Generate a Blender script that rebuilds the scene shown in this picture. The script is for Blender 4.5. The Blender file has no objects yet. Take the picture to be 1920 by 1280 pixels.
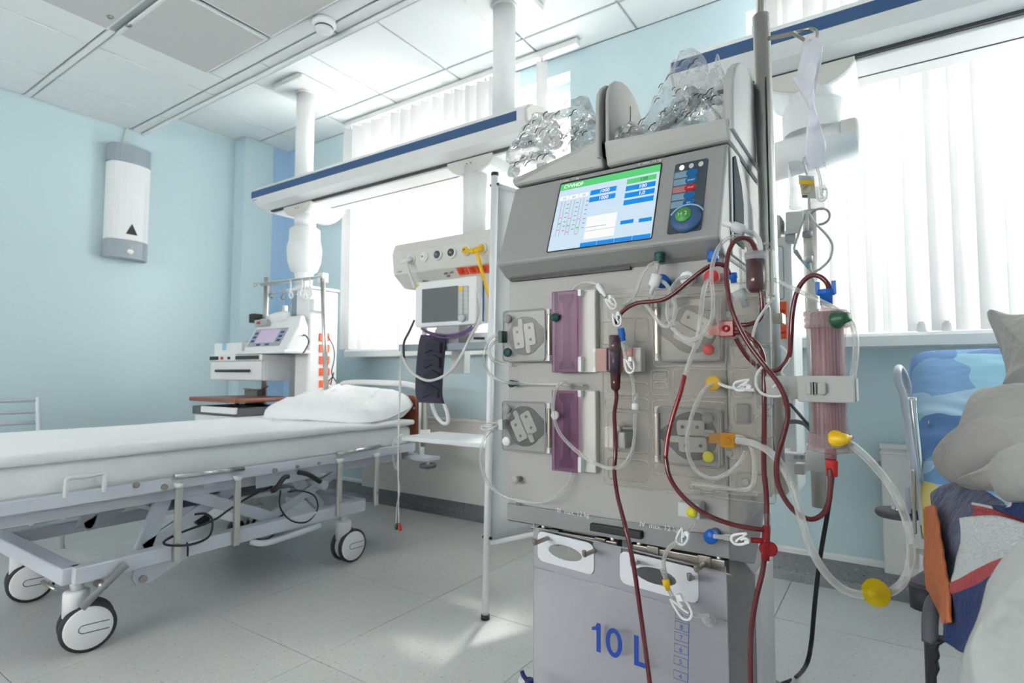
import bpy, bmesh, math, random
from mathutils import Vector, Matrix, noise

random.seed(7)
SC = bpy.context.scene
COL = SC.collection

# ------------------------------------------------------------------ camera
FPX, YAW, PITCH, ROLL, CAMH = 1056.354, -0.591010685, 0.0570232843, 0.00328670957, 0.85
FW = Vector((math.sin(YAW) * math.cos(PITCH), math.cos(YAW) * math.cos(PITCH), math.sin(PITCH)))
_r0 = Vector((math.cos(YAW), -math.sin(YAW), 0.0))
_u0 = _r0.cross(FW)
RT = _r0 * math.cos(ROLL) + _u0 * math.sin(ROLL)
UP = -_r0 * math.sin(ROLL) + _u0 * math.cos(ROLL)
CAM = Vector((0.0, 0.0, CAMH))
cd = bpy.data.cameras.new('camera')
cam = bpy.data.objects.new('camera', cd)
COL.objects.link(cam)
m = Matrix.Identity(4)
for i in range(3):
    m[i][0], m[i][1], m[i][2], m[i][3] = RT[i], UP[i], -FW[i], CAM[i]
cam.matrix_world = m
cd.sensor_width = 36.0
cd.lens = FPX / 1920 * 36.0
cd.clip_start = 0.02
cd.dof.use_dof = True
cd.dof.focus_distance = 1.08
cd.dof.aperture_fstop = 5.6
SC.camera = cam

# ------------------------------------------------------------------ sky, sun, exposure
wd = bpy.data.worlds.new('sky'); SC.world = wd; wd.use_nodes = True
bg = wd.node_tree.nodes['Background']
bg.inputs['Color'].default_value = (1.0, 0.97, 0.93, 1)
bg.inputs['Strength'].default_value = 11.5
sd = bpy.data.lights.new('sun', 'SUN'); sd.energy = 3.6; sd.angle = math.radians(6); sd.color = (1.0, 0.97, 0.92)
so = bpy.data.objects.new('sun', sd); COL.objects.link(so)
so.rotation_euler = Vector((-0.31, 0.95, 1.15)).to_track_quat('Z', 'Y').to_euler()   # shines in through the windows
SC.view_settings.view_transform = 'Standard'
SC.view_settings.look = 'None'
SC.view_settings.gamma = 1.0
SC.view_settings.use_curve_mapping = False
SC.view_settings.exposure = 0.60
try:
    SC.cycles.use_denoising = True
    SC.cycles.max_bounces = 10
    SC.cycles.transparent_max_bounces = 24
    SC.cycles.caustics_refractive = False
    SC.cycles.caustics_reflective = False
    SC.cycles.sample_clamp_indirect = 6.0
except Exception:
    pass

# ------------------------------------------------------------------ points of the place, read off the photograph at a known depth
def ray(x, y): return FW + RT * ((x - 960) / FPX) - UP * ((y - 640) / FPX)
def hit(x, y, ax, v):
    d = ray(x, y)
    return CAM + d * ((v - CAM[ax]) / d[ax])
def pX(x, y, v): return hit(x, y, 0, v)
def pY(x, y, v): return hit(x, y, 1, v)
def pZ(x, y, v): return hit(x, y, 2, v)
def Y3(pts):      # list of (px, py, depth Y)
    return [pY(*p) for p in pts]

# ------------------------------------------------------------------ materials
def lin(c):
    return tuple(((v / 255.0) / 12.92 if v / 255.0 <= 0.04045 else ((v / 255.0 + 0.055) / 1.055) ** 2.4) for v in c)
MATS = {}
def mat(name, col, rough=0.5, metal=0.0, var=0.04, vscale=14.0, bump=0.0, bscale=120.0, spec=0.5, sheen=0.0, trans=0.0, bdist=0.01):
    if name in MATS: return MATS[name]
    M = bpy.data.materials.new(name); M.use_nodes = True
    nt = M.node_tree; b = nt.nodes['Principled BSDF']
    tc = nt.nodes.new('ShaderNodeTexCoord')
    nz = nt.nodes.new('ShaderNodeTexNoise'); nz.inputs['Scale'].default_value = vscale; nz.inputs['Detail'].default_value = 3
    nt.links.new(tc.outputs['Object'], nz.inputs['Vector'])
    mx = nt.nodes.new('ShaderNodeMix'); mx.data_type = 'RGBA'
    c = lin(col)
    mx.inputs['A'].default_value = tuple(min(1, v * (1 - var)) for v in c) + (1,)
    mx.inputs['B'].default_value = tuple(min(1, v * (1 + var)) for v in c) + (1,)
    nt.links.new(nz.outputs['Fac'], mx.inputs['Factor'])
    nt.links.new(mx.outputs['Result'], b.inputs['Base Color'])
    b.inputs['Roughness'].default_value = rough
    b.inputs['Metallic'].default_value = metal
    b.inputs['Specular IOR Level'].default_value = spec
    if sheen: b.inputs['Sheen Weight'].default_value = sheen
    if trans: b.inputs['Transmission Weight'].default_value = trans
    if bump:
        n2 = nt.nodes.new('ShaderNodeTexNoise'); n2.inputs['Scale'].default_value = bscale; n2.inputs['Detail'].default_value = 4
        nt.links.new(tc.outputs['Object'], n2.inputs['Vector'])
        bp = nt.nodes.new('ShaderNodeBump'); bp.inputs['Strength'].default_value = bump; bp.inputs['Distance'].default_value = bdist
        nt.links.new(n2.outputs['Fac'], bp.inputs['Height'])
        nt.links.new(bp.outputs['Normal'], b.inputs['Normal'])
    M.diffuse_color = c + (1,)
    MATS[name] = M
    return M

def clear(name, tint, body=0.12, edge=0.5, solid=(235, 235, 235), rough=0.08, bump=0.0, bscale=60.0):
    """see-through plastic: light passes tinted, the rim and gloss show the body colour"""
    M = bpy.data.materials.new(name); M.use_nodes = True
    nt = M.node_tree; b = nt.nodes['Principled BSDF']; out = nt.nodes['Material Output']
    tc = nt.nodes.new('ShaderNodeTexCoord')
    nz = nt.nodes.new('ShaderNodeTexNoise'); nz.inputs['Scale'].default_value = bscale; nz.inputs['Detail'].default_value = 4
    nt.links.new(tc.outputs['Object'], nz.inputs['Vector'])
    b.inputs['Base Color'].default_value = lin(solid) + (1,)
    b.inputs['Roughness'].default_value = rough
    tr = nt.nodes.new('ShaderNodeBsdfTransparent'); tr.inputs['Color'].default_value = lin(tint) + (1,)
    lw = nt.nodes.new('ShaderNodeLayerWeight'); lw.inputs['Blend'].default_value = 0.35
    mp = nt.nodes.new('ShaderNodeMapRange')
    mp.inputs['To Min'].default_value = body; mp.inputs['To Max'].default_value = min(1, body + edge)
    nt.links.new(lw.outputs['Facing'], mp.inputs['Value'])
    ms = nt.nodes.new('ShaderNodeMixShader')
    nt.links.new(mp.outputs['Result'], ms.inputs['Fac'])
    nt.links.new(tr.outputs['BSDF'], ms.inputs[1]); nt.links.new(b.outputs['BSDF'], ms.inputs[2])
    nt.links.new(ms.outputs['Shader'], out.inputs['Surface'])
    if bump:
        bp = nt.nodes.new('ShaderNodeBump'); bp.inputs['Strength'].default_value = bump; bp.inputs['Distance'].default_value = 0.01
        nt.links.new(nz.outputs['Fac'], bp.inputs['Height']); nt.links.new(bp.outputs['Normal'], b.inputs['Normal'])
        nt.links.new(bp.outputs['Normal'], lw.inputs['Normal'])
    M.diffuse_color = lin(tint) + (0.4,)
    MATS[name] = M
    return M

def glow(name, col, s=1.0):
    M = bpy.data.materials.new(name); M.use_nodes = True
    nt = M.node_tree; b = nt.nodes['Principled BSDF']
    tc = nt.nodes.new('ShaderNodeTexCoord'); nz = nt.nodes.new('ShaderNodeTexNoise'); nz.inputs['Scale'].default_value = 30
    nt.links.new(tc.outputs['Object'], nz.inputs['Vector'])
    mx = nt.nodes.new('ShaderNodeMix'); mx.data_type = 'RGBA'
    c = lin(col)
    mx.inputs['A'].default_value = tuple(v * 0.97 for v in c) + (1,); mx.inputs['B'].default_value = c + (1,)
    nt.links.new(nz.outputs['Fac'], mx.inputs['Factor'])
    b.inputs['Base Color'].default_value = tuple(v * 0.25 for v in c) + (1,)
    nt.links.new(mx.outputs['Result'], b.inputs['Emission Color'])
    b.inputs['Emission Strength'].default_value = s
    b.inputs['Roughness'].default_value = 0.25
    MATS[name] = M
    return M

# plain finishes
mat('white_plastic', (236, 237, 237), 0.4)
mat('white_paint', (234, 236, 238), 0.35)
mat('bed_paint', (206, 210, 220), 0.35)
mat('cream_plastic', (214, 212, 206), 0.45, var=0.02)
mat('machine_white', (170, 167, 164), 0.5, var=0.015)
mat('machine_grey', (149, 148, 147), 0.5, var=0.02, bump=0.05, bscale=900)
mat('tray_grey', (176, 175, 173), 0.5, var=0.02, bump=0.05, bscale=900)
mat('column_grey', (160, 159, 158), 0.55, var=0.03)
mat('strip_grey', (140, 141, 142), 0.5, var=0.03)
mat('dark_panel', (62, 70, 80), 0.4)
mat('black_plastic', (28, 28, 31), 0.45)
mat('dark_rubber', (48, 50, 56), 0.6)
mat('lever_grey', (136, 137, 138), 0.5)
mat('grey_rubber', (92, 94, 102), 0.6)
mat('steel', (212, 208, 202), 0.36, metal=1.0, var=0.06, vscale=40)
mat('dark_steel', (168, 162, 154), 0.36, metal=1.0, var=0.06, vscale=40)
mat('chrome', (215, 215, 215), 0.12, metal=1.0)
mat('blue_stripe', (52, 86, 130), 0.45)
mat('wood', (150, 84, 56), 0.45, var=0.18, vscale=9)
mat('dark_wood', (138, 82, 62), 0.35, var=0.2, vscale=7)
mat('orange_plastic', (236, 92, 52), 0.4)
mat('orange_dark', (200, 54, 26), 0.4)
mat('yellow_plastic', (240, 192, 20), 0.4)
mat('yellow_green', (214, 208, 44), 0.4)
mat('blue_cap', (18, 96, 190), 0.35)
mat('red_cap', (206, 46, 50), 0.35)
mat('green_cap', (22, 72, 70), 0.4)
mat('bottle_green', (30, 84, 56), 0.35)
mat('blood', (96, 26, 34), 0.18, spec=0.6, var=0.12, vscale=25)
mat('blood_light', (178, 26, 34), 0.18, spec=0.6, var=0.08)
mat('cable_black', (34, 32, 38), 0.5)
mat('cable_purple', (104, 78, 124), 0.45)
mat('cable_white', (214, 214, 210), 0.4)
mat('cuff_navy', (56, 54, 72), 0.75, bump=0.3, bscale=700)
mat('cuff_dark', (40, 39, 54), 0.7, bump=0.3, bscale=700)
mat('sheet_white', (244, 245, 246), 0.85, bump=0.35, bscale=10, sheen=0.1, bdist=0.02)
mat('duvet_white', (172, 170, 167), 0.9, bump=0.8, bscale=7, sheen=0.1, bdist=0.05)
mat('pillow_white', (244, 245, 246), 0.85, bump=0.5, bscale=9, sheen=0.1, bdist=0.03)
mat('print_blue', (22, 66, 160), 0.5)
mat('print_white', (225, 225, 225), 0.5)
mat('print_black', (30, 30, 34), 0.5)
mat('label_paper', (206, 206, 200), 0.6)
mat('screen_dark', (104, 104, 106), 0.35)
mat('button_grey', (196, 198, 198), 0.5)
mat('panel_grey', (168, 170, 172), 0.5)
mat('dispenser_grey', (150, 160, 168), 0.4)
mat('light_blue_plastic', (150, 196, 226), 0.4)
mat('pink_screen', (214, 196, 224), 0.4)
mat('grey_tub', (120, 124, 124), 0.6)
mat('radiator_paint', (222, 220, 217), 0.45)
mat('slate_cloth', (88, 93, 124), 0.85, bump=0.9, bscale=16, sheen=0.1, bdist=0.04)
mat('orange_cloth', (206, 116, 70), 0.8, bump=0.8, bscale=14, bdist=0.03)
mat('fleece_white', (208, 216, 216), 0.95, bump=0.9, bscale=220, sheen=0.5)
mat('fleece_red', (196, 66, 74), 0.95, bump=0.9, bscale=220, sheen=0.1)
mat('fleece_blue', (30, 54, 112), 0.95, bump=0.9, bscale=220, sheen=0.05)
mat('stitch', (214, 210, 214), 0.9)
mat('mauve_fibre', (186, 140, 150), 0.7, var=0.3, vscale=120)
mat('pump_recess', (112, 110, 108), 0.6)
mat('flank_dark', (66, 76, 82), 0.8, spec=0.1)
mat('sensor_grey', (140, 140, 142), 0.6)
mat('pump_rotor', (234, 232, 228), 0.45)
mat('pump_base', (214, 214, 212), 0.45)
mat('green_key', (70, 150, 70), 0.4)
mat('heater_dark', (84, 56, 78), 0.4)
mat('dark_purple', (66, 52, 74), 0.35)
mat('navy', (26, 34, 96), 0.4)
mat('blood_dark', (66, 20, 28), 0.15, spec=0.6)
mat('blood_mid', (140, 24, 32), 0.18, spec=0.6)
mat('handle_film', (224, 224, 230), 0.4)
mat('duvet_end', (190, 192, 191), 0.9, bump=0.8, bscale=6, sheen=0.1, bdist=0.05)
clear('clear_plastic', (251, 251, 250), 0.03, 0.3)
clear('clear_tube', (243, 242, 239), 0.22, 0.6, solid=(240, 240, 240), rough=0.1)
clear('cassette_clear', (252, 251, 249), 0.03, 0.15)
clear('cassette_rib', (244, 243, 240), 0.14, 0.5, solid=(222, 222, 218), rough=0.2)
clear('smoke_cover', (244, 244, 244), 0.10, 0.3, solid=(160, 160, 160), rough=0.15)
clear('purple_cover', (232, 206, 224), 0.26, 0.3, solid=(140, 106, 132), rough=0.25)
clear('pink_cover', (240, 214, 208), 0.35, 0.3, solid=(214, 180, 172), rough=0.25)
clear('red_clear', (236, 110, 112), 0.45, 0.3, solid=(176, 44, 50), rough=0.15)
clear('amber_clear', (236, 170, 40), 0.5, 0.3, solid=(222, 164, 44), rough=0.2)
clear('yellow_clear', (236, 214, 30), 0.4, 0.4, solid=(226, 204, 30), rough=0.15)
clear('bag_milky', (236, 235, 240), 0.42, 0.35, solid=(206, 204, 211), rough=0.2, bump=0.5, bscale=10)
clear('bag_white', (244, 244, 248), 0.5, 0.35, solid=(236, 236, 244), rough=0.2, bump=0.5, bscale=16)
clear('bag_clear', (248, 249, 250), 0.12, 0.5, rough=0.06, bump=0.9, bscale=40)
def _crinkle(name, body, edge):
    M = bpy.data.materials.new(name); M.use_nodes = True
    nt = M.node_tree; nt.nodes.remove(nt.nodes['Principled BSDF']); out = nt.nodes['Material Output']
    tc = nt.nodes.new('ShaderNodeTexCoord')
    vo = nt.nodes.new('ShaderNodeTexVoronoi'); vo.inputs['Scale'].default_value = 38; vo.feature = 'F1'
    nz = nt.nodes.new('ShaderNodeTexNoise'); nz.inputs['Scale'].default_value = 22; nz.inputs['Detail'].default_value = 3
    ad = nt.nodes.new('ShaderNodeMath'); ad.operation = 'ADD'
    for n_ in (vo, nz): nt.links.new(tc.outputs['Object'], n_.inputs['Vector'])
    nt.links.new(vo.outputs['Distance'], ad.inputs[0]); nt.links.new(nz.outputs['Fac'], ad.inputs[1])
    bp = nt.nodes.new('ShaderNodeBump'); bp.inputs['Strength'].default_value = 1.0; bp.inputs['Distance'].default_value = 0.012
    nt.links.new(ad.outputs['Value'], bp.inputs['Height'])
    tr = nt.nodes.new('ShaderNodeBsdfTransparent'); tr.inputs['Color'].default_value = (0.93, 0.93, 0.93, 1)
    gl = nt.nodes.new('ShaderNodeBsdfGlossy'); gl.inputs['Roughness'].default_value = 0.12; gl.inputs['Color'].default_value = (0.95, 0.95, 0.95, 1)
    lw = nt.nodes.new('ShaderNodeLayerWeight'); lw.inputs['Blend'].default_value = 0.4
    nt.links.new(bp.outputs['Normal'], gl.inputs['Normal']); nt.links.new(bp.outputs['Normal'], lw.inputs['Normal'])
    mp = nt.nodes.new('ShaderNodeMapRange'); mp.inputs['To Min'].default_value = body; mp.inputs['To Max'].default_value = body + edge
    nt.links.new(lw.outputs['Facing'], mp.inputs['Value'])
    ms = nt.nodes.new('ShaderNodeMixShader'); nt.links.new(mp.outputs['Result'], ms.inputs['Fac'])
    nt.links.new(tr.outputs['BSDF'], ms.inputs[1]); nt.links.new(gl.outputs['BSDF'], ms.inputs[2]); nt.links.new(ms.outputs['Shader'], out.inputs['Surface'])
    MATS[name] = M
_crinkle('foil_clear', 0.22, 0.6)
def _fabric(name, col, pass_):
    M = bpy.data.materials.new(name); M.use_nodes = True
    nt = M.node_tree; nt.nodes.remove(nt.nodes['Principled BSDF']); out = nt.nodes['Material Output']
    tc = nt.nodes.new('ShaderNodeTexCoord'); nz = nt.nodes.new('ShaderNodeTexNoise'); nz.inputs['Scale'].default_value = 60
    nt.links.new(tc.outputs['Object'], nz.inputs['Vector'])
    mx = nt.nodes.new('ShaderNodeMix'); mx.data_type = 'RGBA'; c = lin(col)
    mx.inputs['A'].default_value = tuple(v * 0.97 for v in c) + (1,); mx.inputs['B'].default_value = c + (1,)
    nt.links.new(nz.outputs['Fac'], mx.inputs['Factor'])
    d = nt.nodes.new('ShaderNodeBsdfDiffuse'); t = nt.nodes.new('ShaderNodeBsdfTranslucent'); ms = nt.nodes.new('ShaderNodeMixShader')
    for n_ in (d, t): nt.links.new(mx.outputs['Result'], n_.inputs['Color'])
    ms.inputs['Fac'].default_value = pass_
    nt.links.new(d.outputs['BSDF'], ms.inputs[1]); nt.links.new(t.outputs['BSDF'], ms.inputs[2]); nt.links.new(ms.outputs['Shader'], out.inputs['Surface'])
    MATS[name] = M
_fabric('blind_fabric', (240, 239, 239), 0.24)
_fabric('screen_fabric', (236, 237, 237), 0.4)
clear('window_glass', (250, 252, 252), 0.04, 0.3)
clear('fibre_cap', (244, 238, 238), 0.25, 0.5, solid=(204, 184, 184), rough=0.12)
clear('fibre_case', (250, 246, 247), 0.08, 0.35, solid=(226, 214, 216))
glow('screen_sky', (206, 226, 244), 0.52)
glow('screen_green', (92, 208, 122), 0.52)
glow('screen_blue', (0, 140, 232), 0.52)
glow('screen_white', (250, 250, 250), 0.52)
glow('screen_grey', (150, 160, 176), 0.5)
glow('screen_red', (236, 110, 110), 0.8)
glow('screen_dark_text', (30, 90, 60), 0.5)
glow('key_blue', (14, 130, 206), 0.15)
glow('key_pale', (150, 190, 214), 0.2)
glow('key_pink', (214, 150, 150), 0.2)
glow('key_red', (214, 36, 44), 0.2)
glow('lamp_green', (236, 250, 224), 1.0)

# ------------------------------------------------------------------ mesh building
def catmull(pts, k=6, closed=False):
    P = [Vector(p) for p in pts]; n = len(P); out = []
    if n < 3: return P
    rng = range(n) if closed else range(n - 1)
    for i in rng:
        if closed: a, b, c, d = P[(i - 1) % n], P[i], P[(i + 1) % n], P[(i + 2) % n]
        else: a, b, c, d = P[max(i - 1, 0)], P[i], P[i + 1], P[min(i + 2, n - 1)]
        for s in range(k):
            t = s / k
            out.append(0.5 * ((2 * b) + (c - a) * t + (2 * a - 5 * b + 4 * c - d) * t * t + (3 * b - a - 3 * c + d) * t ** 3))
    if not closed: out.append(P[-1])
    return out

def rrect(x0, z0, x1, z1, r, n=4):
    o = []
    for cx, cz, a0 in ((x1 - r, z1 - r, 0), (x0 + r, z1 - r, 90), (x0 + r, z0 + r, 180), (x1 - r, z0 + r, 270)):
        for i in range(n + 1):
            a = math.radians(a0 + 90 * i / n)
            o.append((cx + r * math.cos(a), cz + r * math.sin(a)))
    return o

def ellipse(cx, cz, rx, rz, n=20):
    return [(cx + rx * math.cos(2 * math.pi * i / n), cz + rz * math.sin(2 * math.pi * i / n)) for i in range(n)]

class MB:
    def __init__(s): s.v = []; s.f = []; s.sm = []; s.mi = []
    def add(s, V, F, smooth=False, mi=0):
        o = len(s.v); s.v += [Vector(p) for p in V]
        for f in F: s.f.append([i + o for i in f]); s.sm.append(smooth); s.mi.append(mi)
        return s
    def box(s, a, b, mi=0):
        x0, x1 = sorted((a[0], b[0])); y0, y1 = sorted((a[1], b[1])); z0, z1 = sorted((a[2], b[2]))
        V = [(x0, y0, z0), (x1, y0, z0), (x1, y1, z0), (x0, y1, z0), (x0, y0, z1), (x1, y0, z1), (x1, y1, z1), (x0, y1, z1)]
        return s.add(V, [(0, 3, 2, 1), (4, 5, 6, 7), (0, 1, 5, 4), (1, 2, 6, 5), (2, 3, 7, 6), (3, 0, 4, 7)], mi=mi)
    def prism(s, poly, axis, a, b, smooth=False, mi=0):
        def mk(p, t):
            return {'X': (t, p[0], p[1]), 'Y': (p[0], t, p[1]), 'Z': (p[0], p[1], t)}[axis]
        n = len(poly)
        V = [mk(p, a) for p in poly] + [mk(p, b) for p in poly]
        s.add(V, [list(range(n))[::-1], list(range(n, 2 * n))], mi=mi)
        o = len(s.v) - 2 * n
        for i in range(n):
            j = (i + 1) % n
            s.f.append([o + i, o + j, o + n + j, o + n + i]); s.sm.append(smooth); s.mi.append(mi)
        return s
    def hexa(s, b4, t4, mi=0):     # eight corners: bottom ring, top ring
        return s.add(list(b4) + list(t4), [(3, 2, 1, 0), (4, 5, 6, 7), (0, 1, 5, 4), (1, 2, 6, 5), (2, 3, 7, 6), (3, 0, 4, 7)], mi=mi)
    def cyl(s, p0, p1, r, r2=None, n=16, smooth=True, caps=True, mi=0):
        p0 = Vector(p0); p1 = Vector(p1); r2 = r if r2 is None else r2
        d = (p1 - p0).normalized(); u = d.orthogonal().normalized(); w = d.cross(u)
        V = []
        for p, rr in ((p0, r), (p1, r2)):
            for i in range(n):
                a = 2 * math.pi * i / n; V.append(p + (u * math.cos(a) + w * math.sin(a)) * rr)
        s.add(V, [(i, (i + 1) % n, n + (i + 1) % n, n + i) for i in range(n)], smooth, mi)
        if caps:
            o = len(s.v) - 2 * n
            s.f += [[o + i for i in range(n)][::-1], [o + n + i for i in range(n)]]; s.sm += [False, False]; s.mi += [mi, mi]
        return s
    def lathe(s, prof, p0, d, n=20, smooth=True, mi=0):     # prof: (radius, distance along d)
        p0 = Vector(p0); d = Vector(d).normalized(); u = d.orthogonal().normalized(); w = d.cross(u)
        for (r0, h0), (r1, h1) in zip(prof, prof[1:]):
            V = []
            for r, h in ((r0, h0), (r1, h1)):
                for i in range(n):
                    a = 2 * math.pi * i / n; V.append(p0 + d * h + (u * math.cos(a) + w * math.sin(a)) * max(r, 1e-5))
            s.add(V, [(i, (i + 1) % n, n + (i + 1) % n, n + i) for i in range(n)], smooth, mi)
        return s
    def tube(s, pts, r, n=8, closed=False, k=6, smooth=True, mi=0, flat=None):
        P = catmull(pts, k, closed) if k > 1 else [Vector(p) for p in pts]
        N = len(P); t0 = (P[1] - P[0]).normalized()
        u = t0.orthogonal().normalized(); V = []
        for i in range(N):
            if closed: t = (P[(i + 1) % N] - P[i - 1])
            else: t = P[min(i + 1, N - 1)] - P[max(i - 1, 0)]
            t = t.normalized(); u = (u - t * u.dot(t))
            u = u.normalized() if u.length > 1e-6 else t.orthogonal().normalized()
            w = t.cross(u)
            rr = r if not callable(r) else r(i / max(1, N - 1))
            for j in range(n):
                a = 2 * math.pi * j / n; V.append(P[i] + (u * math.cos(a) + w * math.sin(a)) * rr)
        F = []
        for i in range(N if closed else N - 1):
            for j in range(n):
                F.append((i * n + j, i * n + (j + 1) % n, ((i + 1) % N) * n + (j + 1) % n, ((i + 1) % N) * n + j))
        s.add(V, F, smooth, mi)
        if not closed:
            o = len(s.v) - len(V)
            s.f += [[o + j for j in range(n)][::-1], [o + (N - 1) * n + j for j in range(n)]]; s.sm += [False, False]; s.mi += [mi, mi]
        return s
    def sph(s, c, r, n=12, sc=(1, 1, 1), mi=0):
        c = Vector(c); V = []; F = []; h = n // 2
        for i in range(h + 1):
            a = math.pi * i / h
            for j in range(n):
                b = 2 * math.pi * j / n
                V.append(c + Vector((r * sc[0] * math.sin(a) * math.cos(b), r * sc[1] * math.sin(a) * math.sin(b), r * sc[2] * math.cos(a))))
        for i in range(h):
            for j in range(n): F.append((i * n + j, (i + 1) * n + j, (i + 1) * n + (j + 1) % n, i * n + (j + 1) % n))
        return s.add(V, F, True, mi)
    def inflate(s, outline, normal, thick, rings=9, k=5, amp=0.0, freq=8.0, power=0.5, seed=0, sharp=False, flat_back=1.0, folds=None):
        """a soft cushion: outline in space, swollen along the normal to both sides"""
        O = catmull(outline, k, True); n = len(O); nv = Vector(normal).normalized()
        c = Vector((0, 0, 0))
        for p in O: c += p
        c /= n
        sd = Vector((seed * 3.1, seed * 1.7, seed * 0.9)); base = len(s.v); V = []
        def disp(p, q):
            a = noise.noise(p * freq + sd) + 0.5 * noise.noise(p * freq * 2.3 + sd)
            if sharp: a = (1 - 2 * abs(noise.noise(p * freq + sd))) * 0.8 + 0.5 * noise.noise(p * freq * 2.7 + sd)
            if folds:
                ph = Vector(folds[0]).dot(p) * folds[1] + 4.0 * noise.noise(p * 6 + sd)
                f_ = max(0.0, noise.noise(p * 5 + sd * 2) + 0.45)
                return a * amp * q + folds[2] * f_ * (1 - abs(math.sin(ph))) * min(1.0, q * 2)
            return a * amp * q
        for side in (1, -1):
            tk = thick if side == 1 else thick * flat_back
            for r in range(rings + 1):
                q = r / rings
                h = tk * max(0.0, 1 - q * q) ** power
                for p in O:
                    b = c + (p - c) * q
                    V.append(b + nv * side * (h + disp(b + nv * side * 0.3, min(1, (1 - q) * 3 + 0.1))))
        F = []
        for sgn in (0, 1):
            o = sgn * (rings + 1) * n
            for r in range(rings):
                for j in range(n):
                    a, b, cc, d = o + r * n + j, o + (r + 1) * n + j, o + (r + 1) * n + (j + 1) % n, o + r * n + (j + 1) % n
                    F.append((a, b, cc, d) if sgn == 0 else (d, cc, b, a))
        s.add(V, F, True)
        return s
    def patch(s, rows, ku=6, kv=6, amp=0.0, freq=10.0, seed=0, bands=None, normal=(0, -1, 0), folds=None):
        """a cloth patch through rows of points; bands: v thresholds that switch the material slot"""
        R = [catmull(r, ku) for r in rows]; nu = len(R[0]); cols = []
        for j in range(nu): cols.append(catmull([r[j] for r in R], kv))
        nv = len(cols[0]); V = []; nn = Vector(normal); sd = Vector((seed, seed * 2.3, seed * 0.7))
        for i in range(nv):
            for j in range(nu):
                p = cols[j][i]
                dd = amp * (noise.noise(p * freq + sd) + 0.5 * noise.noise(p * freq * 2.1 + sd))
                if folds: dd += folds[2] * max(0.0, noise.noise(p * 4 + sd) + 0.4) * (1 - abs(math.sin(Vector(folds[0]).dot(p) * folds[1] + 3.0 * noise.noise(p * 5 + sd))))
                V.append(p + nn * dd)
        for i in range(nv - 1):
            mi = 0
            if bands:
                vfrac = (i + 0.5) / (nv - 1); mi = sum(1 for b in bands if vfrac > b)
            s_f = [(i * nu + j, i * nu + j + 1, (i + 1) * nu + j + 1, (i + 1) * nu + j) for j in range(nu - 1)]
            if i == 0: o = len(s.v); s.v += V
            for f in s_f: s.f.append([a + o for a in f]); s.sm.append(True); s.mi.append(mi)
        return s
    def build(s, name, material, parent=None, bevel=0.0, bseg=2, solid=0.0, sub=0, smooth_all=False, weld=True):
        base = Vector((0, 0, 0)); q = parent
        while q is not None: base = base + q.location; q = q.parent
        me = bpy.data.meshes.new(name)
        me.from_pydata([tuple(p - base) for p in s.v], [], s.f)
        for p, sm, mi in zip(me.polygons, s.sm, s.mi): p.use_smooth = sm or smooth_all; p.material_index = mi
        bm = bmesh.new(); bm.from_mesh(me)
        if weld: bmesh.ops.remove_doubles(bm, verts=bm.verts, dist=1e-5)
        bmesh.ops.recalc_face_normals(bm, faces=bm.faces)
        bm.to_mesh(me); bm.free(); me.update()
        for mm in (material if isinstance(material, (list, tuple)) else [material]):
            me.materials.append(MATS[mm] if isinstance(mm, str) else mm)
        o = bpy.data.objects.new(name, me); COL.objects.link(o)
        if parent is not None: o.parent = parent
        if solid:
            md = o.modifiers.new('thickness', 'SOLIDIFY'); md.thickness = solid; md.offset = 0
        if bevel:
            md = o.modifiers.new('edges', 'BEVEL'); md.width = bevel; md.segments = bseg; md.limit_method = 'ANGLE'; md.angle_limit = math.radians(40)
        if sub:
            md = o.modifiers.new('smooth', 'SUBSURF'); md.levels = sub; md.render_levels = sub
        return o

def tag(o, label=None, cat=None, group=None, kind=None):
    if label: o['label'] = label
    if cat: o['category'] = cat
    if group: o['group'] = group
    if kind: o['kind'] = kind
    return o
def thing(name, loc, label, cat, group=None):
    o = bpy.data.objects.new(name, None); COL.objects.link(o); o.location = Vector(loc); o.empty_display_size = 0.05
    return tag(o, label, cat, group)
def place(src, parent, loc, rot=None, name=None):     # an alike piece that shares its mesh
    c = src.copy(); COL.objects.link(c); c.parent = parent; c.location = loc
    if rot is not None: c.rotation_euler = rot
    if name: c.name = name
    return c
def text(s, name, size, org, xd, ud, material, parent, align='LEFT', ext=0.0003, shear=0.0, bold=0.0):
    cu = bpy.data.curves.new(name, 'FONT'); cu.body = s; cu.size = size; cu.extrude = ext; cu.align_x = align; cu.shear = shear; cu.offset = bold
    tmp = bpy.data.objects.new(name + '_t', cu); COL.objects.link(tmp)
    dg = bpy.context.evaluated_depsgraph_get()
    me = bpy.data.meshes.new_from_object(tmp.evaluated_get(dg))
    bpy.data.objects.remove(tmp)
    me.materials.clear(); me.materials.append(MATS[material])
    xd = Vector(xd).normalized(); ud = Vector(ud); ud = (ud - xd * ud.dot(xd)).normalized(); nd = xd.cross(ud)
    base = Vector((0, 0, 0)); q = parent
    while q is not None: base = base + q.location; q = q.parent
    M = Matrix(((xd.x, ud.x, nd.x, org[0] - base.x), (xd.y, ud.y, nd.y, org[1] - base.y), (xd.z, ud.z, nd.z, org[2] - base.z), (0, 0, 0, 1)))
    me.transform(M)
    o = bpy.data.objects.new(name, me); COL.objects.link(o)
    if parent is not None: o.parent = parent
    return o
XA, YA, ZA = Vector((1, 0, 0)), Vector((0, 1, 0)), Vector((0, 0, 1))

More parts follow.
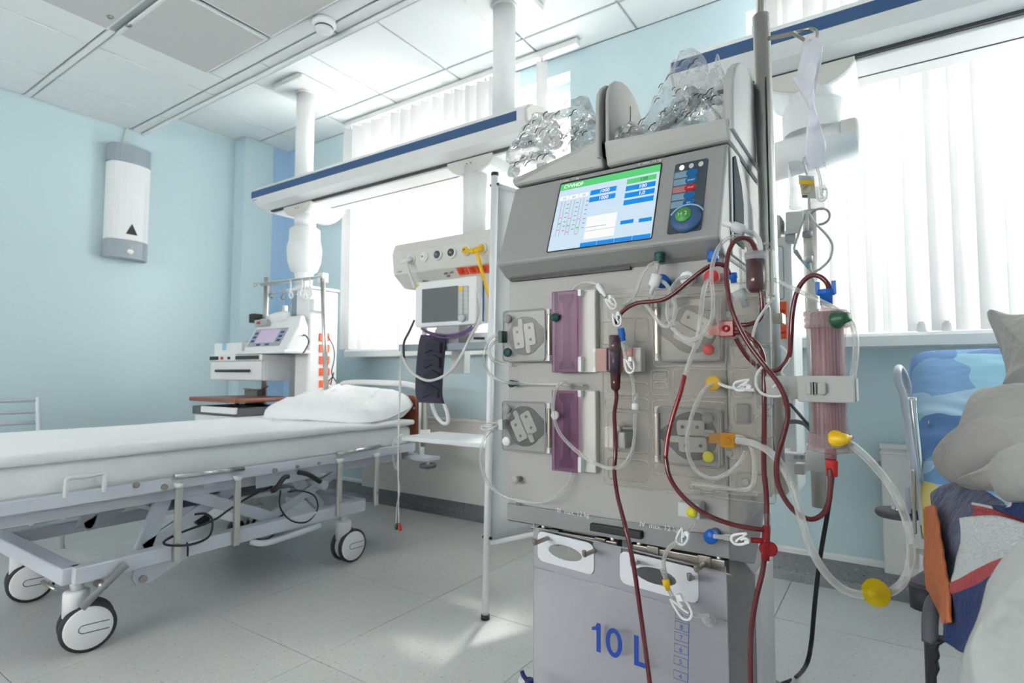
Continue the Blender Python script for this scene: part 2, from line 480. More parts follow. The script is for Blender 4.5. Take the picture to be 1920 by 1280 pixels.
# ================================================================== THE ROOM
def node_mat(name, rough, build):
    M = bpy.data.materials.new(name); M.use_nodes = True
    nt = M.node_tree; b = nt.nodes['Principled BSDF']; b.inputs['Roughness'].default_value = rough
    tc = nt.nodes.new('ShaderNodeTexCoord')
    build(nt, b, tc); MATS[name] = M
    return M
def _ramp(nt, src, stops, const=False):
    r = nt.nodes.new('ShaderNodeValToRGB'); e = r.color_ramp.elements
    if const: r.color_ramp.interpolation = 'CONSTANT'
    while len(e) < len(stops): e.new(0.5)
    for k, (p, c) in enumerate(stops): e[k].position = p; e[k].color = lin(c) + (1,)
    nt.links.new(src, r.inputs['Fac']); return r
def _speck(base, lo, hi):
    def f(nt, b, tc):
        n1 = nt.nodes.new('ShaderNodeTexNoise'); n1.inputs['Scale'].default_value = 95; n1.inputs['Detail'].default_value = 2
        n2 = nt.nodes.new('ShaderNodeTexNoise'); n2.inputs['Scale'].default_value = 3.0
        ob = nt.nodes.new('ShaderNodeNewGeometry')
        nt.links.new(ob.outputs['Position'], n1.inputs['Vector']); nt.links.new(ob.outputs['Position'], n2.inputs['Vector'])
        r = _ramp(nt, n1.outputs['Fac'], [(0.0, lo), (0.3, lo), (0.36, base), (0.64, base), (0.70, hi), (1.0, hi)])
        mx = nt.nodes.new('ShaderNodeMix'); mx.data_type = 'RGBA'; mx.blend_type = 'MULTIPLY'; mx.inputs['Factor'].default_value = 1
        r2 = _ramp(nt, n2.outputs['Fac'], [(0.3, (245, 245, 246)), (0.7, (255, 255, 255))])
        nt.links.new(r.outputs['Color'], mx.inputs['A']); nt.links.new(r2.outputs['Color'], mx.inputs['B'])
        nt.links.new(mx.outputs['Result'], b.inputs['Base Color'])
        b.inputs['Specular IOR Level'].default_value = 0.4
    return f
node_mat('vinyl_tile', 0.32, _speck((206, 206, 204), (172, 173, 174), (222, 222, 220)))
node_mat('vinyl_skirting', 0.45, _speck((140, 142, 146), (104, 106, 112), (176, 176, 178)))
mat('seam', (140, 140, 140), 0.7)
mat('wall_blue', (196, 216, 222), 0.6, var=0.02, vscale=2.0, bump=0.06, bscale=180)
mat('wall_blue_side', (194, 216, 224), 0.6, var=0.02, vscale=2.0)
mat('wall_stripe_blue', (166, 196, 224), 0.6, var=0.02, vscale=2.0)
mat('ceiling_tile_white', (232, 236, 237), 0.85, var=0.015, vscale=3, bump=0.05, bscale=300)
mat('ceiling_grid_white', (202, 208, 212), 0.7, var=0.02)
mat('sill_white', (236, 238, 238), 0.35, var=0.02)
def _perf(nt, b, tc):
    br = nt.nodes.new('ShaderNodeTexVoronoi'); br.inputs['Scale'].default_value = 130; br.inputs['Randomness'].default_value = 0.0
    nt.links.new(tc.outputs['Object'], br.inputs['Vector'])
    r = _ramp(nt, br.outputs['Distance'], [(0.0, (120, 120, 120)), (0.3, (128, 128, 128)), (0.4, (196, 196, 195)), (1.0, (200, 200, 199))])
    nt.links.new(r.outputs['Color'], b.inputs['Base Color'])
node_mat('perforated_metal', 0.6, _perf)

WY, LX, ZC, ZD, DY = 2.655, -4.05, 2.6, 2.42, 1.665      # window wall, side wall, ceiling, lowered ceiling, its edge
XR, YR = 2.3, -2.6                                       # where the modelled room ends

# floor with single tiles
fl = MB().box((LX - 0.1, YR, -0.06), (XR, WY + 0.2, -0.0035)).build('floor', 'seam'); tag(fl, kind='structure')
tp, tx0, ty0 = 0.5455, -1.455, 1.108
proto = None
for i in range(-5, 8):
    for j in range(-6, 4):
        x0, y0 = tx0 + i * tp, ty0 + j * tp
        x1, y1 = x0 + tp, y0 + tp
        if x0 > XR - 0.1 or x1 < LX or y1 < YR or y0 > WY: continue
        cx0, cx1, cy0, cy1 = max(x0, LX), min(x1, XR), max(y0, YR), min(y1, WY)
        full = cx0 == x0 and cx1 == x1 and cy0 == y0 and cy1 == y1
        if full and proto is not None:
            place(proto, fl, (x0, y0, 0)); continue
        g = 0.0012
        t = MB().box((cx0 - x0 + g, cy0 - y0 + g, -0.004), (cx1 - x0 - g, cy1 - y0 - g, 0.0)).build('floor_tile', 'vinyl_tile', bevel=0.0008, bseg=1)
        t.parent = fl; t.location = (x0, y0, 0)
        if full: proto = t

# side wall with its pilaster and blue corner stripe
w = MB().box((LX - 0.15, YR, 0), (LX, 2.29, ZC)).box((LX - 0.15, 2.29, 0), (-3.92, WY + 0.2, ZC))
wl = w.build('wall_left', 'wall_blue'); tag(wl, kind='structure')
MB().box((LX, 2.288, 0), (-3.92, 2.2895, ZC)).build('pilaster_side', 'wall_blue_side', wl)
MB().box((-3.9195, 2.52, 0), (-3.9185, WY, ZC)).build('painted_stripe', 'wall_stripe_blue', wl)

# window wall
SB, ST = 0.957, 1.006                                     # sill underside and top
W1 = (-3.03, -1.405, ST, 2.50); W2 = (-0.50, 2.2, ST, 2.50)
w = MB()
w.box((LX - 0.1, WY, 0), (XR, WY + 0.22, ST - 0.03))
w.box((LX - 0.1, WY, ST - 0.03), (W1[0], WY + 0.22, ZC)); w.box((W1[1], WY, ST - 0.03), (W2[0], WY + 0.22, ZC)); w.box((W2[1], WY, ST - 0.03), (XR, WY + 0.22, ZC))
w.box((W1[0], WY, W1[3]), (W1[1], WY + 0.22, ZC)); w.box((W2[0], WY, W2[3]), (W2[1], WY + 0.22, ZC))
wb = w.build('wall_back', 'wall_blue'); tag(wb, kind='structure')
MB().box((-3.9185, WY - 0.0015, 0.13), (-3.74, WY - 0.0005, ZC)).build('painted_stripe', 'wall_stripe_blue', wb)
tag(MB().box((XR, YR, 0), (XR + 0.1, WY + 0.2, ZC)).build('wall_right', 'wall_blue'), kind='structure')

# the wall behind the camera, unseen; its opening added and sized for fill light
ox0, ox1, oz0, oz1 = -3.3, -0.6, 1.05, 1.62
w = MB().box((LX - 0.1, YR - 0.1, 0), (XR, YR, oz0)).box((LX - 0.1, YR - 0.1, oz1), (XR, YR, ZC)).box((LX - 0.1, YR - 0.1, oz0), (ox0, YR, oz1)).box((ox1, YR - 0.1, oz0), (XR, YR, oz1))
tag(w.build('wall_front', 'wall_blue'), kind='structure')

# coved vinyl skirting with its white top strip
prof = [(WY, 0), (WY - 0.04, 0.0), (WY - 0.018, 0.012), (WY - 0.008, 0.03), (WY - 0.006, 0.108), (WY, 0.108)]
bb = MB().prism(prof, 'X', -3.92, XR).build('baseboard_back', 'vinyl_skirting'); tag(bb, kind='structure')
MB().prism([(WY, 0.106), (WY - 0.011, 0.106), (WY - 0.012, 0.122), (WY - 0.006, 0.13), (WY, 0.13)], 'X', -3.92, XR).build('top_strip', 'white_plastic', bb)
pr2 = [(LX, 0), (LX + 0.04, 0), (LX + 0.018, 0.012), (LX + 0.008, 0.03), (LX + 0.006, 0.11), (LX, 0.11)]
tag(MB().prism(pr2, 'Y', YR, 2.29).build('baseboard_left', 'vinyl_skirting'), kind='structure')

# windows: frame, casement bars, panes, sill
def window(name, W, bars, tr):
    x0, x1, z0, z1 = W; y = WY + 0.12
    fr = MB()
    for a, b in (((x0, z0), (x0 + 0.05, z1)), ((x1 - 0.05, z0), (x1, z1)), ((x0, z0), (x1, z0 + 0.06)), ((x0, z1 - 0.05), (x1, z1))):
        fr.box((a[0], y, a[1]), (b[0], y + 0.06, b[1]))
    f = fr.build(name, 'white_paint', bevel=0.004); tag(f, kind='structure')
    xs = [x0] + bars + [x1]
    for bx in bars: MB().box((bx - 0.035, y - 0.005, z0 + 0.06), (bx + 0.035, y + 0.065, z1 - 0.05)).build('mullion', 'white_paint', f)
    for a, b in zip(xs, xs[1:]):
        MB().box((a + 0.04, y + 0.003, tr - 0.03), (b - 0.04, y + 0.055, tr + 0.03)).build('transom', 'white_paint', f)
        for c, d in ((z0 + 0.05, tr - 0.02), (tr + 0.02, z1 - 0.04)):
            MB().box((a + 0.03, y + 0.026, c), (b - 0.03, y + 0.032, d)).build('pane', 'window_glass', f)
    return f
w1 = window('window_1', W1, [-2.48, -1.95], 2.34)
w2 = window('window_2', W2, [0.2, 0.9, 1.6], 2.34)
MB().prism([(2.50, SB), (2.50, ST - 0.012), (2.512, ST), (2.78, ST), (2.78, SB)], 'X', -3.03, -1.36).build('window_sill', 'sill_white', w1)
MB().prism([(2.50, SB), (2.50, ST - 0.012), (2.512, ST), (2.78, ST), (2.78, SB)], 'X', -0.47, 2.25).build('window_sill', 'sill_white', w2)

# ceiling: high part by the windows, lowered part, both with single tiles
cl = MB().box((LX - 0.1, DY, ZC + 0.012), (XR, WY + 0.2, ZC + 0.12)).box((LX - 0.1, YR, ZD + 0.012), (XR, DY - 0.012, ZC + 0.12)).build('ceiling', 'ceiling_grid_white'); tag(cl, kind='structure')
MB().box((LX, DY - 0.014, ZD - 0.012), (XR, DY, ZC)).build('drop_edge', 'ceiling_tile_white', cl)
gx = [LX, -3.675] + [-3.675 + 0.531 * k for k in range(1, 12)]
def ctile(x0, x1, y0, y1, z, g=0.006):
    MB().box((x0 + g, y0 + g, z), (x1 - g, y1 - g, z + 0.012)).build('ceiling_tile', 'ceiling_tile_white', cl, bevel=0.003, bseg=1)
for a, b in zip(gx, gx[1:]):
    for c, d in ((DY, 1.87), (1.87, 2.402), (2.402, WY)): ctile(a, min(b, XR), c, d, ZC)
PXE = -2.925                                              # edge of the perforated panels
for a, b in zip(gx, gx[1:]):
    if b > XR + 0.3: continue
    ctile(a, min(b, XR), 1.585, DY - 0.014, ZD)
    if a < PXE - 0.1:
        bb_ = min(b, PXE) if b > PXE else b
        for c, d in ((0.02, 0.53), (0.53, 1.04), (1.07, 1.585)): ctile(a, bb_, c, d, ZD)
ctile(PXE, XR, 1.49, 1.585, ZD)
for j, (c, d) in enumerate(((YR, -1.5), (-1.5, -1.0), (-1.0, -0.5), (-0.5, 0.02))):
    for a, b in zip(gx[::2], gx[2::2]): ctile(a, min(b, XR), c, d, ZD)
for k in range(8):
    for j, (c, d) in enumerate(((1.07, 1.485), (0.62, 1.035), (0.17, 0.585))):
        x0 = PXE + 0.57 * k; x1 = x0 + 0.545
        if x1 > XR: continue
        lab = {(0, 0): 'complete grey perforated ceiling panel with one small dark latch, its corner above the wall unit',
               (0, 1): 'grey perforated ceiling panel cut off by the top left picture edge, with a dark latch',
               (1, 0): 'grey perforated ceiling panel beside the round smoke detector'}.get((k, j))
        if lab is None:                                   # the rest of the perforated field, out of view
            o = MB().box((x0, c, ZD - 0.010), (x1, d, ZD + 0.002)).build('ceiling_tile', 'perforated_metal', cl); continue
        t = thing('ceiling_grille', ((x0 + x1) / 2, (c + d) / 2, ZD), lab, 'ceiling panel', 'perforated ceiling panels')
        MB().box((x0, c, ZD - 0.010), (x1, d, ZD + 0.002)).build('rim', 'ceiling_tile_white', t, bevel=0.002)
        MB().box((x0 + 0.014, c + 0.012, ZD - 0.0125), (x1 - 0.014, d - 0.012, ZD - 0.008)).build('perforated_sheet', 'perforated_metal', t)
        if k == 0:
            q = pZ(241, 48, ZD - 0.014) if j == 0 else pZ(207, 32, ZD - 0.014)
            MB().tube([q + Vector((0.014 * math.cos(a), 0.010 * math.sin(a), 0)) for a in [i * 0.9 for i in range(7)]], 0.003, 6).build('latch', 'dark_steel', t)
# channel strips between the tiles
t = MB().box((LX, 1.043, ZD - 0.003), (PXE, 1.067, ZD + 0.012)).build('grid_channel', 'white_plastic', cl)

# vertical blinds
def blind(name, x0, x1, y, ztop, zbot, slats, label, railx=None):
    t = thing(name, ((x0 + x1) / 2, y, zbot), label, 'blind')
    r0, r1 = railx or (x0, x1)
    MB().box((r0, y - 0.022, ztop - 0.032), (r1, y + 0.022, ztop)).build('head_rail', 'white_plastic', t, bevel=0.003)
    for xs, ang, wd_ in slats:
        u = Vector((math.cos(ang), math.sin(ang), 0)) * wd_ / 2; n = Vector((-math.sin(ang), math.cos(ang), 0))
        prof = []
        for q in (-1, -0.5, 0, 0.5, 1):
            p = Vector((xs, y, 0)) + u * q + n * (0.009 * (1 - q * q)); prof.append((p.x, p.y))
        back = [(a + n.x * 0.0012, b + n.y * 0.0012) for a, b in prof][::-1]
        MB().prism(prof + back, 'Z', zbot, ztop - 0.045, smooth=False).build('slat', 'blind_fabric', t)
        MB().box((xs - 0.006, y - 0.006, ztop - 0.05), (xs + 0.006, y + 0.006, ztop - 0.03)).build('slat_carrier', 'white_plastic', t)
    return t
random.seed(11)
sl = []
x = -3.07
while x < -1.72:
    ang = math.radians(random.uniform(28, 48)); sl.append((x, ang, 0.1)); x += random.uniform(0.082, 0.098)
sl.append((pY(1015, 150, 2.55).x, math.radians(35), 0.06))
re = pZ(1088, 80, 2.585)
blind('vertical_blind', -3.1, -1.7, 2.555, ZC - 0.005, ST + 0.004, sl, 'white vertical blind over the window behind the empty bed', (-3.12, re.x))
sl = []
for px_ in (1448, 1470, 1500, 1540, 1575, 1610, 1645, 1675, 1722, 1768, 1814, 1862, 1912, 1965, 2020, 2080, 2150, 2230):
    q = pY(px_, 450, 2.55); sl.append((q.x, math.radians(random.uniform(24, 44)), 0.1))
blind('vertical_blind', -0.5, 1.6, 2.555, ZC - 0.005, ST + 0.004, sl, 'white vertical blind of broad slats behind the colourful bed', (-0.52, 2.2))

# radiators under the sills
def radiator(x0, x1, label):
    t = thing('radiator', ((x0 + x1) / 2, 2.62, 0.1), label, 'radiator')
    MB().box((x0, 2.585, 0.105), (x1, 2.63, 0.575)).build('front_panel', 'radiator_paint', t, bevel=0.004)
    MB().box((x0 - 0.003, 2.582, 0.548), (x1 + 0.003, 2.633, 0.556)).box((x0 - 0.003, 2.578, 0.570), (x1 + 0.003, 2.64, 0.585)).build('top_grille', 'radiator_paint', t, bevel=0.002)
    MB().box((x0 + 0.08, 2.63, 0.2), (x0 + 0.12, WY, 0.5)).box((x1 - 0.12, 2.63, 0.2), (x1 - 0.08, WY, 0.5)).build('wall_bracket', 'radiator_paint', t)
    MB().cyl((x0 - 0.02, 2.61, 0.51), (x0, 2.61, 0.51), 0.009).build('vent_plug', 'dark_steel', t)
radiator(-2.93, -1.25, 'long white flat panel radiator under the window beside the empty bed')
radiator(-0.04, 1.2, 'white panel radiator partly hidden by the rail of the colourful bed')

# ================================================================== CEILING SUPPLY BEAMS
BF = 1.95                                                 # front face of the beams
def beam(name, x0, x1, label, cols, mounts):
    t = thing(name, ((x0 + x1) / 2, BF + 0.16, ZC), label, 'supply beam')
    prof = [(BF, 1.968), (BF, 1.924), (BF + 0.035, 1.888), (BF + 0.10, 1.868), (BF + 0.23, 1.868), (BF + 0.295, 1.888), (BF + 0.33, 1.924), (BF + 0.33, 1.968), (BF + 0.29, 2.004), (BF + 0.20, 2.022), (BF + 0.13, 2.022), (BF + 0.04, 2.004)]
    MB().prism(prof, 'X', x0, x1).build('beam_body', 'white_plastic', t, bevel=0.006)
    cap = [(a + (0.004 if a < BF + 0.16 else -0.004), b) for a, b in prof]
    MB().prism(cap, 'X', x0 - 0.012, x0 + 0.001).build('end_cap', 'cream_plastic', t, bevel=0.006)
    MB().prism(cap, 'X', x1 - 0.001, x1 + 0.012).build('end_cap', 'cream_plastic', t, bevel=0.006)
    MB().box((x0 - 0.002, BF - 0.004, 1.925), (x1 - 0.04, BF + 0.002, 1.966)).build('blue_stripe', 'blue_stripe', t, bevel=0.001)
    MB().box((x0 + 0.05, BF + 0.098, 1.858), (x1 - 0.02, BF + 0.112, 1.869)).build('shadow_groove', 'dark_rubber', t)
    MB().box((x0 + 0.05, BF + 0.115, 1.850), (x1 - 0.02, BF + 0.31, 1.869)).build('light_panel', 'white_plastic', t, bevel=0.004)
    MB().box((x0 + 0.15, BF + 0.23, 1.8485), (x1 - 0.15, BF + 0.236, 1.851)).build('panel_seam', 'dark_rubber', t)
    for cx in cols:
        MB().cyl((cx, BF + 0.145, 2.0), (cx, BF + 0.145, ZC - 0.03), 0.053, n=28).build('ceiling_column', 'white_plastic', t)
        MB().prism(rrect(cx - 0.14, BF - 0.005, cx + 0.14, BF + 0.295, 0.03), 'Z', ZC - 0.035, ZC - 0.002).build('ceiling_plate', 'white_plastic', t, bevel=0.008)
        MB().cyl((cx, BF + 0.145, ZC - 0.045), (cx, BF + 0.145, ZC - 0.034), 0.064, n=28).build('column_collar', 'white_plastic', t)
    for mx in mounts:                                     # half-moon brackets the arms hang from
        h = [(-0.14, 0.0)] + [(-0.14 * math.cos(a), -0.075 * math.sin(a)) for a in [math.pi * i / 14 for i in range(1, 14)]] + [(0.14, 0.0)]
        MB().prism([(mx + a, 1.862 + b) for a, b in h], 'Y', BF + 0.10, BF + 0.34).build('mount_cover', 'white_plastic', t, bevel=0.012)
        MB().prism([(mx + a * 0.97, 1.862 + b * 0.97) for a, b in h], 'Y', BF + 0.094, BF + 0.101).build('mount_face', 'cream_plastic', t, bevel=0.003)
        for d in (-0.012, 0.012): MB().cyl((mx + d, BF + 0.091, 1.838), (mx + d, BF + 0.097, 1.838), 0.004, n=8).build('screw', 'dark_steel', t)
    return t
XL = -2.95
b1 = beam('supply_beam', -3.25, -1.25, 'white ceiling beam with blue stripe hanging on two columns over the empty bed', [-2.94, -1.455], [-2.93, -1.62])
b2 = beam('supply_beam', -0.62, 1.7, 'white ceiling beam with blue stripe crossing the window in the top right', [0.6], [-0.20])
text('modul', 'maker_mark', 0.018, pX(476, 377, -3.2) + Vector((0, -0.012, -0.004)), XA, (0, 0.6, 1), 'print_blue', b1)

# smoke detector
q = pZ(608, 40, ZD)
t = thing('smoke_detector', q, 'round white smoke detector on the lowered ceiling', 'smoke detector')
MB().lathe([(0.0, 0), (0.052, 0.0), (0.052, 0.018), (0.046, 0.03), (0.0, 0.03)], q, (0, 0, -1), 24).build('base', 'white_plastic', t)
MB().lathe([(0.0, 0.03), (0.040, 0.03), (0.038, 0.036), (0.0, 0.036)], q, (0, 0, -1), 24).build('slot_ring', 'black_plastic', t)
MB().lathe([(0.0, 0.036), (0.040, 0.036), (0.036, 0.046), (0.018, 0.056), (0.0, 0.058)], q, (0, 0, -1), 24).build('dome', 'white_plastic', t)

# wall-mounted air steriliser (tall rounded white cover, grey ends)
zt, zb = pX(242, 272, LX + 0.09).z, pX(232, 484, LX + 0.09).z
ya, yb = pX(203, 300, LX + 0.05).y, pX(283, 300, LX + 0.05).y
ym = (ya + yb) / 2; hw = (yb - ya) / 2
t = thing('air_steriliser', (LX, ym, zb), 'tall white wall unit with grey ends and a dark triangle on the blue wall', 'wall unit')
def dprof(k=1.0, d=0.11):
    o = [(LX + 0.005, ym - hw * k)]
    for i in range(11):
        a = math.pi * i / 10; o.append((LX + 0.035 + (d - 0.035) * math.sin(a) ** 0.7 if 0 < i < 10 else LX + 0.035, ym - hw * k * math.cos(a)))
    return o + [(LX + 0.005, ym + hw * k)]
H_ = zt - zb
MB().prism(dprof(), 'Z', zb, zb + 0.16 * H_).build('lower_end', 'dispenser_grey', t, bevel=0.004)
MB().prism(dprof(0.98, 0.115), 'Z', zb + 0.16 * H_, zb + 0.84 * H_).build('cover', 'white_plastic', t, bevel=0.006)
MB().prism(dprof(), 'Z', zb + 0.84 * H_, zt).build('upper_end', 'dispenser_grey', t, bevel=0.004)
zz = zb + 0.24 * H_
MB().add([(LX + 0.118, ym - 0.032, zz - 0.022), (LX + 0.118, ym + 0.032, zz - 0.022), (LX + 0.1195, ym, zz + 0.045), (LX + 0.105, ym - 0.03, zz - 0.022), (LX + 0.105, ym + 0.03, zz - 0.022), (LX + 0.105, ym, zz + 0.043)],
         [(0, 1, 2), (5, 4, 3), (0, 3, 4, 1), (1, 4, 5, 2), (2, 5, 3, 0)]).build('triangle_mark', 'black_plastic', t)
MB().sph((LX + 0.098, ym, zb + 0.045), 0.022, 12).build('lower_knob', 'white_plastic', t)
MB().tube([(LX + 0.02, ym - 0.02, zt), (LX + 0.02, ym - 0.025, zt + 0.04), (LX + 0.012, ym - 0.01, ZD)], 0.006, 6).build('cable', 'cable_white', t)

# ================================================================== SUPPLY TOWER BESIDE THE EMPTY BED
TX = -2.86
t = thing('supply_tower', (TX, 2.1, 0.66), 'white square supply tower with rows of orange sockets behind the pillow', 'supply tower')
MB().cyl((TX - 0.05, 2.09, 1.80), (TX - 0.05, 2.09, 1.73), 0.062, n=24).lathe([(0.06, 0.07), (0.088, 0.09), (0.09, 0.16), (0.098, 0.19)], (TX - 0.05, 2.09, 1.80), (0, 0, -1), 28).build('swivel_head', 'white_plastic', t)
MB().lathe([(0.098, 0.0), (0.101, 0.03), (0.094, 0.10), (0.076, 0.15), (0.055, 0.165)], (TX - 0.05, 2.09, 1.61), (0, 0, -1), 28).build('swivel_cup', 'white_plastic', t)
MB().lathe([(0.056, 0.0), (0.05, 0.04), (0.05, 0.09), (0.07, 0.11), (0.07, 0.13)], (TX - 0.05, 2.09, 1.455), (0, 0, -1), 24).build('drop_tube', 'white_plastic', t)
# column body
bl_, br_ = pY(538, 540, 2.05), pY(632, 540, 2.05)
x0t, x1t = pY(550, 600, 2.0).x, pY(634, 600, 2.2).x
MB().box((x0t + 0.02, 2.0, 0.66), (x1t, 2.2, 1.33)).build('tower_body', 'white_plastic', t, bevel=0.012)
MB().box((x0t - 0.07, 2.03, 0.66), (x0t + 0.02, 2.17, 1.31)).build('side_channel', 'dispenser_grey', t, bevel=0.006)
MB().box((x0t - 0.08, 2.0, 1.33), (x1t + 0.01, 2.2, 1.345)).build('top_plate', 'white_plastic', t, bevel=0.004)
MB().box((x1t - 0.01, 2.0, 1.20), (x1t + 0.035, 2.14, 1.27)).build('side_bracket', 'white_plastic', t, bevel=0.006)
sk = None
for col_ in (602, 614):
    for py_ in (632, 653, 675, 697, 720):
        q = pX(col_, py_, x1t + 0.002)
        if sk is None:
            sk = MB().box((-0.004, -0.013, -0.023), (0.005, 0.013, 0.023)).build('orange_socket', 'orange_plastic', bevel=0.003); sk.parent = t; sk.location = q - t.location
        else: place(sk, t, q - t.location)
def cable(name, pts, r, m_, label, k=6, n=6, cat='cable', group=None):
    o = MB().tube(Y3(pts), r, n, k=k).build(name, m_); tag(o, label, cat, group); return o
cable('power_cable', [(615, 630, 2.07), (625, 650, 2.1), (627, 670, 2.1), (622, 695, 2.08), (624, 705, 2.08), (630, 715, 2.1)], 0.003, 'cable_black', 'thin black cable plugged into the upper orange socket of the tower')
cable('power_cable', [(614, 715, 2.07), (622, 708, 2.06), (626, 698, 2.07), (620, 720, 2.05), (621, 728, 2.05), (618, 738, 2.06)], 0.003, 'cable_black', 'knotted black cable at the lowest orange socket of the tower')
cable('power_cable', [(563, 632, 1.97), (572, 628, 1.95), (579, 640, 1.94), (573, 655, 1.94), (568, 662, 1.93)], 0.004, 'cable_black', 'black cable looping out of the back of the analyser')

# infusion frame with hooks in front of the tower
fr = thing('infusion_stand', (-2.9, 1.96, 0.5), 'steel infusion frame with wire hooks in front of the supply tower', 'infusion stand')
pr_, pl_ = pY(607, 520, 1.94), pY(500, 535, 1.98)
MB().cyl(pY(605, 522, 1.94), pY(612, 745, 1.94), 0.013, n=14).build('pole', 'steel', fr)
MB().cyl(pY(500, 520, 1.98), pY(494, 790, 1.98), 0.015, n=14).build('pole', 'steel', fr)
MB().box(pY(606, 512, 1.95) - Vector((0.02, 0.02, 0.0)), pY(606, 530, 1.95) + Vector((0.02, 0.02, 0.0))).build('clamp', 'white_plastic', fr, bevel=0.003)
a_, b_ = pY(490, 533, 1.96), pY(604, 519, 1.94)
MB().tube([a_, (a_ + b_) / 2, b_], 0.011, 8, k=1).build('cross_bar', 'white_paint', fr)
MB().tube(Y3([(606, 518, 1.93), (560, 523, 1.92), (500, 530, 1.92), (484, 531, 1.92), (476, 531, 1.92), (477, 537, 1.92), (484, 533, 1.92)]), 0.004, 6).build('front_wire', 'steel', fr)
MB().box(pY(497, 546, 1.99) - Vector((0, 0.01, 0.02)), pY(534, 550, 1.99) + Vector((0, 0.01, 0.01))).build('side_arm', 'white_paint', fr, bevel=0.003)
for hx, hy, z_ in ((508, 533, 22), (530, 536, 22)):
    MB().tube(Y3([(hx, hy, 1.96), (hx + 1, hy + 14, 1.96), (hx - 3, hy + z_, 1.96), (hx + 3, hy + z_ + 3, 1.96), (hx + 4, hy + z_ - 4, 1.96)]), 0.004, 6).build('hook', 'dark_steel', fr)
for hx, hy in ((545, 525), (566, 523), (571, 527), (581, 521)):
    MB().tube(Y3([(hx, hy, 1.915), (hx, hy + 14, 1.915), (hx - 3, hy + 28, 1.915), (hx + 1, hy + 34, 1.915), (hx + 4, hy + 29, 1.915), (hx, hy + 20, 1.915)]), 0.004, 6).build('hook', 'white_plastic', fr)

# drawer unit, analyser, box, bottles
zt = 0.94
dl, dr = pY(396, 690, 1.85).x, pY(492, 690, 1.85).x
du = thing('drawer_unit', (-3.1, 1.95, 0.8), 'white hanging drawer unit with a long black handle beside the supply tower', 'drawer unit')
DY0 = 1.85; dyb = 2.16
MB().box((dl, DY0 + 0.01, 0.805), (dr + 0.0, dyb, 0.925)).build('body', 'white_paint', du, bevel=0.004)
MB().box((dl - 0.005, DY0 - 0.01, 0.92), (dr + 0.005, dyb + 0.12, 0.955)).build('worktop', 'white_plastic', du, bevel=0.004)
dw = MB().box((dl + 0.004, DY0 - 0.006, 0.808), (dr - 0.004, DY0 + 0.012, 0.915)).build('drawer', 'white_plastic', du, bevel=0.004)
zh = pY(436, 695, DY0 - 0.02).z
MB().tube([(pY(405, 696, DY0 - 0.02).x, DY0 - 0.022, zh), (pY(468, 694, DY0 - 0.02).x, DY0 - 0.022, zh)], 0.008, 8, k=1).build('handle', 'dark_rubber', dw)
for u0, u1 in ((395, 409), (443, 485)):
    MB().box((pY(u0, 669, DY0 - 0.012).x, DY0 - 0.018, 0.927), (pY(u1, 669, DY0 - 0.012).x, DY0 - 0.009, 0.948)).build('rubber_strip', 'dark_rubber', du)
for u0, m_ in ((417, 'red_cap'), (430, 'black_plastic')):
    MB().cyl((pY(u0, 669, DY0 - 0.012).x, DY0 - 0.02, 0.937), (pY(u0, 669, DY0 - 0.012).x, DY0 - 0.009, 0.937), 0.008, n=12).build('button', m_, du)
# side rail of the worktop and the arm to the tower
MB().box((dr, DY0 + 0.03, 0.815), (dr + 0.004, dyb + 0.1, 0.92)).build('side_panel', 'white_paint', du)
MB().box((dr - 0.05, dyb, 0.82), (x0t + 0.05, dyb + 0.03, 0.90)).build('support_arm', 'white_paint', du)

an = thing('blood_analyser', (-3.05, 1.98, 0.955), 'white bench analyser with a sloping lilac screen on the drawer unit', 'analyser')
axl, axr = pY(470, 640, 1.93).x, pY(560, 640, 1.93).x
Z0 = 0.956
side = [(1.86, Z0), (1.86, Z0 + 0.035), (1.925, Z0 + 0.15), (1.94, Z0 + 0.215), (1.965, Z0 + 0.215), (1.992, Z0 + 0.15), (1.992, Z0)]
MB().prism(side, 'X', axl + 0.05, axr).build('body', 'white_plastic', an, bevel=0.008)
def onslope(u, v):      # u along X, v up the slope
    p0 = Vector((0, 1.86, Z0 + 0.035)); p1 = Vector((0, 1.925, Z0 + 0.15)); p = p0.lerp(p1, v); return Vector((axl + 0.05 + (axr - axl - 0.05) * u, p.y, p.z))
def slab(name, u0, u1, v0, v1, m_, par, lift=0.003, fn=onslope, nrm=Vector((0, -0.87, 0.49))):
    c = [fn(u0, v0), fn(u1, v0), fn(u1, v1), fn(u0, v1)]
    return MB().hexa([p - nrm * 0.002 for p in c], [p + nrm * lift for p in c]).build(name, m_, par)
slab('display_frame', 0.05, 0.8, 0.08, 0.98, 'panel_grey', an)
slab('display', 0.2, 0.65, 0.25, 0.92, 'pink_screen', an, 0.005)
for k_ in range(3):
    slab('key', 0.09, 0.16, 0.3 + 0.2 * k_, 0.4 + 0.2 * k_, 'print_blue', an, 0.006); slab('key', 0.69, 0.76, 0.3 + 0.2 * k_, 0.4 + 0.2 * k_, 'print_blue', an, 0.006)
for k_ in range(2): slab('key', 0.27 + 0.2 * k_, 0.36 + 0.2 * k_, 0.11, 0.19, 'print_blue', an, 0.006)
MB().box((axl + 0.08, 1.90, Z0 + 0.165), (axl + 0.2, 1.945, Z0 + 0.205)).build('sample_port', 'panel_grey', an, bevel=0.004)
MB().box((axl + 0.02, 1.90, Z0 + 0.19), (axl + 0.075, 1.96, Z0 + 0.245)).build('scanner', 'black_plastic', an, bevel=0.006)
MB().box((axl + 0.11, 1.897, Z0 + 0.178), (axl + 0.14, 1.902, Z0 + 0.192)).build('red_key', 'red_cap', an)
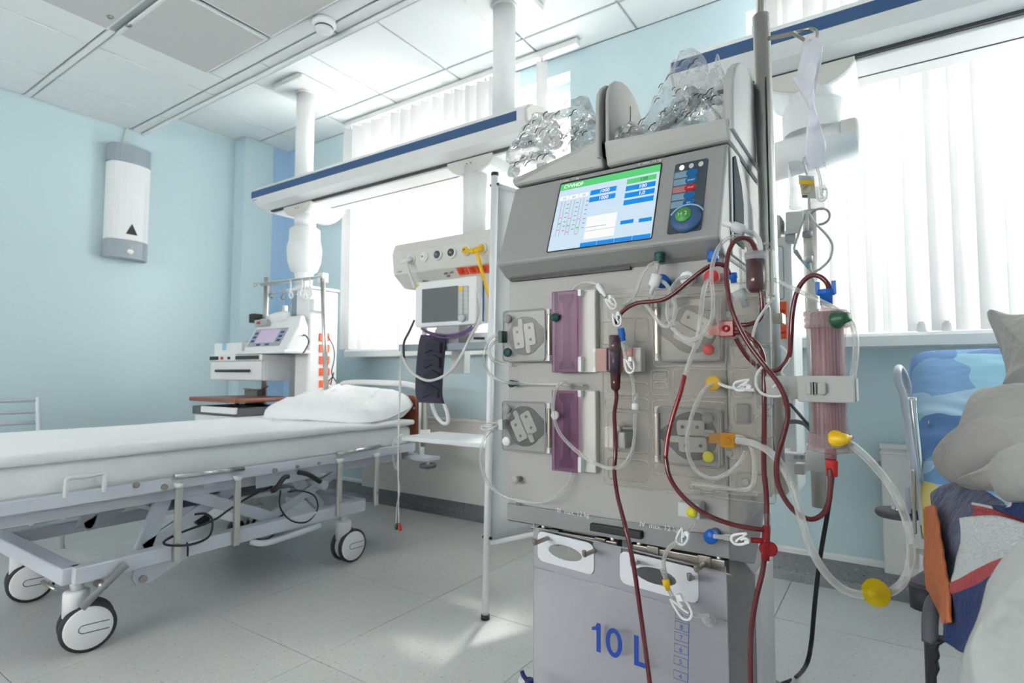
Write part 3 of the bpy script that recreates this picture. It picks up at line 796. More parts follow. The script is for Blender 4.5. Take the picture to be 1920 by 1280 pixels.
MB().inflate(Y3([(500, 595, 1.94), (515, 588, 1.94), (540, 583, 1.94), (543, 592, 1.94), (536, 603, 1.94), (508, 607, 1.94)]), (0.1, -1, 0.4), 0.025).build('top_lid', 'white_plastic', an)
MB().box((axl + 0.0, 1.83, Z0), (axr + 0.02, 2.0, Z0 + 0.02)).build('base_tray', 'white_plastic', an, bevel=0.006)

qa, qb = pY(402, 660, 1.88), pY(445, 642, 1.88)
bx = thing('cardboard_box', (qa.x, 1.9, 0.956), 'small white box with a blue flap on the drawer unit', 'box')
MB().box((qa.x, 1.88, 0.956), (qb.x + 0.05, 1.99, qb.z)).build('carton', 'white_plastic', bx, bevel=0.003)
MB().box((pY(417, 650, 1.878).x, 1.8775, qb.z - 0.045), (pY(424, 650, 1.878).x, 1.881, qb.z + 0.001)).build('blue_label', 'light_blue_plastic', bx)
for n_, (px_, py0, py1, r_, lab) in enumerate(((504, 592, 570, 0.028, 'pale blue spray bottle leaning behind the analyser'), (520, 588, 567, 0.026, 'round white-capped bottle behind the analyser'))):
    a_, b_ = pY(px_, py0, 2.03), pY(px_ - 2, py1, 2.03); d_ = (b_ - a_)
    z0_ = 0.956; a2 = Vector((a_.x, 2.14, z0_)); hgt = b_.z - z0_
    o = thing('bottle', a2, lab, 'bottle')
    MB().lathe([(0, 0), (r_, 0), (r_, hgt * 0.8), (r_ * 0.6, hgt * 0.88)], a2, ZA, 16).build('body', 'light_blue_plastic', o)
    MB().lathe([(r_ * 0.6, hgt * 0.87), (r_ * 0.62, hgt), (0, hgt)], a2, ZA, 16).build('cap', 'white_plastic', o)

# bedside table with a wooden leaf, tub, chair
tb = thing('bedside_table', (-3.3, 1.75, 0.0), 'white bedside cabinet with a raised wooden tray top behind the empty bed', 'table')
zt_ = 0.715
c4 = [pZ(327, 754, zt_), pZ(395, 760, zt_), pZ(508, 754, zt_), pZ(440, 749, zt_)]
a0 = pZ(395, 761, zt_); a1 = pZ(508, 756, zt_)
yf = 1.62; xl_, xr_ = pY(350, 758, yf).x, pY(506, 755, yf + 0.2).x
MB().prism(rrect(xl_, yf, xr_, yf + 0.36, 0.03), 'Z', zt_ - 0.022, zt_).build('tray_top', 'dark_wood', tb, bevel=0.006)
MB().cyl((xl_ + 0.16, yf + 0.2, 0.66), (xl_ + 0.16, yf + 0.2, zt_ - 0.02), 0.015).build('tray_post', 'dark_steel', tb)
MB().box((xl_ + 0.03, yf + 0.03, 0.08), (xr_ - 0.03, yf + 0.34, 0.62)).build('cabinet', 'white_paint', tb, bevel=0.006)
MB().box((xl_ + 0.02, yf + 0.02, 0.62), (xr_ - 0.02, yf + 0.35, 0.665)).build('cabinet_top', 'grey_rubber', tb, bevel=0.006)
MB().box((xl_ + 0.13, yf + 0.012, 0.635), (xr_ - 0.02, yf + 0.03, 0.668)).build('white_ledge', 'white_plastic', tb)
for cx_ in (xl_ + 0.07, xr_ - 0.07):
    for cy_ in (yf + 0.07, yf + 0.3): MB().cyl((cx_ - 0.015, cy_, 0.04), (cx_ + 0.015, cy_, 0.04), 0.04, n=16).box((cx_ - 0.01, cy_ - 0.01, 0.04), (cx_ + 0.01, cy_ + 0.01, 0.085)).build('castor', 'dark_rubber', tb)
a_, b_ = pY(507, 757, 2.1), pY(527, 730, 2.1)
tub = thing('waste_tub', (a_.x, 2.06, a_.z), 'small grey tub hooked on a wire beside the supply tower', 'tub')
MB().prism([(a_.x, a_.z), (b_.x, a_.z), (b_.x + 0.012, b_.z), (a_.x - 0.012, b_.z)], 'Y', 1.93, 1.995).build('tub_body', 'grey_tub', tub, bevel=0.006)
MB().tube([(a_.x - 0.03, 1.94, b_.z + 0.004), (a_.x + 0.02, 1.925, b_.z + 0.006), (b_.x + 0.02, 1.94, b_.z + 0.004), (b_.x + 0.02, 2.0, b_.z + 0.02)], 0.004, 6).build('wire_holder', 'dark_steel', tub)

# chair with a barred metal back at the left edge
ch = thing('metal_chair', (-3.75, 0.95, 0.0), 'pale metal chair with a barred back against the blue wall', 'chair')
CXp = -3.72
p_ = [pX(78, 745, CXp), pX(75, 812, CXp)]
yr_, ztop = p_[0].y, p_[0].z; yl_ = yr_ - 0.42
for yy in (yl_, yr_):
    MB().tube([(CXp - 0.06, yy, ztop), (CXp - 0.02, yy, 0.48), (CXp - 0.06, yy, 0.0)], 0.012, 8).build('rear_leg', 'bed_paint', ch)
    MB().tube([(CXp + 0.36, yy, 0.0), (CXp + 0.36, yy, 0.42)], 0.012, 8, k=1).build('front_leg', 'bed_paint', ch)
for zz in (ztop - 0.015, pX(74, 772, CXp).z, pX(73, 792, CXp).z):
    f_ = (zz - 0.48) / (ztop - 0.48)
    MB().tube([(CXp - 0.02 - 0.04 * f_, yl_, zz), (CXp - 0.02 - 0.04 * f_, yr_, zz)], 0.009, 8, k=1).build('back_bar', 'bed_paint', ch)
MB().prism(rrect(CXp - 0.02, yl_, CXp + 0.38, yr_, 0.03), 'Z', 0.42, 0.46).build('seat', 'panel_grey', ch, bevel=0.01)

# ================================================================== OUTLET PANEL, MONITOR, CUFF
PY_ = 2.0
op = thing('outlet_panel', (-1.72, 2.07, 1.28), 'pale grey gas and power outlet panel hanging over the patient monitor', 'outlet panel')
xl, xr = pY(735, 458, PY_).x, pY(985, 425, PY_).x
zt, zm, zb = 1.50, 1.345, 1.285
prof = [(PY_, zt), (PY_ + 0.012, zm), (PY_ + 0.09, zb), (PY_ + 0.20, zb), (PY_ + 0.20, zt)]
prof = [(PY_ + 0.02, zt), (PY_, zt - 0.05), (PY_ + 0.012, zm), (PY_ + 0.09, zb), (PY_ + 0.20, zb), (PY_ + 0.20, zt)]
MB().prism(prof, 'X', xl, xr).build('housing', 'cream_plastic', op, bevel=0.006)
MB().cyl((-1.62, BF + 0.145, zt - 0.01), (-1.62, BF + 0.145, 1.83), 0.058, n=28).build('support_column', 'white_plastic', op)
for i, (px_, py_, kind) in enumerate(((772, 486, 'w'), (796, 482, 'g'), (822, 478, 'k'), (848, 474, 'k'), (875, 470, 'y'), (905, 466, 'y'))):
    q = pY(px_, py_, PY_ + 0.004); d = Vector((0, -1, 0.06))
    col_ = {'w': 'white_plastic', 'g': 'white_plastic', 'k': 'dark_panel', 'y': 'yellow_plastic'}[kind]
    o = MB().lathe([(0, 0), (0.026, 0), (0.026, 0.008), (0.020, 0.012), (0.018, 0.006), (0, 0.006)], q, d, 20).build('gas_outlet', 'white_plastic', op)
    MB().lathe([(0, 0.008), (0.0185, 0.008), (0.0185, 0.014), (0.010, 0.016), (0, 0.016)], q, d, 18).build('outlet_insert', col_, o)
    MB().lathe([(0, 0.016), (0.006, 0.016), (0.006, 0.0185), (0, 0.0185)], q, d, 10).build('outlet_bore', 'dark_steel' if kind != 'y' else 'black_plastic', o)
for px_, py_ in ((868, 508), (889, 506), (910, 504)):
    q = pY(px_, py_, PY_ + 0.03)
    o = MB().hexa([q + Vector((-0.027, 0.004, -0.016)), q + Vector((0.027, 0.004, -0.016)), q + Vector((0.027, 0.02, -0.016)), q + Vector((-0.027, 0.02, -0.016))],
                  [q + Vector((-0.027, -0.02, 0.014)), q + Vector((0.027, -0.02, 0.014)), q + Vector((0.027, 0.0, 0.016)), q + Vector((-0.027, 0.0, 0.016))]).build('power_socket', 'orange_plastic', op, bevel=0.003)
    MB().lathe([(0, 0), (0.015, 0), (0.013, 0.002), (0, 0.002)], q + Vector((0, -0.012, -0.002)), Vector((0, -0.8, -0.6)), 14).build('socket_cup', 'orange_dark', o)
for px_, py_ in ((838, 512), (849, 510), (843, 517)):
    q = pY(px_, py_, PY_ + 0.03); MB().cyl(q, q + Vector((0, -0.018, -0.006)), 0.005, n=10).build('earth_stud', 'dark_steel', op)
text('modul', 'maker_mark', 0.012, pY(745, 511, PY_ + 0.004), XA, ZA, 'print_blue', op)
MB().box((-1.78, PY_ + 0.12, 0.85), (-1.70, PY_ + 0.17, zb + 0.01)).build('rear_spine', 'white_plastic', op, bevel=0.004)
MB().cyl((pY(797, 650, PY_ + 0.03).x, PY_ + 0.03, 0.50), (pY(797, 650, PY_ + 0.03).x, PY_ + 0.03, 1.30), 0.016, n=14).build('steel_pole', 'steel', op)
# plug-in couplings with their hoses
o = thing('suction_connector', pY(755, 490, PY_ - 0.03), 'white gas plug with a hanging hose at the end of the outlet panel', 'hose')
MB().cyl(pY(772, 486, PY_ - 0.012), pY(752, 492, PY_ - 0.045), 0.012, r2=0.009).build('plug', 'white_plastic', o)
MB().tube(Y3([(762, 492, PY_ - 0.04), (766, 505, PY_ - 0.04), (772, 525, PY_ - 0.04), (777, 540, PY_ - 0.03)]), 0.006, 8).build('hose', 'cable_white', o)
o = thing('air_connector', pY(895, 470, PY_ - 0.03), 'yellow gas plug with a yellow hose at the outlet panel', 'hose')
MB().cyl(pY(905, 466, PY_ - 0.012), pY(884, 471, PY_ - 0.04), 0.014, r2=0.012).cyl(pY(890, 470, PY_ - 0.04), pY(873, 471, PY_ - 0.025), 0.010).build('plug', 'yellow_plastic', o)
MB().tube(Y3([(895, 474, PY_ - 0.04), (901, 500, PY_ - 0.05), (911, 535, PY_ - 0.06), (920, 560, PY_ - 0.05), (930, 580, PY_ - 0.03), (940, 600, PY_)]), 0.008, 8).build('hose', 'yellow_plastic', o)

# monitor shelf
zs = pY(840, 650, 1.88).z
sh = thing('monitor_shelf', (-1.7, 1.95, zs), 'slim grey shelf under the patient monitor', 'shelf')
xs0, xs1 = pY(752, 650, 1.88).x, pY(1000, 645, 1.88).x
MB().box((xs0, 1.885, zs - 0.008), (xs1, 2.12, zs + 0.012)).build('shelf_board', 'panel_grey', sh, bevel=0.003)
MB().box((xs0 - 0.01, 1.875, zs - 0.012), (xs0 + 0.004, 1.90, zs + 0.018)).build('rail_end', 'dispenser_grey', sh, bevel=0.002)
MB().box((xs0, 1.876, zs - 0.014), (xs1, 1.886, zs + 0.016)).build('front_rail', 'dispenser_grey', sh, bevel=0.002)
# monitor
MYf = 1.885
c_tl, c_tr, c_br, c_bl = pY(779, 528, MYf), pY(893, 519, MYf), pY(886, 609, MYf), pY(778, 613, MYf)
mw0, mw1, mz0, mz1 = c_bl.x, c_tr.x, (c_bl.z + c_br.z) / 2, (c_tl.z + c_tr.z) / 2
mo = thing('patient_monitor', ((mw0 + mw1) / 2, 1.93, mz0), 'white patient monitor with a blank grey screen and a block of keys', 'monitor')
MB().prism(rrect(mw0, mz0, mw1, mz1, 0.012), 'Y', MYf, MYf + 0.05).build('front_housing', 'white_plastic', mo, bevel=0.005)
MB().prism(rrect(mw0 + 0.02, mz0 + 0.012, mw1 - 0.012, mz1 - 0.012, 0.012), 'Y', MYf + 0.05, MYf + 0.12).build('rear_housing', 'cream_plastic', mo, bevel=0.008)
MB().box((mw1 - 0.004, MYf + 0.045, mz0 + 0.015), (mw1 + 0.002, MYf + 0.055, mz1 - 0.015)).build('blue_edge', 'blue_cap', mo)
s_tl, s_br = pY(791, 541, MYf - 0.004), pY(857, 601, MYf - 0.004)
MB().box((s_tl.x, MYf - 0.003, s_br.z), (s_br.x, MYf + 0.004, s_tl.z - 0.003)).build('screen', 'screen_dark', mo, bevel=0.001)
MB().prism(rrect(pY(859, 535, MYf).x, pY(870, 600, MYf).z - 0.004, pY(879, 535, MYf).x, pY(870, 536, MYf).z, 0.004), 'Y', MYf - 0.002, MYf + 0.002).build('key_panel', 'panel_grey', mo)
for i in range(2):
    for j in range(6):
        q = pY(864 + i * 10, 541 + j * 8.6, MYf - 0.004)
        MB().prism(rrect(q.x - 0.011, q.z - 0.009, q.x + 0.011, q.z + 0.009, 0.003), 'Y', MYf - 0.005, MYf).build('key', 'yellow_plastic' if (i, j) == (0, 0) else 'button_grey', mo)
q = pY(867, 596, MYf - 0.004)
MB().lathe([(0, 0), (0.018, 0), (0.018, 0.006), (0.014, 0.012), (0, 0.012)], q, (0, -1, 0), 20).build('dial', 'button_grey', mo)
q = pY(782, 535, MYf - 0.004); MB().cyl(q, q + Vector((0, -0.002, 0)), 0.007, n=12).build('alarm_dot', 'yellow_green', mo)
MB().box((mw0 + 0.12, MYf + 0.01, zs + 0.012), (mw1 - 0.1, MYf + 0.1, mz0 + 0.002)).build('foot', 'panel_grey', mo, bevel=0.004)
# module, router box
q = pY(838, 628, 1.92)
md = thing('monitor_module', q, 'small dark grey module with a blue tab under the patient monitor', 'module')
MB().box((pY(815, 630, 1.92).x, 1.92, zs + 0.012), (pY(862, 630, 1.92).x, 2.02, pY(838, 616, 1.92).z)).build('case', 'panel_grey', md, bevel=0.003)
MB().box((pY(817, 632, 1.917).x, 1.916, zs + 0.02), (pY(860, 632, 1.917).x, 1.921, pY(838, 628, 1.917).z)).build('front', 'dark_panel', md)
MB().box((pY(837, 632, 1.914).x, 1.913, pY(838, 624, 1.917).z), (pY(841, 632, 1.914).x, 1.92, pY(838, 618, 1.917).z)).build('blue_tab', 'blue_cap', md)
rt_ = thing('network_box', pY(900, 635, 1.95), 'flat white box with a row of ports at the end of the monitor shelf', 'box')
MB().hexa([Vector((pY(877, 640, 1.93).x, 1.93, zs + 0.013)), Vector((pY(915, 640, 1.93).x, 1.93, zs + 0.013)), Vector((pY(915, 640, 1.93).x, 2.08, zs + 0.013)), Vector((pY(877, 640, 1.93).x, 2.08, zs + 0.013))],
          [Vector((pY(877, 640, 1.93).x, 1.94, zs + 0.06)), Vector((pY(915, 640, 1.93).x, 1.94, zs + 0.06)), Vector((pY(915, 640, 1.93).x, 2.07, zs + 0.075)), Vector((pY(877, 640, 1.93).x, 2.07, zs + 0.075))]).build('case', 'white_plastic', rt_, bevel=0.004)
for k_ in range(4):
    q = pY(890 + k_ * 5, 634, 1.928); MB().box(q - Vector((0.005, 0.002, 0.005)), q + Vector((0.005, 0.008, 0.005))).build('port', 'dark_panel', rt_)

# blood pressure cuff hanging from the shelf
cf = thing('pressure_cuff', pY(812, 650, 1.86), 'dark navy blood pressure cuff hanging from the monitor shelf', 'cuff')
rows = []
for (xa, xb, y, Y) in ((791, 836, 629, 1.868), (787, 835, 645, 1.855), (783, 832, 680, 1.85), (781, 829, 715, 1.85), (781, 829, 740, 1.845), (787, 834, 755, 1.84)):
    rows.append(Y3([(xa, y - 1, Y + 0.01), ((2 * xa + xb) / 3, y, Y), ((xa + 2 * xb) / 3, y, Y), (xb, y + 1, Y + 0.01)]))
MB().patch(rows, 3, 4).build('cuff_body', 'cuff_navy', cf, solid=0.012)
for k_ in range(4):
    y0, y1 = 638 + 29 * k_, 662 + 28 * k_
    xo = -1.2 * k_
    c = Y3([(795 + xo, y1, 1.835), (795 + xo, y0 + 6, 1.838), (811 + xo, y0 - 3, 1.835), (824 + xo, y0 + 4, 1.835), (824 + xo, y1, 1.83), (810 + xo, y1 - 7, 1.83)])
    n_ = Vector((0, -0.003, 0))
    V = c + [p + Vector((0, 0.012, 0)) for p in c]
    F = [(0, 5, 4, 3, 2, 1), (6, 7, 8, 9, 10, 11)] + [(i, (i + 1) % 6, 6 + (i + 1) % 6, 6 + i) for i in range(6)]
    MB().add(V, F).build('pocket', 'cuff_dark', cf, bevel=0.001)
MB().tube(Y3([(808, 752, 1.85), (812, 765, 1.85), (820, 783, 1.86), (832, 794, 1.86), (840, 790, 1.86), (838, 772, 1.86), (830, 752, 1.86)]), 0.008, 8).build('air_hose', 'white_plastic', cf)
cable('monitor_cable', [(893, 540, 1.9), (901, 570, 1.87), (898, 600, 1.86), (880, 635, 1.83), (868, 660, 1.82), (850, 690, 1.82), (825, 708, 1.815), (800, 713, 1.815), (775, 700, 1.82), (760, 680, 1.84), (754, 660, 1.86), (753, 650, 1.87)], 0.006, 'cable_white', 'thick white monitor cable hanging in a wide loop across the navy cuff', n=8)
cable('monitor_cable', [(885, 610, 1.87), (870, 622, 1.86), (840, 628, 1.86), (810, 624, 1.87), (790, 616, 1.88)], 0.005, 'cable_purple', 'upper purple cable sagging below the patient monitor')
cable('monitor_cable', [(900, 560, 1.9), (899, 590, 1.88), (890, 612, 1.87), (860, 630, 1.86), (825, 632, 1.86), (795, 620, 1.87)], 0.005, 'cable_purple', 'lower purple cable running up the side of the patient monitor')
cable('monitor_cable', [(777, 600, 1.9), (768, 620, 1.88), (758, 640, 1.865), (757, 660, 1.85), (759, 675, 1.85), (765, 690, 1.85)], 0.005, 'cable_black', 'dark cable dropping from the left side of the patient monitor')
o = thing('electrode_leads', pY(748, 985, 1.75), 'pair of thin leads with red and green clips hanging to the floor', 'cable')
MB().tube(Y3([(752, 655, 1.86), (749, 720, 1.84), (748, 800, 1.82), (746, 880, 1.8), (749, 920, 1.79), (744, 950, 1.79), (743, 985, 1.79)]), 0.0028, 6).build('lead', 'cable_white', o)
MB().tube(Y3([(751, 660, 1.86), (751, 720, 1.84), (747, 800, 1.82), (747, 880, 1.8), (747, 930, 1.79), (748, 985, 1.79)]), 0.0028, 6).build('lead', 'cable_white', o)
MB().lathe([(0, 0), (0.004, 0.002), (0.008, 0.015), (0.007, 0.028), (0, 0.03)], pY(744, 980, 1.79), (0, 0, -1), 10).build('green_clip', 'bottle_green', o)
MB().lathe([(0, 0), (0.004, 0.002), (0.009, 0.02), (0.008, 0.034), (0, 0.037)], pY(748, 979, 1.79), (0.25, 0, -1), 10).build('red_clip', 'red_cap', o)

# shelf on the lower end of the steel pole
st_ = thing('side_shelf', pY(800, 815, 1.9), 'white flat shelf board beside the head of the empty bed', 'shelf')
zq = pY(753, 824, 1.85).z
xa, xb = pY(753, 824, 1.85).x, pY(930, 838, 1.85).x
MB().box((xa, 1.85, zq - 0.004), (xb, 2.11, zq + 0.016)).build('board', 'white_paint', st_, bevel=0.003)
MB().cyl((pY(797, 820, PY_ + 0.03).x, PY_ + 0.03, zq - 0.03), (pY(797, 820, PY_ + 0.03).x, PY_ + 0.03, zq + 0.03), 0.024, n=16).build('pole_clamp', 'white_plastic', st_)

# folding screen behind the machine
fs = thing('folding_screen', (-1.0, 1.7, 0.0), 'white fabric folding screen with a slim pale post in front of the window', 'screen')
P0, P1 = pZ(910, 1160, 0.0), pY(928, 330, 1.60)
MB().cyl(P0 + Vector((0, 0, 0.015)), P1, 0.0125, n=14).build('post', 'white_paint', fs)
MB().cyl(P0, P0 + Vector((0, 0, 0.016)), 0.0155, n=14).build('foot_cap', 'black_plastic', fs)
MB().cyl(P1, P1 + Vector((0, 0, 0.012)), 0.0135, n=14).build('top_cap', 'black_plastic', fs)
Pb = Vector((-0.90, 2.30, 0.0)); Pt = Vector((-0.90, 2.30, 1.50))
MB().cyl(Pb + Vector((0, 0, 0.015)), Pt, 0.0125, n=14).build('post', 'white_paint', fs)
MB().cyl(Pb, Pb + Vector((0, 0, 0.016)), 0.0155, n=14).build('foot_cap', 'black_plastic', fs)
for z_ in (0.262, 1.535):
    f_ = z_ / P1.z
    MB().cyl(P0.lerp(P1, min(1, f_ * 0.99)), Vector((-0.90, 2.30, min(z_, 1.49))), 0.009, n=10).build('cross_tube', 'white_paint', fs)
rows = []
for i in range(7):
    v = i / 6; a = P0.lerp(P1, 0.985 - 0.815 * v); b = Pb.lerp(Pt, 0.985 - 0.815 * v)
    rows.append([a.lerp(b, u / 6) + Vector((0.004 * math.sin(u * 2.1 + v), 0.008 * math.sin(u * 1.7), 0)) for u in range(7)])
MB().patch(rows, 2, 2).build('fabric_panel', 'screen_fabric', fs, solid=0.002)
for q in (P0.lerp(P1, 0.18), P0.lerp(P1, 0.98)): MB().cyl(q - Vector((0.018, 0, 0)), q + Vector((0.018, 0, 0)), 0.005, n=8).build('fabric_clip', 'black_plastic', fs)

# ================================================================== THE EMPTY BED
BX, BXF = -2.05, -2.82                                    # near and far side of the frame
bd = thing('hospital_bed', ((BX + BXF) / 2, 1.25, 0.0), 'white wheeled hospital bed frame with folded steel side rails, standing empty', 'bed')
for nm, x in (('side_rail', BX), ('side_rail', BXF)):
    MB().box((x - 0.012, 0.18, 0.452), (x + 0.012, 2.15, 0.492)).build(nm, 'bed_paint', bd, bevel=0.004)
MB().box((BXF + 0.03, 0.25, 0.405), (BX - 0.05, 2.12, 0.455)).build('mattress_base', 'bed_paint', bd, bevel=0.006)
for y in (0.2, 1.1, 2.13): MB().box((BXF, y - 0.02, 0.44), (BX, y + 0.02, 0.475)).build('cross_member', 'bed_paint', bd)
# lower chassis
LN, LF = BX - 0.01, -2.72
y0_, y1_ = 0.70, 1.82
for x in (LN, LF):
    MB().box((x - 0.025, y0_, 0.215), (x + 0.025, y1_, 0.265)).build('chassis_rail', 'bed_paint', bd, bevel=0.004)
for y in (y0_, y1_):
    MB().box((LF, y - 0.025, 0.215), (LN, y + 0.025, 0.265)).build('chassis_crossbar', 'bed_paint', bd, bevel=0.004)
def bar(a, b, w, th, name='lift_arm', m_='bed_paint'):    # flat bar in a plane of constant X
    a = Vector(a); b = Vector(b); d = (b - a).normalized(); n_ = Vector((0, -d.z, d.y)) * w / 2; x_ = Vector((th / 2, 0, 0))
    return MB().hexa([a - n_ - x_, a + n_ - x_, b + n_ - x_, b - n_ - x_], [a - n_ + x_, a + n_ + x_, b + n_ + x_, b - n_ + x_]).build(name, m_, bd, bevel=0.004)
for x in (BX - 0.10, LF + 0.08):
    bar((x, 0.93, 0.24), (x, 1.01, 0.45), 0.055, 0.02)
    bar((x, 0.93, 0.245), (x - 0.0, 1.25, 0.40), 0.045, 0.02)
    bar((x + 0.03, 1.02, 0.43), (x + 0.03, 1.42, 0.25), 0.045, 0.02)
    bar((x, 1.50, 0.42), (x, 1.66, 0.25), 0.05, 0.02)
    bar((x + 0.02, 1.40, 0.26), (x + 0.02, 1.74, 0.40), 0.035, 0.02)
MB().cyl((LF, 1.55, 0.36), (BX - 0.02, 1.62, 0.36), 0.02, n=12).build('torsion_tube', 'bed_paint', bd)
MB().box((BXF + 0.1, 1.0, 0.345), (BX - 0.1, 1.5, 0.36)).build('motor_tray', 'bed_paint', bd)
MB().cyl((-2.4, 0.98, 0.36), (-2.4, 1.25, 0.37), 0.03, n=14).build('lift_motor', 'steel', bd)
# near brackets under the chassis
for y, z in ((0.90, 0.20), ):
    MB().prism([(y - 0.03, 0.225), (y - 0.035, 0.18), (y - 0.02, 0.155), (y + 0.02, 0.155), (y + 0.18, 0.225)], 'X', LN - 0.012, LN + 0.004).build('pedal_bracket', 'bed_paint', bd, bevel=0.004)
    MB().cyl((LN + 0.002, y - 0.005, 0.175), (LN + 0.014, y - 0.005, 0.175), 0.012, n=12).build('pivot_bolt', 'dark_steel', bd)
MB().cyl(((LN + LF) / 2 + 0.2, y0_ - 0.03, 0.205), (LN - 0.02, y0_ - 0.03, 0.205), 0.006, n=8).build('brake_rod', 'dark_steel', bd)
MB().tube([pX(470, 1015, BX), pX(490, 1018, BX + 0.03), pX(520, 1012, BX + 0.04), pX(600, 985, BX + 0.04)], 0.012, 8).build('foot_pedal', 'bed_paint', bd)
for px_, py_ in ((308, 913), (515, 882), (557, 875), (598, 868), (255, 909)):
    q = pX(px_, py_, BX + 0.012); MB().cyl(q, q + Vector((0.006, 0, 0)), 0.010 if px_ < 530 else 0.007, n=12).build('bolt', 'dark_steel', bd)
q = pX(540, 900, BX); MB().box((BX - 0.02, q.y - 0.13, 0.40), (BX - 0.012, q.y + 0.17, 0.46)).build('lever_plate', 'bed_paint', bd, bevel=0.002)
# folded steel side rails with their hanging posts
for (a, b) in (((326, 893), (457, 878)), ((631, 851), (712, 836))):
    MB().tube([pX(*a, BX + 0.02), pX(*b, BX + 0.02)], 0.009, 10, k=1).build('steel_hand_rail', 'chrome', bd)
for tx, ty, bx_, by_ in ((336, 912, 333, 1050), (446, 898, 443, 1022), (637, 866, 634, 967), (706, 855, 704, 947)):
    a, b = pX(tx, ty, BX + 0.022), pX(bx_, by_, BX + 0.022)
    po = MB().box((BX + 0.014, a.y - 0.011, b.z), (BX + 0.03, a.y + 0.011, a.z)).build('rail_post', 'steel', bd, bevel=0.003)
    MB().cyl((BX + 0.022, a.y, a.z - 0.004), (BX + 0.022, a.y, a.z + 0.014), 0.012, r2=0.018, n=12).build('post_socket', 'white_plastic', po)
    MB().cyl((BX + 0.03, a.y, b.z + 0.06), (BX + 0.034, a.y, b.z + 0.06), 0.004, n=8).build('post_pin', 'chrome', po)
MB().tube([pX(121, 933, BX + 0.01), pX(124, 908, BX + 0.012), pX(128, 897, BX + 0.012), pX(160, 893, BX + 0.012), pX(192, 887, BX + 0.012), pX(197, 892, BX + 0.012), pX(194, 922, BX + 0.01)], 0.0065, 8).build('loop_handle', 'white_paint', bd)
MB().tube([pX(755, 815, BX + 0.01), pX(740, 826, BX), pX(735, 850, BX), pX(742, 880, BX - 0.02)], 0.007, 8).build('loop_handle', 'white_paint', bd)
# black release levers and their cables
MB().tube([pX(540, 893, BX + 0.02), pX(532, 896, BX + 0.03), pX(518, 915, BX + 0.035), pX(509, 920, BX + 0.035)], 0.010, 8).build('release_lever', 'black_plastic', bd)
MB().tube([pX(559, 885, BX + 0.02), pX(575, 888, BX + 0.03), pX(592, 897, BX + 0.035), pX(601, 903, BX + 0.035)], 0.010, 8).build('release_lever', 'black_plastic', bd)
MB().tube([pX(526, 919, BX), pX(525, 950, BX + 0.01), pX(545, 975, BX + 0.015), pX(575, 978, BX + 0.015), pX(595, 955, BX + 0.01), pX(590, 930, BX), pX(565, 920, BX), pX(540, 922, BX)], 0.0035, 6).build('cable_loop', 'cable_black', bd)
MB().tube([pX(510, 912, BX), pX(470, 930, BX + 0.01), pX(430, 955, BX + 0.015), pX(400, 975, BX + 0.01), pX(340, 998, BX), pX(308, 1015, BX + 0.03), pX(320, 1022, BX + 0.04), pX(360, 1020, BX + 0.04), pX(392, 1005, BX + 0.03), pX(398, 975, BX + 0.01), pX(385, 963, BX - 0.02), pX(365, 964, BX - 0.03)], 0.0042, 6).build('control_cable', 'cable_black', bd)
MB().tube([pX(352, 1042, BX + 0.02), pX(352, 1020, BX + 0.035), pX(349, 1018, BX + 0.035)], 0.003, 6).build('cable_tie', 'cable_black', bd)
# castors
def castor(gx_, gy_, ang, name='castor', brake=None):
    ax = Vector((math.cos(ang), math.sin(ang), 0)); fw_ = Vector((-ax.y, ax.x, 0))
    c = Vector((gx_, gy_, 0.0735)); R = 0.0735
    body = MB().lathe([(0.012, -0.012), (0.034, -0.010), (0.034, 0.062), (0.026, 0.068), (0, 0.068)], (c - fw_ * 0.03) + Vector((0, 0, 0.045)), ZA, 18)
    body.box(c - ax * 0.013 - Vector((0, 0, 0.0)) - fw_ * 0.03, c + ax * 0.013 + Vector((0, 0, 0.05)))
    body.cyl(c - fw_ * 0.03 + Vector((0, 0, 0.10)), c - fw_ * 0.03 + Vector((0, 0, 0.16)), 0.018, n=14)
    ca = body.build(name, 'white_plastic', bd)
    for s in (-1, 1):
        p = c + ax * s * 0.017
        MB().lathe([(R - 0.012, 0), (R - 0.003, 0.001), (R, 0.005), (R, 0.014), (R - 0.003, 0.018), (R - 0.012, 0.019)], p, ax * s, 32).build('tyre', 'dark_rubber', ca)
        MB().lathe([(0, 0.001), (R - 0.009, 0.001), (R - 0.009, 0.018), (R - 0.016, 0.022), (0, 0.023)], p, ax * s, 32).build('wheel_disc', 'white_plastic', ca)
        # recessed slot on the wheel face
        q = p + ax * s * 0.0232; u = fw_.copy() * s; pts = []
        for i in range(9): a = -math.pi / 2 + math.pi * i / 8; pts.append(q + u * (0.012 + 0.012 * math.cos(a)) * -1 + Vector((0, 0, 0.012 * math.sin(a))))
        pts = [q + u * 0.052 + Vector((0, 0, -0.012))] + pts + [q + u * 0.052 + Vector((0, 0, 0.012))]
        MB().tube(pts, 0.0013, 5, k=1).build('wheel_groove', 'grey_rubber', ca)
    return ca
c1 = pZ(146, 1216, 0)
castor(BX - 0.035, 0.755, math.radians(-14)); castor(LF + 0.02, 0.79, math.radians(-12))
castor(BX - 0.02, 1.755, math.radians(-2)); castor(LF + 0.03, 1.72, math.radians(-4))
# brake levers at the foot
for (a, b, X_) in (((236, 1058), (152, 1140), BX + 0.03), ((14, 1008), (52, 1024), LF - 0.02)):
    p, q = pX(*a, X_), pX(*b, X_)
    MB().tube([p, p.lerp(q, 0.3), p.lerp(q, 0.7), q], lambda t: 0.010 + 0.003 * abs(2 * t - 1), 10).build('brake_lever', 'lever_grey', bd)
    MB().cyl(p.lerp(q, 0.5) - Vector((0.05, 0, 0)), p.lerp(q, 0.5) + Vector((0.004, 0, 0)), 0.012, n=12).build('brake_axle', 'dark_steel', bd)
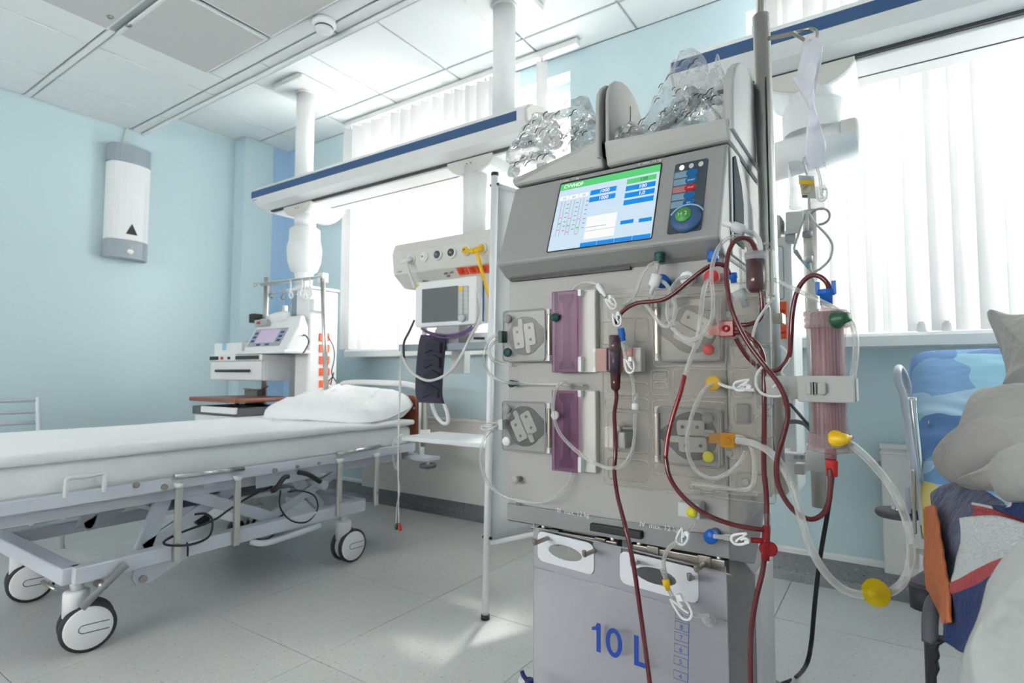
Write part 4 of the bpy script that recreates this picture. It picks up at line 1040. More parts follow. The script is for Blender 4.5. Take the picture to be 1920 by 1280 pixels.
# headboard: tube hoop with a wooden panel
HY = 2.2
hx0, hx1 = pY(632, 730, HY).x, pY(791, 740, HY).x
MB().tube([(hx0 - 0.02, HY, 0.45), (hx0 - 0.01, HY, 0.70), (hx0 + 0.03, HY, 0.775), (hx0 + 0.12, HY, 0.795), ((hx0 + hx1) / 2, HY, 0.797), (hx1 - 0.10, HY, 0.79), (hx1 - 0.02, HY, 0.76), (hx1, HY, 0.68), (hx1, HY, 0.42)], 0.016, 12).build('headboard_hoop', 'white_paint', bd)
MB().prism(rrect(hx0 + 0.06, 0.50, hx1 - 0.028, 0.735, 0.04), 'Y', HY - 0.009, HY + 0.009).build('headboard_panel', 'wood', bd, bevel=0.004)
q = pY(777, 765, HY - 0.012); MB().cyl(q, q + Vector((0, -0.004, 0)), 0.006, n=10).build('panel_screw', 'white_plastic', bd)
MB().box((hx0 - 0.02, HY - 0.02, 0.40), (hx1 + 0.01, HY + 0.02, 0.43)).build('head_crossbar', 'bed_paint', bd, bevel=0.004)
q = pY(802, 873, 2.12)
bp = MB().lathe([(0, -0.009), (0.038, -0.009), (0.042, -0.004), (0.042, 0.006), (0.038, 0.010), (0, 0.010)], q, ZA, 24).build('bumper_wheel', 'grey_rubber', bd)
MB().cyl(q - Vector((0, 0, 0.02)), q + Vector((0, 0, 0.02)), 0.010, n=12).build('bumper_bolt', 'steel', bp)
MB().box((hx1 - 0.02, 2.1, 0.415), (q.x + 0.01, 2.2, 0.43)).build('bumper_arm', 'bed_paint', bd)

# mattress and folded sheet
def soft_box(x0, x1, y0, y1, z0, z1, r, amp, freq, seed, nx=14, ny=34):
    """rounded slab with soft irregular skin"""
    mb = MB(); per = []
    prof = rrect(x0, z0, x1, z1, r, 4)
    dense = []
    for i, p in enumerate(prof):
        q = prof[(i + 1) % len(prof)]; L = math.hypot(q[0] - p[0], q[1] - p[1]); n_ = max(1, int(L / 0.04))
        for k in range(n_): dense.append((p[0] + (q[0] - p[0]) * k / n_, p[1] + (q[1] - p[1]) * k / n_))
    n_ = len(dense); V = []; sd = Vector((seed, seed * 2, seed * 3)); cx, cz = (x0 + x1) / 2, (z0 + z1) / 2
    for j in range(ny + 1):
        y = y0 + (y1 - y0) * j / ny
        e = min(1.0, min(j, ny - j) / 1.0 * 0.5 + 0.5)
        for (x, z) in dense:
            p = Vector((cx + (x - cx) * (0.985 if j in (0, ny) else 1), y, cz + (z - cz) * (0.8 if j in (0, ny) else 1)))
            d = amp * (noise.noise(p * freq + sd) + 0.5 * noise.noise(p * freq * 2.4 + sd))
            p += Vector((1 if x > cx + 0.3 else (-1 if x < cx - 0.3 else 0), 0, 1 if z > cz else 0)) * d
            V.append(p)
    F = [(j * n_ + i, j * n_ + (i + 1) % n_, (j + 1) * n_ + (i + 1) % n_, (j + 1) * n_ + i) for j in range(ny) for i in range(n_)]
    F += [list(range(n_)), list(range(ny * n_, (ny + 1) * n_))[::-1]]
    return mb.add(V, F, True)
mt = soft_box(BXF - 0.0, BX - 0.015, 0.12, 2.14, 0.477, 0.588, 0.025, 0.004, 5, 3).build('mattress', 'sheet_white')
tag(mt, 'white-sheeted mattress on the empty bed frame', 'mattress')
sh2 = soft_box(BXF - 0.02, BX + 0.012, 0.10, 2.15, 0.583, 0.617, 0.015, 0.005, 4, 9).build('bed_sheet', 'sheet_white')
tag(sh2, 'white folded top sheet with a rolled edge on the empty bed', 'sheet')
# pillow
out = [pX(535, 768, -2.72), pY(580, 748, 2.02), pY(640, 730, 2.08), pY(700, 738, 2.10), pY(752, 762, 2.06), pX(748, 786, -2.08), pY(690, 796, 1.92), pY(620, 797, 1.88), pY(570, 785, 1.86)]
P_ = []
for i in range(28):
    a = 2 * math.pi * i / 28
    ca, sa = math.cos(a), math.sin(a)
    k = (abs(ca) ** 3.2 + abs(sa) ** 3.2) ** (-1 / 3.2)
    k *= 1 + 0.12 * abs(math.sin(2 * a)) ** 4
    u = ca * k * 0.355; v = sa * k * 0.21
    P_.append(Vector((-2.405 + u * 0.985 - v * 0.12, 1.955 + v * 0.98 + u * 0.17, 0.665 + 0.045 * (v / 0.21) - 0.03 * abs(ca) ** 4)))
pl = MB().inflate(P_, (0.0, -0.25, 1), 0.108, rings=22, k=4, amp=0.006, freq=9, power=0.45, seed=4, sharp=True, flat_back=0.62, folds=((1.0, 0.35, 0.0), 30, 0.020)).build('pillow', 'pillow_white')
tag(pl, 'plump white pillow at the head of the empty bed', 'pillow')

# ================================================================== THE DIALYSIS MACHINE
MYF = 1.0; ML, MR = -0.68, -0.231
dm = thing('dialysis_machine', (-0.455, 1.2, 0.0), 'grey and white dialysis machine with a lit touch screen and four pump windows', 'medical machine')
MB().box((ML, MYF, 0.575), (MR, 1.34, 1.062)).build('body', 'machine_white', dm, bevel=0.004)
MB().box((ML + 0.0, MYF - 0.004, 0.543), (MR + 0.0, 1.0, 0.578)).hexa([(ML, 1.0, 0.543), (MR, 1.0, 0.543), (MR, 1.2, 0.48), (ML, 1.2, 0.48)], [(ML, 1.0, 0.576), (MR, 1.0, 0.576), (MR, 1.34, 0.576), (ML, 1.34, 0.576)]).build('scale_housing', 'strip_grey', dm, bevel=0.002)
text('III  max. 12 kg', 'scale_lettering', 0.0125, pY(1044, 960, MYF - 0.0046), XA, ZA, 'print_white', dm)
text('IV  max. 12 kg', 'scale_lettering', 0.0125, pY(1199, 986, MYF - 0.0046), XA, ZA, 'print_white', dm)
MB().cyl(pY(971, 944, MYF - 0.009), pY(971, 944, MYF - 0.003), 0.004, n=10).build('screw', 'dark_steel', dm)
# base column and foot
MB().prism([(-0.645, 0.06), (-0.232, 0.06), (-0.232, 0.46), (-0.29, 0.52), (-0.645, 0.52)], 'Y', 1.2, 1.34).build('base_column', 'column_grey', dm, bevel=0.004)
MB().box((-0.232, 1.202, 0.06), (-0.222, 1.345, 0.46)).build('column_side', 'white_plastic', dm)
MB().prism(rrect(-0.68, 1.05, -0.22, 1.55, 0.06), 'Z', 0.05, 0.11).build('foot', 'column_grey', dm, bevel=0.01)
for x in (-0.63, -0.27):
    for y in (1.10, 1.50): MB().cyl((x - 0.012, y, 0.0275), (x + 0.012, y, 0.0275), 0.0275, n=16).build('castor_wheel', 'dark_rubber', dm)

# sloping screen housing
HB, HT = (0.955, 1.078), (1.024, 1.258)                   # (Y, z) of the lower and upper edge of the face
hl, hr = ML - 0.001, -0.228
hp = [HB, HT, (1.035, 1.262), (1.30, 1.262), (1.30, 1.05), (1.0, 1.05), (0.985, 1.056)]
hs = MB().prism(hp, 'X', hl, hr).build('screen_housing', 'machine_grey', dm, bevel=0.005)
MB().box((ML + 0.01, 0.992, 1.0465), (-0.40, 1.0, 1.0525)).build('shadow_gap', 'black_plastic', dm)
FD = Vector((0, HT[0] - HB[0], HT[1] - HB[1])); FU = FD.normalized(); FN = Vector((0, -FU.z, FU.y))
def face_pt(px_, py_, lift=0.0):                          # point on the sloping face under that spot of the photograph
    d = ray(px_, py_); o = Vector((0, HB[0], HB[1])) + FN * lift
    return CAM + d * ((o - CAM).dot(FN) / d.dot(FN))
def face_uv(px_, py_):
    p = face_pt(px_, py_) - Vector((0, HB[0], HB[1])); return p.x, p.dot(FU)
def FP(u, v, l=0.0): return Vector((u, HB[0], HB[1])) + FU * v + FN * l
def fslab(name, poly, m_, par, l0=-0.001, l1=0.002, bevel=0.0):
    n_ = len(poly); V = [FP(u, v, l0) for u, v in poly] + [FP(u, v, l1) for u, v in poly]
    F = [list(range(n_))[::-1], list(range(n_, 2 * n_))] + [(i, (i + 1) % n_, n_ + (i + 1) % n_, n_ + i) for i in range(n_)]
    return MB().add(V, F).build(name, m_, par, bevel=bevel)
s_l, s_b = face_uv(1030, 472); s_l2, s_t = face_uv(1050, 350); s_r, _ = face_uv(1230, 380); _, s_t2 = face_uv(1238, 307)
s_l = (s_l + s_l2) / 2; s_t = (s_t + s_t2) / 2
sw, shh = s_r - s_l, s_t - s_b
fslab('screen_bezel', rrect(s_l - 0.003, s_b - 0.002, s_r + 0.002, s_t + 0.005, 0.004), 'black_plastic', dm, -0.001, 0.0012)
ds = fslab('display', rrect(s_l, s_b, s_r, s_t, 0.002), 'screen_sky', dm, 0.001, 0.0016)
def gr(name, u0, v0, u1, v1, m_, l=0.0021):
    return fslab(name, [(s_l + sw * u0, s_b + shh * v0), (s_l + sw * u1, s_b + shh * v0), (s_l + sw * u1, s_b + shh * v1), (s_l + sw * u0, s_b + shh * v1)], m_, ds, 0.0012, l)
gr('title_bar', 0, 0.90, 1, 1.0, 'screen_green')
gr('value_field', 0.70, 0.80, 0.975, 0.87, 'screen_green')
for v in (0.70, 0.60, 0.50): gr('value_field', 0.70, v, 0.975, v + 0.07, 'screen_blue')
for v in (0.74, 0.635): gr('value_field', 0.345, v, 0.605, v + 0.07, 'screen_blue')
gr('arrow_key', 0.70, 0.235, 0.82, 0.285, 'screen_blue'); gr('arrow_key', 0.87, 0.225, 0.985, 0.275, 'screen_blue')
for k_ in range(4): gr('menu_key', 0.335 + 0.166 * k_, 0.0, 0.497 + 0.166 * k_, 0.055, 'screen_blue')
gr('trend_chart', 0.36, 0.10, 0.655, 0.42, 'screen_white')
gr('trend_line', 0.365, 0.262, 0.56, 0.268, 'screen_grey', 0.0025); gr('trend_line', 0.365, 0.21, 0.655, 0.213, 'screen_grey', 0.0025)
for k_ in range(3):
    gr('reading_field', 0.02 + 0.105 * k_, 0.74, 0.115 + 0.105 * k_, 0.80, 'screen_white')
    gr('scale_line', 0.05 + 0.10 * k_, 0.20, 0.053 + 0.10 * k_, 0.72, 'screen_grey'); gr('scale_line', 0.085 + 0.10 * k_, 0.20, 0.088 + 0.10 * k_, 0.72, 'screen_grey')
    gr('limit_mark', 0.058 + 0.10 * k_, 0.47 - 0.03 * k_, 0.08 + 0.10 * k_, 0.482 - 0.03 * k_, 'screen_red'); gr('limit_mark', 0.058 + 0.10 * k_, 0.29 - 0.05 * k_, 0.08 + 0.10 * k_, 0.302 - 0.05 * k_, 'screen_red')
    gr('actual_mark', 0.058 + 0.10 * k_, 0.38 - 0.05 * k_, 0.08 + 0.10 * k_, 0.40 - 0.05 * k_, 'screen_green')
for k_ in range(7): gr('scale_text', 0.11, 0.66 - 0.065 * k_, 0.135, 0.672 - 0.065 * k_, 'screen_grey'); gr('scale_text', 0.21, 0.66 - 0.065 * k_, 0.235, 0.672 - 0.065 * k_, 'screen_grey'); gr('scale_text', 0.315, 0.66 - 0.065 * k_, 0.34, 0.672 - 0.065 * k_, 'screen_grey')
def ft(s, u, v, size, m_='screen_white', al='CENTER', b=0.0):
    return text(s, 'screen_lettering', size, FP(s_l + sw * u, s_b + shh * v, 0.0024), XA, FU, m_, ds, al, 0.0001, 0, b)
ft('CVVHDF', 0.04, 0.925, 0.0115, al='LEFT', b=0.0002)
ft('1000', 0.49, 0.752, 0.0105, b=0.0002); ft('1000', 0.49, 0.648, 0.0105, b=0.0002)
ft('150', 0.86, 0.812, 0.0105, 'screen_dark_text'); ft('100', 0.86, 0.712, 0.0105, b=0.0002); ft('1,0', 0.86, 0.612, 0.0105, b=0.0002)
for k_, s in enumerate(('-50', '60', '30')): ft(s, 0.068 + 0.105 * k_, 0.75, 0.007, 'screen_grey')
u_, v_ = face_uv(1050, 346); text('I  max. 12 kg', 'scale_lettering', 0.0085, FP(u_, v_ + 0.004, 0.0012), XA, FU, 'print_white', dm)
u_, v_ = face_uv(1196, 314); text('II  max. 12 kg', 'scale_lettering', 0.0085, FP(u_, v_ + 0.004, 0.0012), XA, FU, 'print_white', dm)
# key column
k_l, k_b = face_uv(1252, 440); k_r, k_t = face_uv(1322, 298); k_r = face_uv(1320, 380)[0]; k_l = face_uv(1258, 380)[0]
kw, kh = k_r - k_l, k_t - k_b
kp = fslab('key_panel', rrect(k_l, k_b, k_r, k_t, 0.004), 'dark_panel', dm, -0.001, 0.0015)
def kf(u, v): return k_l + kw * u, k_b + kh * v
for i, m_ in enumerate(('lamp_green', 'button_grey', 'button_grey')):
    u, v = kf(0.22 + 0.29 * i, 0.93); fslab('status_lamp', ellipse(u, v, 0.0045, 0.0055), m_, kp, 0.001, 0.0022)
for i in range(5):
    v0 = 0.77 - 0.107 * i; red = i == 2
    a, b = kf(0.02, v0 + 0.008), kf(0.55, v0 + 0.098)
    fslab('key_field', [(a[0], a[1]), (b[0], a[1]), (b[0], b[1]), (a[0], b[1])], 'key_pink' if red else 'key_pale', kp, 0.001, 0.0019)
    u, v = kf(0.56, v0 + 0.052); o = fslab('key', ellipse(u, v, 0.0105, 0.0088), 'key_red' if red else 'key_blue', kp, 0.001, 0.003)
    if i in (1, 2, 4): text(('', 'START', 'STOP', '', 'ESC')[i], 'key_lettering', 0.0045, FP(u, v - 0.0015, 0.0032), XA, FU, 'print_white', kp, 'CENTER', 0.0001)
u, v = kf(0.55, 0.16)
c = FP(u, v, 0.001)
MB().lathe([(0, 0), (0.0265, 0), (0.0265, 0.006), (0.023, 0.010), (0.014, 0.011), (0, 0.011)], c, FN, 32).build('dial', 'blue_stripe', kp)
MB().lathe([(0, 0.011), (0.0145, 0.011), (0.0140, 0.013), (0, 0.013)], c + FU * 0.004 - XA * 0.003, FN, 24).build('dial_button', 'green_key', kp)
pts = [c + XA * 0.031 * math.cos(a) + FU * 0.031 * math.sin(a) + FN * 0.002 for a in [math.radians(25 + 13 * i) for i in range(11)]]
MB().tube(pts, 0.0016, 6).build('turn_arrow', 'light_blue_plastic', kp)
text('H 2', 'dial_lettering', 0.011, c + FU * 0.001 - XA * 0.012 + FN * 0.0135, XA + FU * 0.1, FU, 'print_white', kp, 'LEFT', 0.0001)

# right flank with its dark window
MB().prism([(1.03, 1.06), (1.03, 1.255), (1.10, 1.258), (1.24, 1.17), (1.30, 1.06)], 'X', hr - 0.001, hr + 0.004).build('flank', 'tray_grey', dm, bevel=0.002)
MB().prism([(1.040, 1.085), (1.040, 1.238), (1.055, 1.245), (1.10, 1.205), (1.115, 1.17), (1.115, 1.085)], 'X', hr + 0.003, hr + 0.007).build('flank_window', 'flank_dark', dm, bevel=0.001)

# two bag trays on top, with rounded side wings
TZ0, TZ1 = 1.262, 1.30
def wing(x0, x1, y0, y1, z1, name, par, slot=False):
    pr_ = [(y0, TZ0 + 0.02), (y1 - 0.02, TZ0 + 0.02)]
    for i in range(11):
        a = math.pi * i / 10; pr_.append(((y0 + y1) / 2 + 0.0 + (y1 - y0) / 2 * math.cos(a) * (0.9 if i < 5 else 1.0), z1 - (y1 - y0) * 0.35 + (y1 - y0) * 0.35 * math.sin(a)))
    o = MB().prism(pr_, 'X', x0, x1).build(name, 'tray_grey', par, bevel=0.004)
    if slot: MB().box((x1 - 0.001, (y0 + y1) / 2 + 0.012, TZ1 + 0.02), (x1 + 0.0015, (y0 + y1) / 2 + 0.022, z1 - 0.04)).build('wing_slot', 'dark_steel', o)
    return o
mid = pY(1135, 300, 1.03).x
for i, (a, b) in enumerate(((hl - 0.004, mid - 0.004), (mid + 0.004, hr + 0.005))):
    fr_ = [(a, TZ0), (b, TZ0), (b, TZ1 + 0.012 if i == 1 else TZ1 + 0.022), (a, TZ1 - 0.02 if i == 0 else TZ1 + 0.012)]
    zl, zr = (TZ1 - 0.022, TZ1 + 0.022) if i == 0 else (TZ1 + 0.014, TZ1 + 0.002)
    V0 = [(a, 1.026, TZ0 + 0.003), (b, 1.026, TZ0 + 0.003), (b, 1.30, TZ0 + 0.003), (a, 1.30, TZ0 + 0.003)]
    V1 = [(a, 1.012, zl), (b, 1.012, zr), (b, 1.32, zr), (a, 1.32, zl)]
    MB().hexa(V0, V1).build('bag_tray', 'tray_grey', dm, bevel=0.006)
wing(mid - 0.013, mid - 0.004, 1.01, 1.20, pY(1140, 172, 1.10).z, 'tray_wing', dm)
wing(mid + 0.004, mid + 0.013, 1.02, 1.22, pY(1165, 165, 1.12).z, 'tray_wing', dm, True)
wing(hr - 0.006, hr + 0.012, 1.02, 1.34, 1.455, 'tray_wing', dm)

# pump windows
def pump(x0, x1, z0, z1, mirror, rot, cap, name_cap):
    y = 0.975; cx, cz = (x0 + x1) / 2, (z0 + z1) / 2; w = x1 - x0
    base = MB().prism(rrect(x0, z0, x1, z1, 0.006), 'Y', y + 0.012, MYF + 0.002).build('pump_case', 'pump_base', dm, bevel=0.002)
    s = -1 if mirror else 1
    rc = cx + s * w * 0.04; R = w * 0.40
    pts = []
    for i in range(25):
        a = math.radians(-142 + 284 * i / 24); pts.append((rc + s * R * math.cos(a), cz + R * math.sin(a)))
    pts.append((rc - s * R * 1.32, cz + R * 0.18)); pts.append((rc - s * R * 1.32, cz - R * 0.18))
    MB().prism(pts, 'Y', y + 0.0105, y + 0.014).build('pump_race', 'pump_recess', base)
    ro = []
    for sg in (1, -1):
        ca, sa = math.cos(rot), math.sin(rot)
        blk = rrect(-0.24 * w, 0.012 * w, 0.22 * w, 0.26 * w, 0.05 * w)
        tail = rrect(0.17 * w, 0.0 * w, 0.37 * w, 0.11 * w, 0.05 * w)
        for poly in (blk, tail):
            q = [(rc + (u * ca - v * sa) * sg, cz + (u * sa + v * ca) * sg) for u, v in poly]
            MB().prism(q, 'Y', y + 0.007, y + 0.0115).build('rotor_half', 'pump_rotor', base, bevel=0.001)
        for u in (-0.14, 0.10):
            p = (rc + (u * w * ca - 0.15 * w * sa) * sg, cz + (u * w * sa + 0.15 * w * ca) * sg)
            MB().cyl((p[0], y + 0.0062, p[1]), (p[0], y + 0.0075, p[1]), 0.0032, n=10).build('rotor_bolt', 'pump_recess', base)
    MB().prism(rrect(x0 - 0.001, z0 - 0.001, x1 + 0.001, z1 + 0.001, 0.007), 'Y', y, y + 0.004).build('pump_door', 'smoke_cover', base, bevel=0.0015)
    MB().tube([(a, y - 0.0003, b) for a, b in rrect(x0, z0, x1, z1, 0.007)], 0.0016, 6, closed=True, k=1).build('door_rim', 'machine_grey', base)
    kx = x1 - 0.011 if not mirror and cap != 'L' else x0 + 0.011
    kx = x0 + 0.012 if cap == 'L' else x1 - 0.018
    for kz, mm in ((z1 - 0.016, 'machine_grey'), (z0 + 0.018, name_cap)):
        MB().lathe([(0, 0), (0.0095, 0), (0.0095, 0.003), (0.0088, 0.005), (0, 0.005)], (kx, y, kz), (0, -1, 0), 18).build('door_knob', mm, base)
    hx_ = x1 + 0.001 if cap == 'L' else x0 - 0.008
    for hz0, hz1, mm in ((z1 - 0.012, z1, 'white_plastic'), (z0, z0 + 0.012, 'white_plastic'), (z0 + 0.012, z1 - 0.012, 'dark_steel')):
        MB().box((hx_, y + 0.004, hz0), (hx_ + 0.007, MYF, hz1)).build('hinge', mm, base, bevel=0.001)
    return base
p1 = pY(944, 584, 0.975); p2 = pY(1022, 676, 0.975)
pump(p1.x, p2.x, p2.z, p1.z, True, math.radians(98), 'L', 'green_cap')
p1 = pY(942, 752, 0.975); p2 = pY(1022, 850, 0.975)
pump(p1.x, p2.x, p2.z, p1.z, True, math.radians(118), 'L', 'white_plastic')
p1 = pY(1233, 562, 0.975); p2 = pY(1350, 675, 0.975)
pump(p1.x, p2.x, p2.z, p1.z, False, math.radians(150), 'R', 'red_cap')
p1 = pY(1233, 762, 0.975); p2 = pY(1350, 878, 0.975)
pump(p1.x, p2.x, p2.z, p1.z, False, math.radians(2), 'R', 'yellow_green')

# purple heater covers
for (ya_, yb_, cap) in ((547, 698, 'green_cap'), (731, 887, 'white_plastic')):
    a = pY(1034, ya_, 0.968); b = pY(1083, yb_, 0.968)
    bs = MB().prism(rrect(a.x + 0.0, b.z, b.x + 0.03, a.z, 0.003), 'Y', 0.985, MYF + 0.002).build('heater_block', 'cream_plastic', dm, bevel=0.002)
    cx = (a.x + b.x) / 2 - 0.001; hw = 0.014
    ish = [(cx - hw, b.z + 0.006), (cx + hw, b.z + 0.006), (cx + hw, b.z + 0.018), (cx + 0.006, b.z + 0.026), (cx + 0.005, a.z - 0.026), (cx + hw, a.z - 0.018), (cx + hw, a.z - 0.006), (cx - hw, a.z - 0.006), (cx - hw, a.z - 0.018), (cx - 0.005, a.z - 0.026), (cx - 0.006, b.z + 0.026), (cx - hw, b.z + 0.018)]
    MB().prism(ish, 'Y', 0.975, 0.985).build('heater_core', 'heater_dark', bs)
    MB().box((a.x, 0.968, b.z), (b.x, 0.973, a.z)).build('heater_cover', 'purple_cover', bs, bevel=0.0015)
    MB().box((a.x, 0.972, b.z), (a.x + 0.004, 0.99, a.z)).build('cover_edge', 'tray_grey', bs)
    MB().box((b.x - 0.001, 0.97, b.z + 0.03), (b.x + 0.006, 0.985, b.z + 0.002)).build('hinge_cap', 'white_plastic', bs)
    MB().box((b.x - 0.001, 0.97, a.z - 0.012), (b.x + 0.006, 0.985, a.z)).build('hinge_cap', 'white_plastic', bs)
    q = pY(1042, 595 if cap == 'green_cap' else 778, 0.966)
    MB().lathe([(0, 0), (0.0085, 0), (0.0085, 0.004), (0, 0.005)], q, (0, -1, 0), 16).build('cover_knob', cap, bs)
for px_, py_, m_ in ((961, 719, 'green_cap'), (968, 899, 'machine_white')):
    q = pY(px_, py_, 0.985); MB().lathe([(0, -0.016), (0.006, -0.016), (0.006, 0.0), (0.0078, 0.001), (0.0078, 0.006), (0, 0.007)], q, (0, -1, 0), 16).build('tube_guide', m_, dm)

# tubing clamp, drip sensor, line detectors
a, b = pY(1133, 800, 0.965), pY(1150, 840, 0.965)
cb = MB().box((a.x, 0.965, b.z), (b.x, MYF, a.z)).build('clamp_block', 'cream_plastic', dm, bevel=0.002)
a, b = pY(1149, 809, 0.955), pY(1172, 842, 0.955)
MB().box((a.x, 0.955, b.z), (b.x, MYF, a.z)).build('clamp_jaw', 'machine_white', cb, bevel=0.003)
MB().cyl(pY(1158, 805, 0.965), pY(1168, 800, 0.99), 0.006, n=12).cyl(pY(1165, 803, 0.975), pY(1188, 803, 0.98), 0.0025, n=8).build('clamp_pin', 'steel', cb)
a, b = pY(1117, 653, 0.955), pY(1187, 697, 0.955)
lv = MB().box((a.x, 0.962, b.z), (b.x + 0.012, 0.985, a.z)).build('level_sensor', 'cream_plastic', dm, bevel=0.002)
MB().box((a.x, 0.952, b.z), (b.x, 0.957, a.z)).build('sensor_door', 'pink_cover', lv, bevel=0.001)
c0, c1 = pY(1138, 660, 0.95).x, pY(1158, 660, 0.95).x
MB().tube([(u, 0.951, v) for u, v in rrect(c0, b.z + 0.002, c1, a.z - 0.001, 0.002)], 0.0022, 6, closed=True, k=1).build('sensor_window', 'dark_purple', lv)
for z_ in (a.z - 0.004, b.z + 0.004): MB().box((a.x - 0.005, 0.953, z_ - 0.004), (a.x + 0.001, 0.97, z_ + 0.004)).build('sensor_hinge', 'white_plastic', lv)
a, b = pY(1270, 940, 0.965), pY(1312, 975, 0.965)
bdm = MB().box((a.x, 0.965, b.z), (b.x, MYF, a.z)).build('leak_detector', 'button_grey', dm, bevel=0.003)
q = pY(1297, 960, 0.963); MB().lathe([(0, 0), (0.0085, 0), (0.0085, 0.003), (0, 0.004)], q, (0, -1, 0), 18).build('detector_knob', 'yellow_green', bdm)
q = pY(1335, 1004, 0.975); MB().lathe([(0, -0.025), (0.008, -0.025), (0.008, 0), (0.0115, 0.001), (0.0115, 0.010), (0.010, 0.013), (0, 0.013)], q, (0, -1, 0), 18).build('blue_port', 'blue_cap', dm)

# clear cassette with moulded ribs, standing off the front on the right
cs = MB().prism(rrect(pY(1128, 700, 0.966).x, 0.646, -0.152, 1.005, 0.018), 'Y', 0.964, 0.9665).build('cassette_plate', 'cassette_clear', dm)
def rib(px0, py0, px1, py1, r=0.006, rad=0.0011, Y=0.963):
    a, b = pY(px0, py0, Y), pY(px1, py1, Y)
    x0, x1 = sorted((a.x, b.x)); z0, z1 = sorted((a.z, b.z)); r = min(r, (x1 - x0) / 2.2, (z1 - z0) / 2.2)
    return MB().tube([(u, Y, v) for u, v in rrect(x0, z0, x1, z1, r, 3)], rad, 5, closed=True, k=1).build('moulded_rib', 'cassette_rib', cs)
for q in ((1130, 552, 1455, 945), (1140, 560, 1218, 594), (1190, 598, 1216, 640), (1128, 604, 1160, 645), (1224, 555, 1362, 686), (1220, 694, 1255, 740), (1262, 693, 1368, 745), (1224, 750, 1362, 900),
          (1140, 716, 1215, 742), (1135, 745, 1216, 768), (1140, 772, 1216, 850), (1140, 857, 1216, 905), (1374, 592, 1398, 622), (1374, 640, 1398, 668), (1372, 648, 1408, 688), (1374, 692, 1412, 745), (1376, 755, 1410, 795),
          (1415, 570, 1448, 645), (1418, 706, 1446, 768), (1416, 778, 1450, 822), (1290, 905, 1420, 930), (1380, 885, 1440, 925), (1366, 820, 1392, 862), (1418, 652, 1452, 700)):
    rib(*q)
rib(1300, 895, 1340, 925); rib(1226, 700, 1250, 712, 0.004); rib(1226, 716, 1250, 728, 0.004)
for px_, py_ in ((1366, 590), (1366, 640), (1367, 799), (1368, 850), (1398, 903), (1308, 920)):
    q = pY(px_, py_, 0.962); MB().lathe([(0, 0), (0.006, 0), (0.005, 0.004), (0, 0.005)], q, (0, -1, 0), 10).build('moulded_stud', 'cassette_rib', cs)
# sensor fork behind the cassette plate
a, b = pY(1378, 755, 0.985), pY(1405, 795, 0.985)
MB().box((a.x, 0.99, b.z), (b.x, 1.01, a.z)).build('air_sensor', 'sensor_grey', cs, bevel=0.003)
MB().box((-0.232, 1.0, 0.65), (-0.165, 1.03, 0.99)).build('cassette_backing', 'tray_grey', dm, bevel=0.006)
a, b = pY(1416, 575, 0.98), pY(1447, 760, 0.98)
MB().box((a.x, 0.985, b.z), (b.x, 1.0, a.z)).build('sensor_rail', 'dispenser_grey', dm, bevel=0.003)
# coloured pump-line connectors clipped into the cassette
for (x0p, y0p, x1p, y1p, m_) in ((1348, 602, 1376, 630, 'red_clear'), (1350, 811, 1378, 840, 'amber_clear')):
    a, b = pY(x0p, y0p, 0.952), pY(x1p, y1p, 0.952)
    o = MB().prism(rrect(a.x, b.z, b.x, a.z, 0.002), 'Y', 0.950, 0.964).build('line_connector', m_, dm, bevel=0.001)
    MB().lathe([(0.006, 0), (0.006, 0.003), (0.003, 0.003), (0.003, 0.001)], ((a.x + b.x) / 2, 0.950, (a.z + b.z) / 2), (0, -1, 0), 14).build('connector_boss', m_, o)
    MB().box((a.x - 0.022, 0.968, (a.z + b.z) / 2 - 0.008), (a.x, 0.974, (a.z + b.z) / 2 + 0.008)).build('connector_tongue', m_, o)
a, b = pY(934, 620, 0.965), pY(941, 642, 0.965)
MB().box((a.x, 0.965, b.z), (b.x, 0.985, a.z)).build('line_connector', 'green_cap', dm, bevel=0.001)
a, b = pY(933, 786, 0.965), pY(942, 806, 0.965)
MB().box((a.x, 0.965, b.z), (b.x, 0.985, a.z)).build('line_connector', 'button_grey', dm, bevel=0.001)
# pressure ports along the top of the front
for px_, py_, m_, dr in ((1241, 527, 'blue_cap', 0), (1334, 519, 'red_cap', 0), (1288, 521, 'white_plastic', 0), (1337, 718, 'yellow_plastic', 0)):
    q = pY(px_, py_, 0.972); MB().lathe([(0, -0.03), (0.008, -0.03), (0.008, -0.006), (0.0125, -0.005), (0.0125, 0.001), (0.010, 0.003), (0, 0.003)], q, (0, -1, 0), 20).build('pressure_port', m_, dm)
for px_, py_, m_ in ((1237, 484, 'green_cap'), (1337, 481, 'blue_cap')):
    q = pY(px_, py_, 0.965); MB().lathe([(0, 0), (0.009, 0), (0.0095, 0.006), (0.0075, 0.008), (0.0095, 0.010), (0.009, 0.018), (0, 0.018)], q + Vector((0, 0, 0.01)), (0, 0, -1), 18).build('transducer', m_, dm)
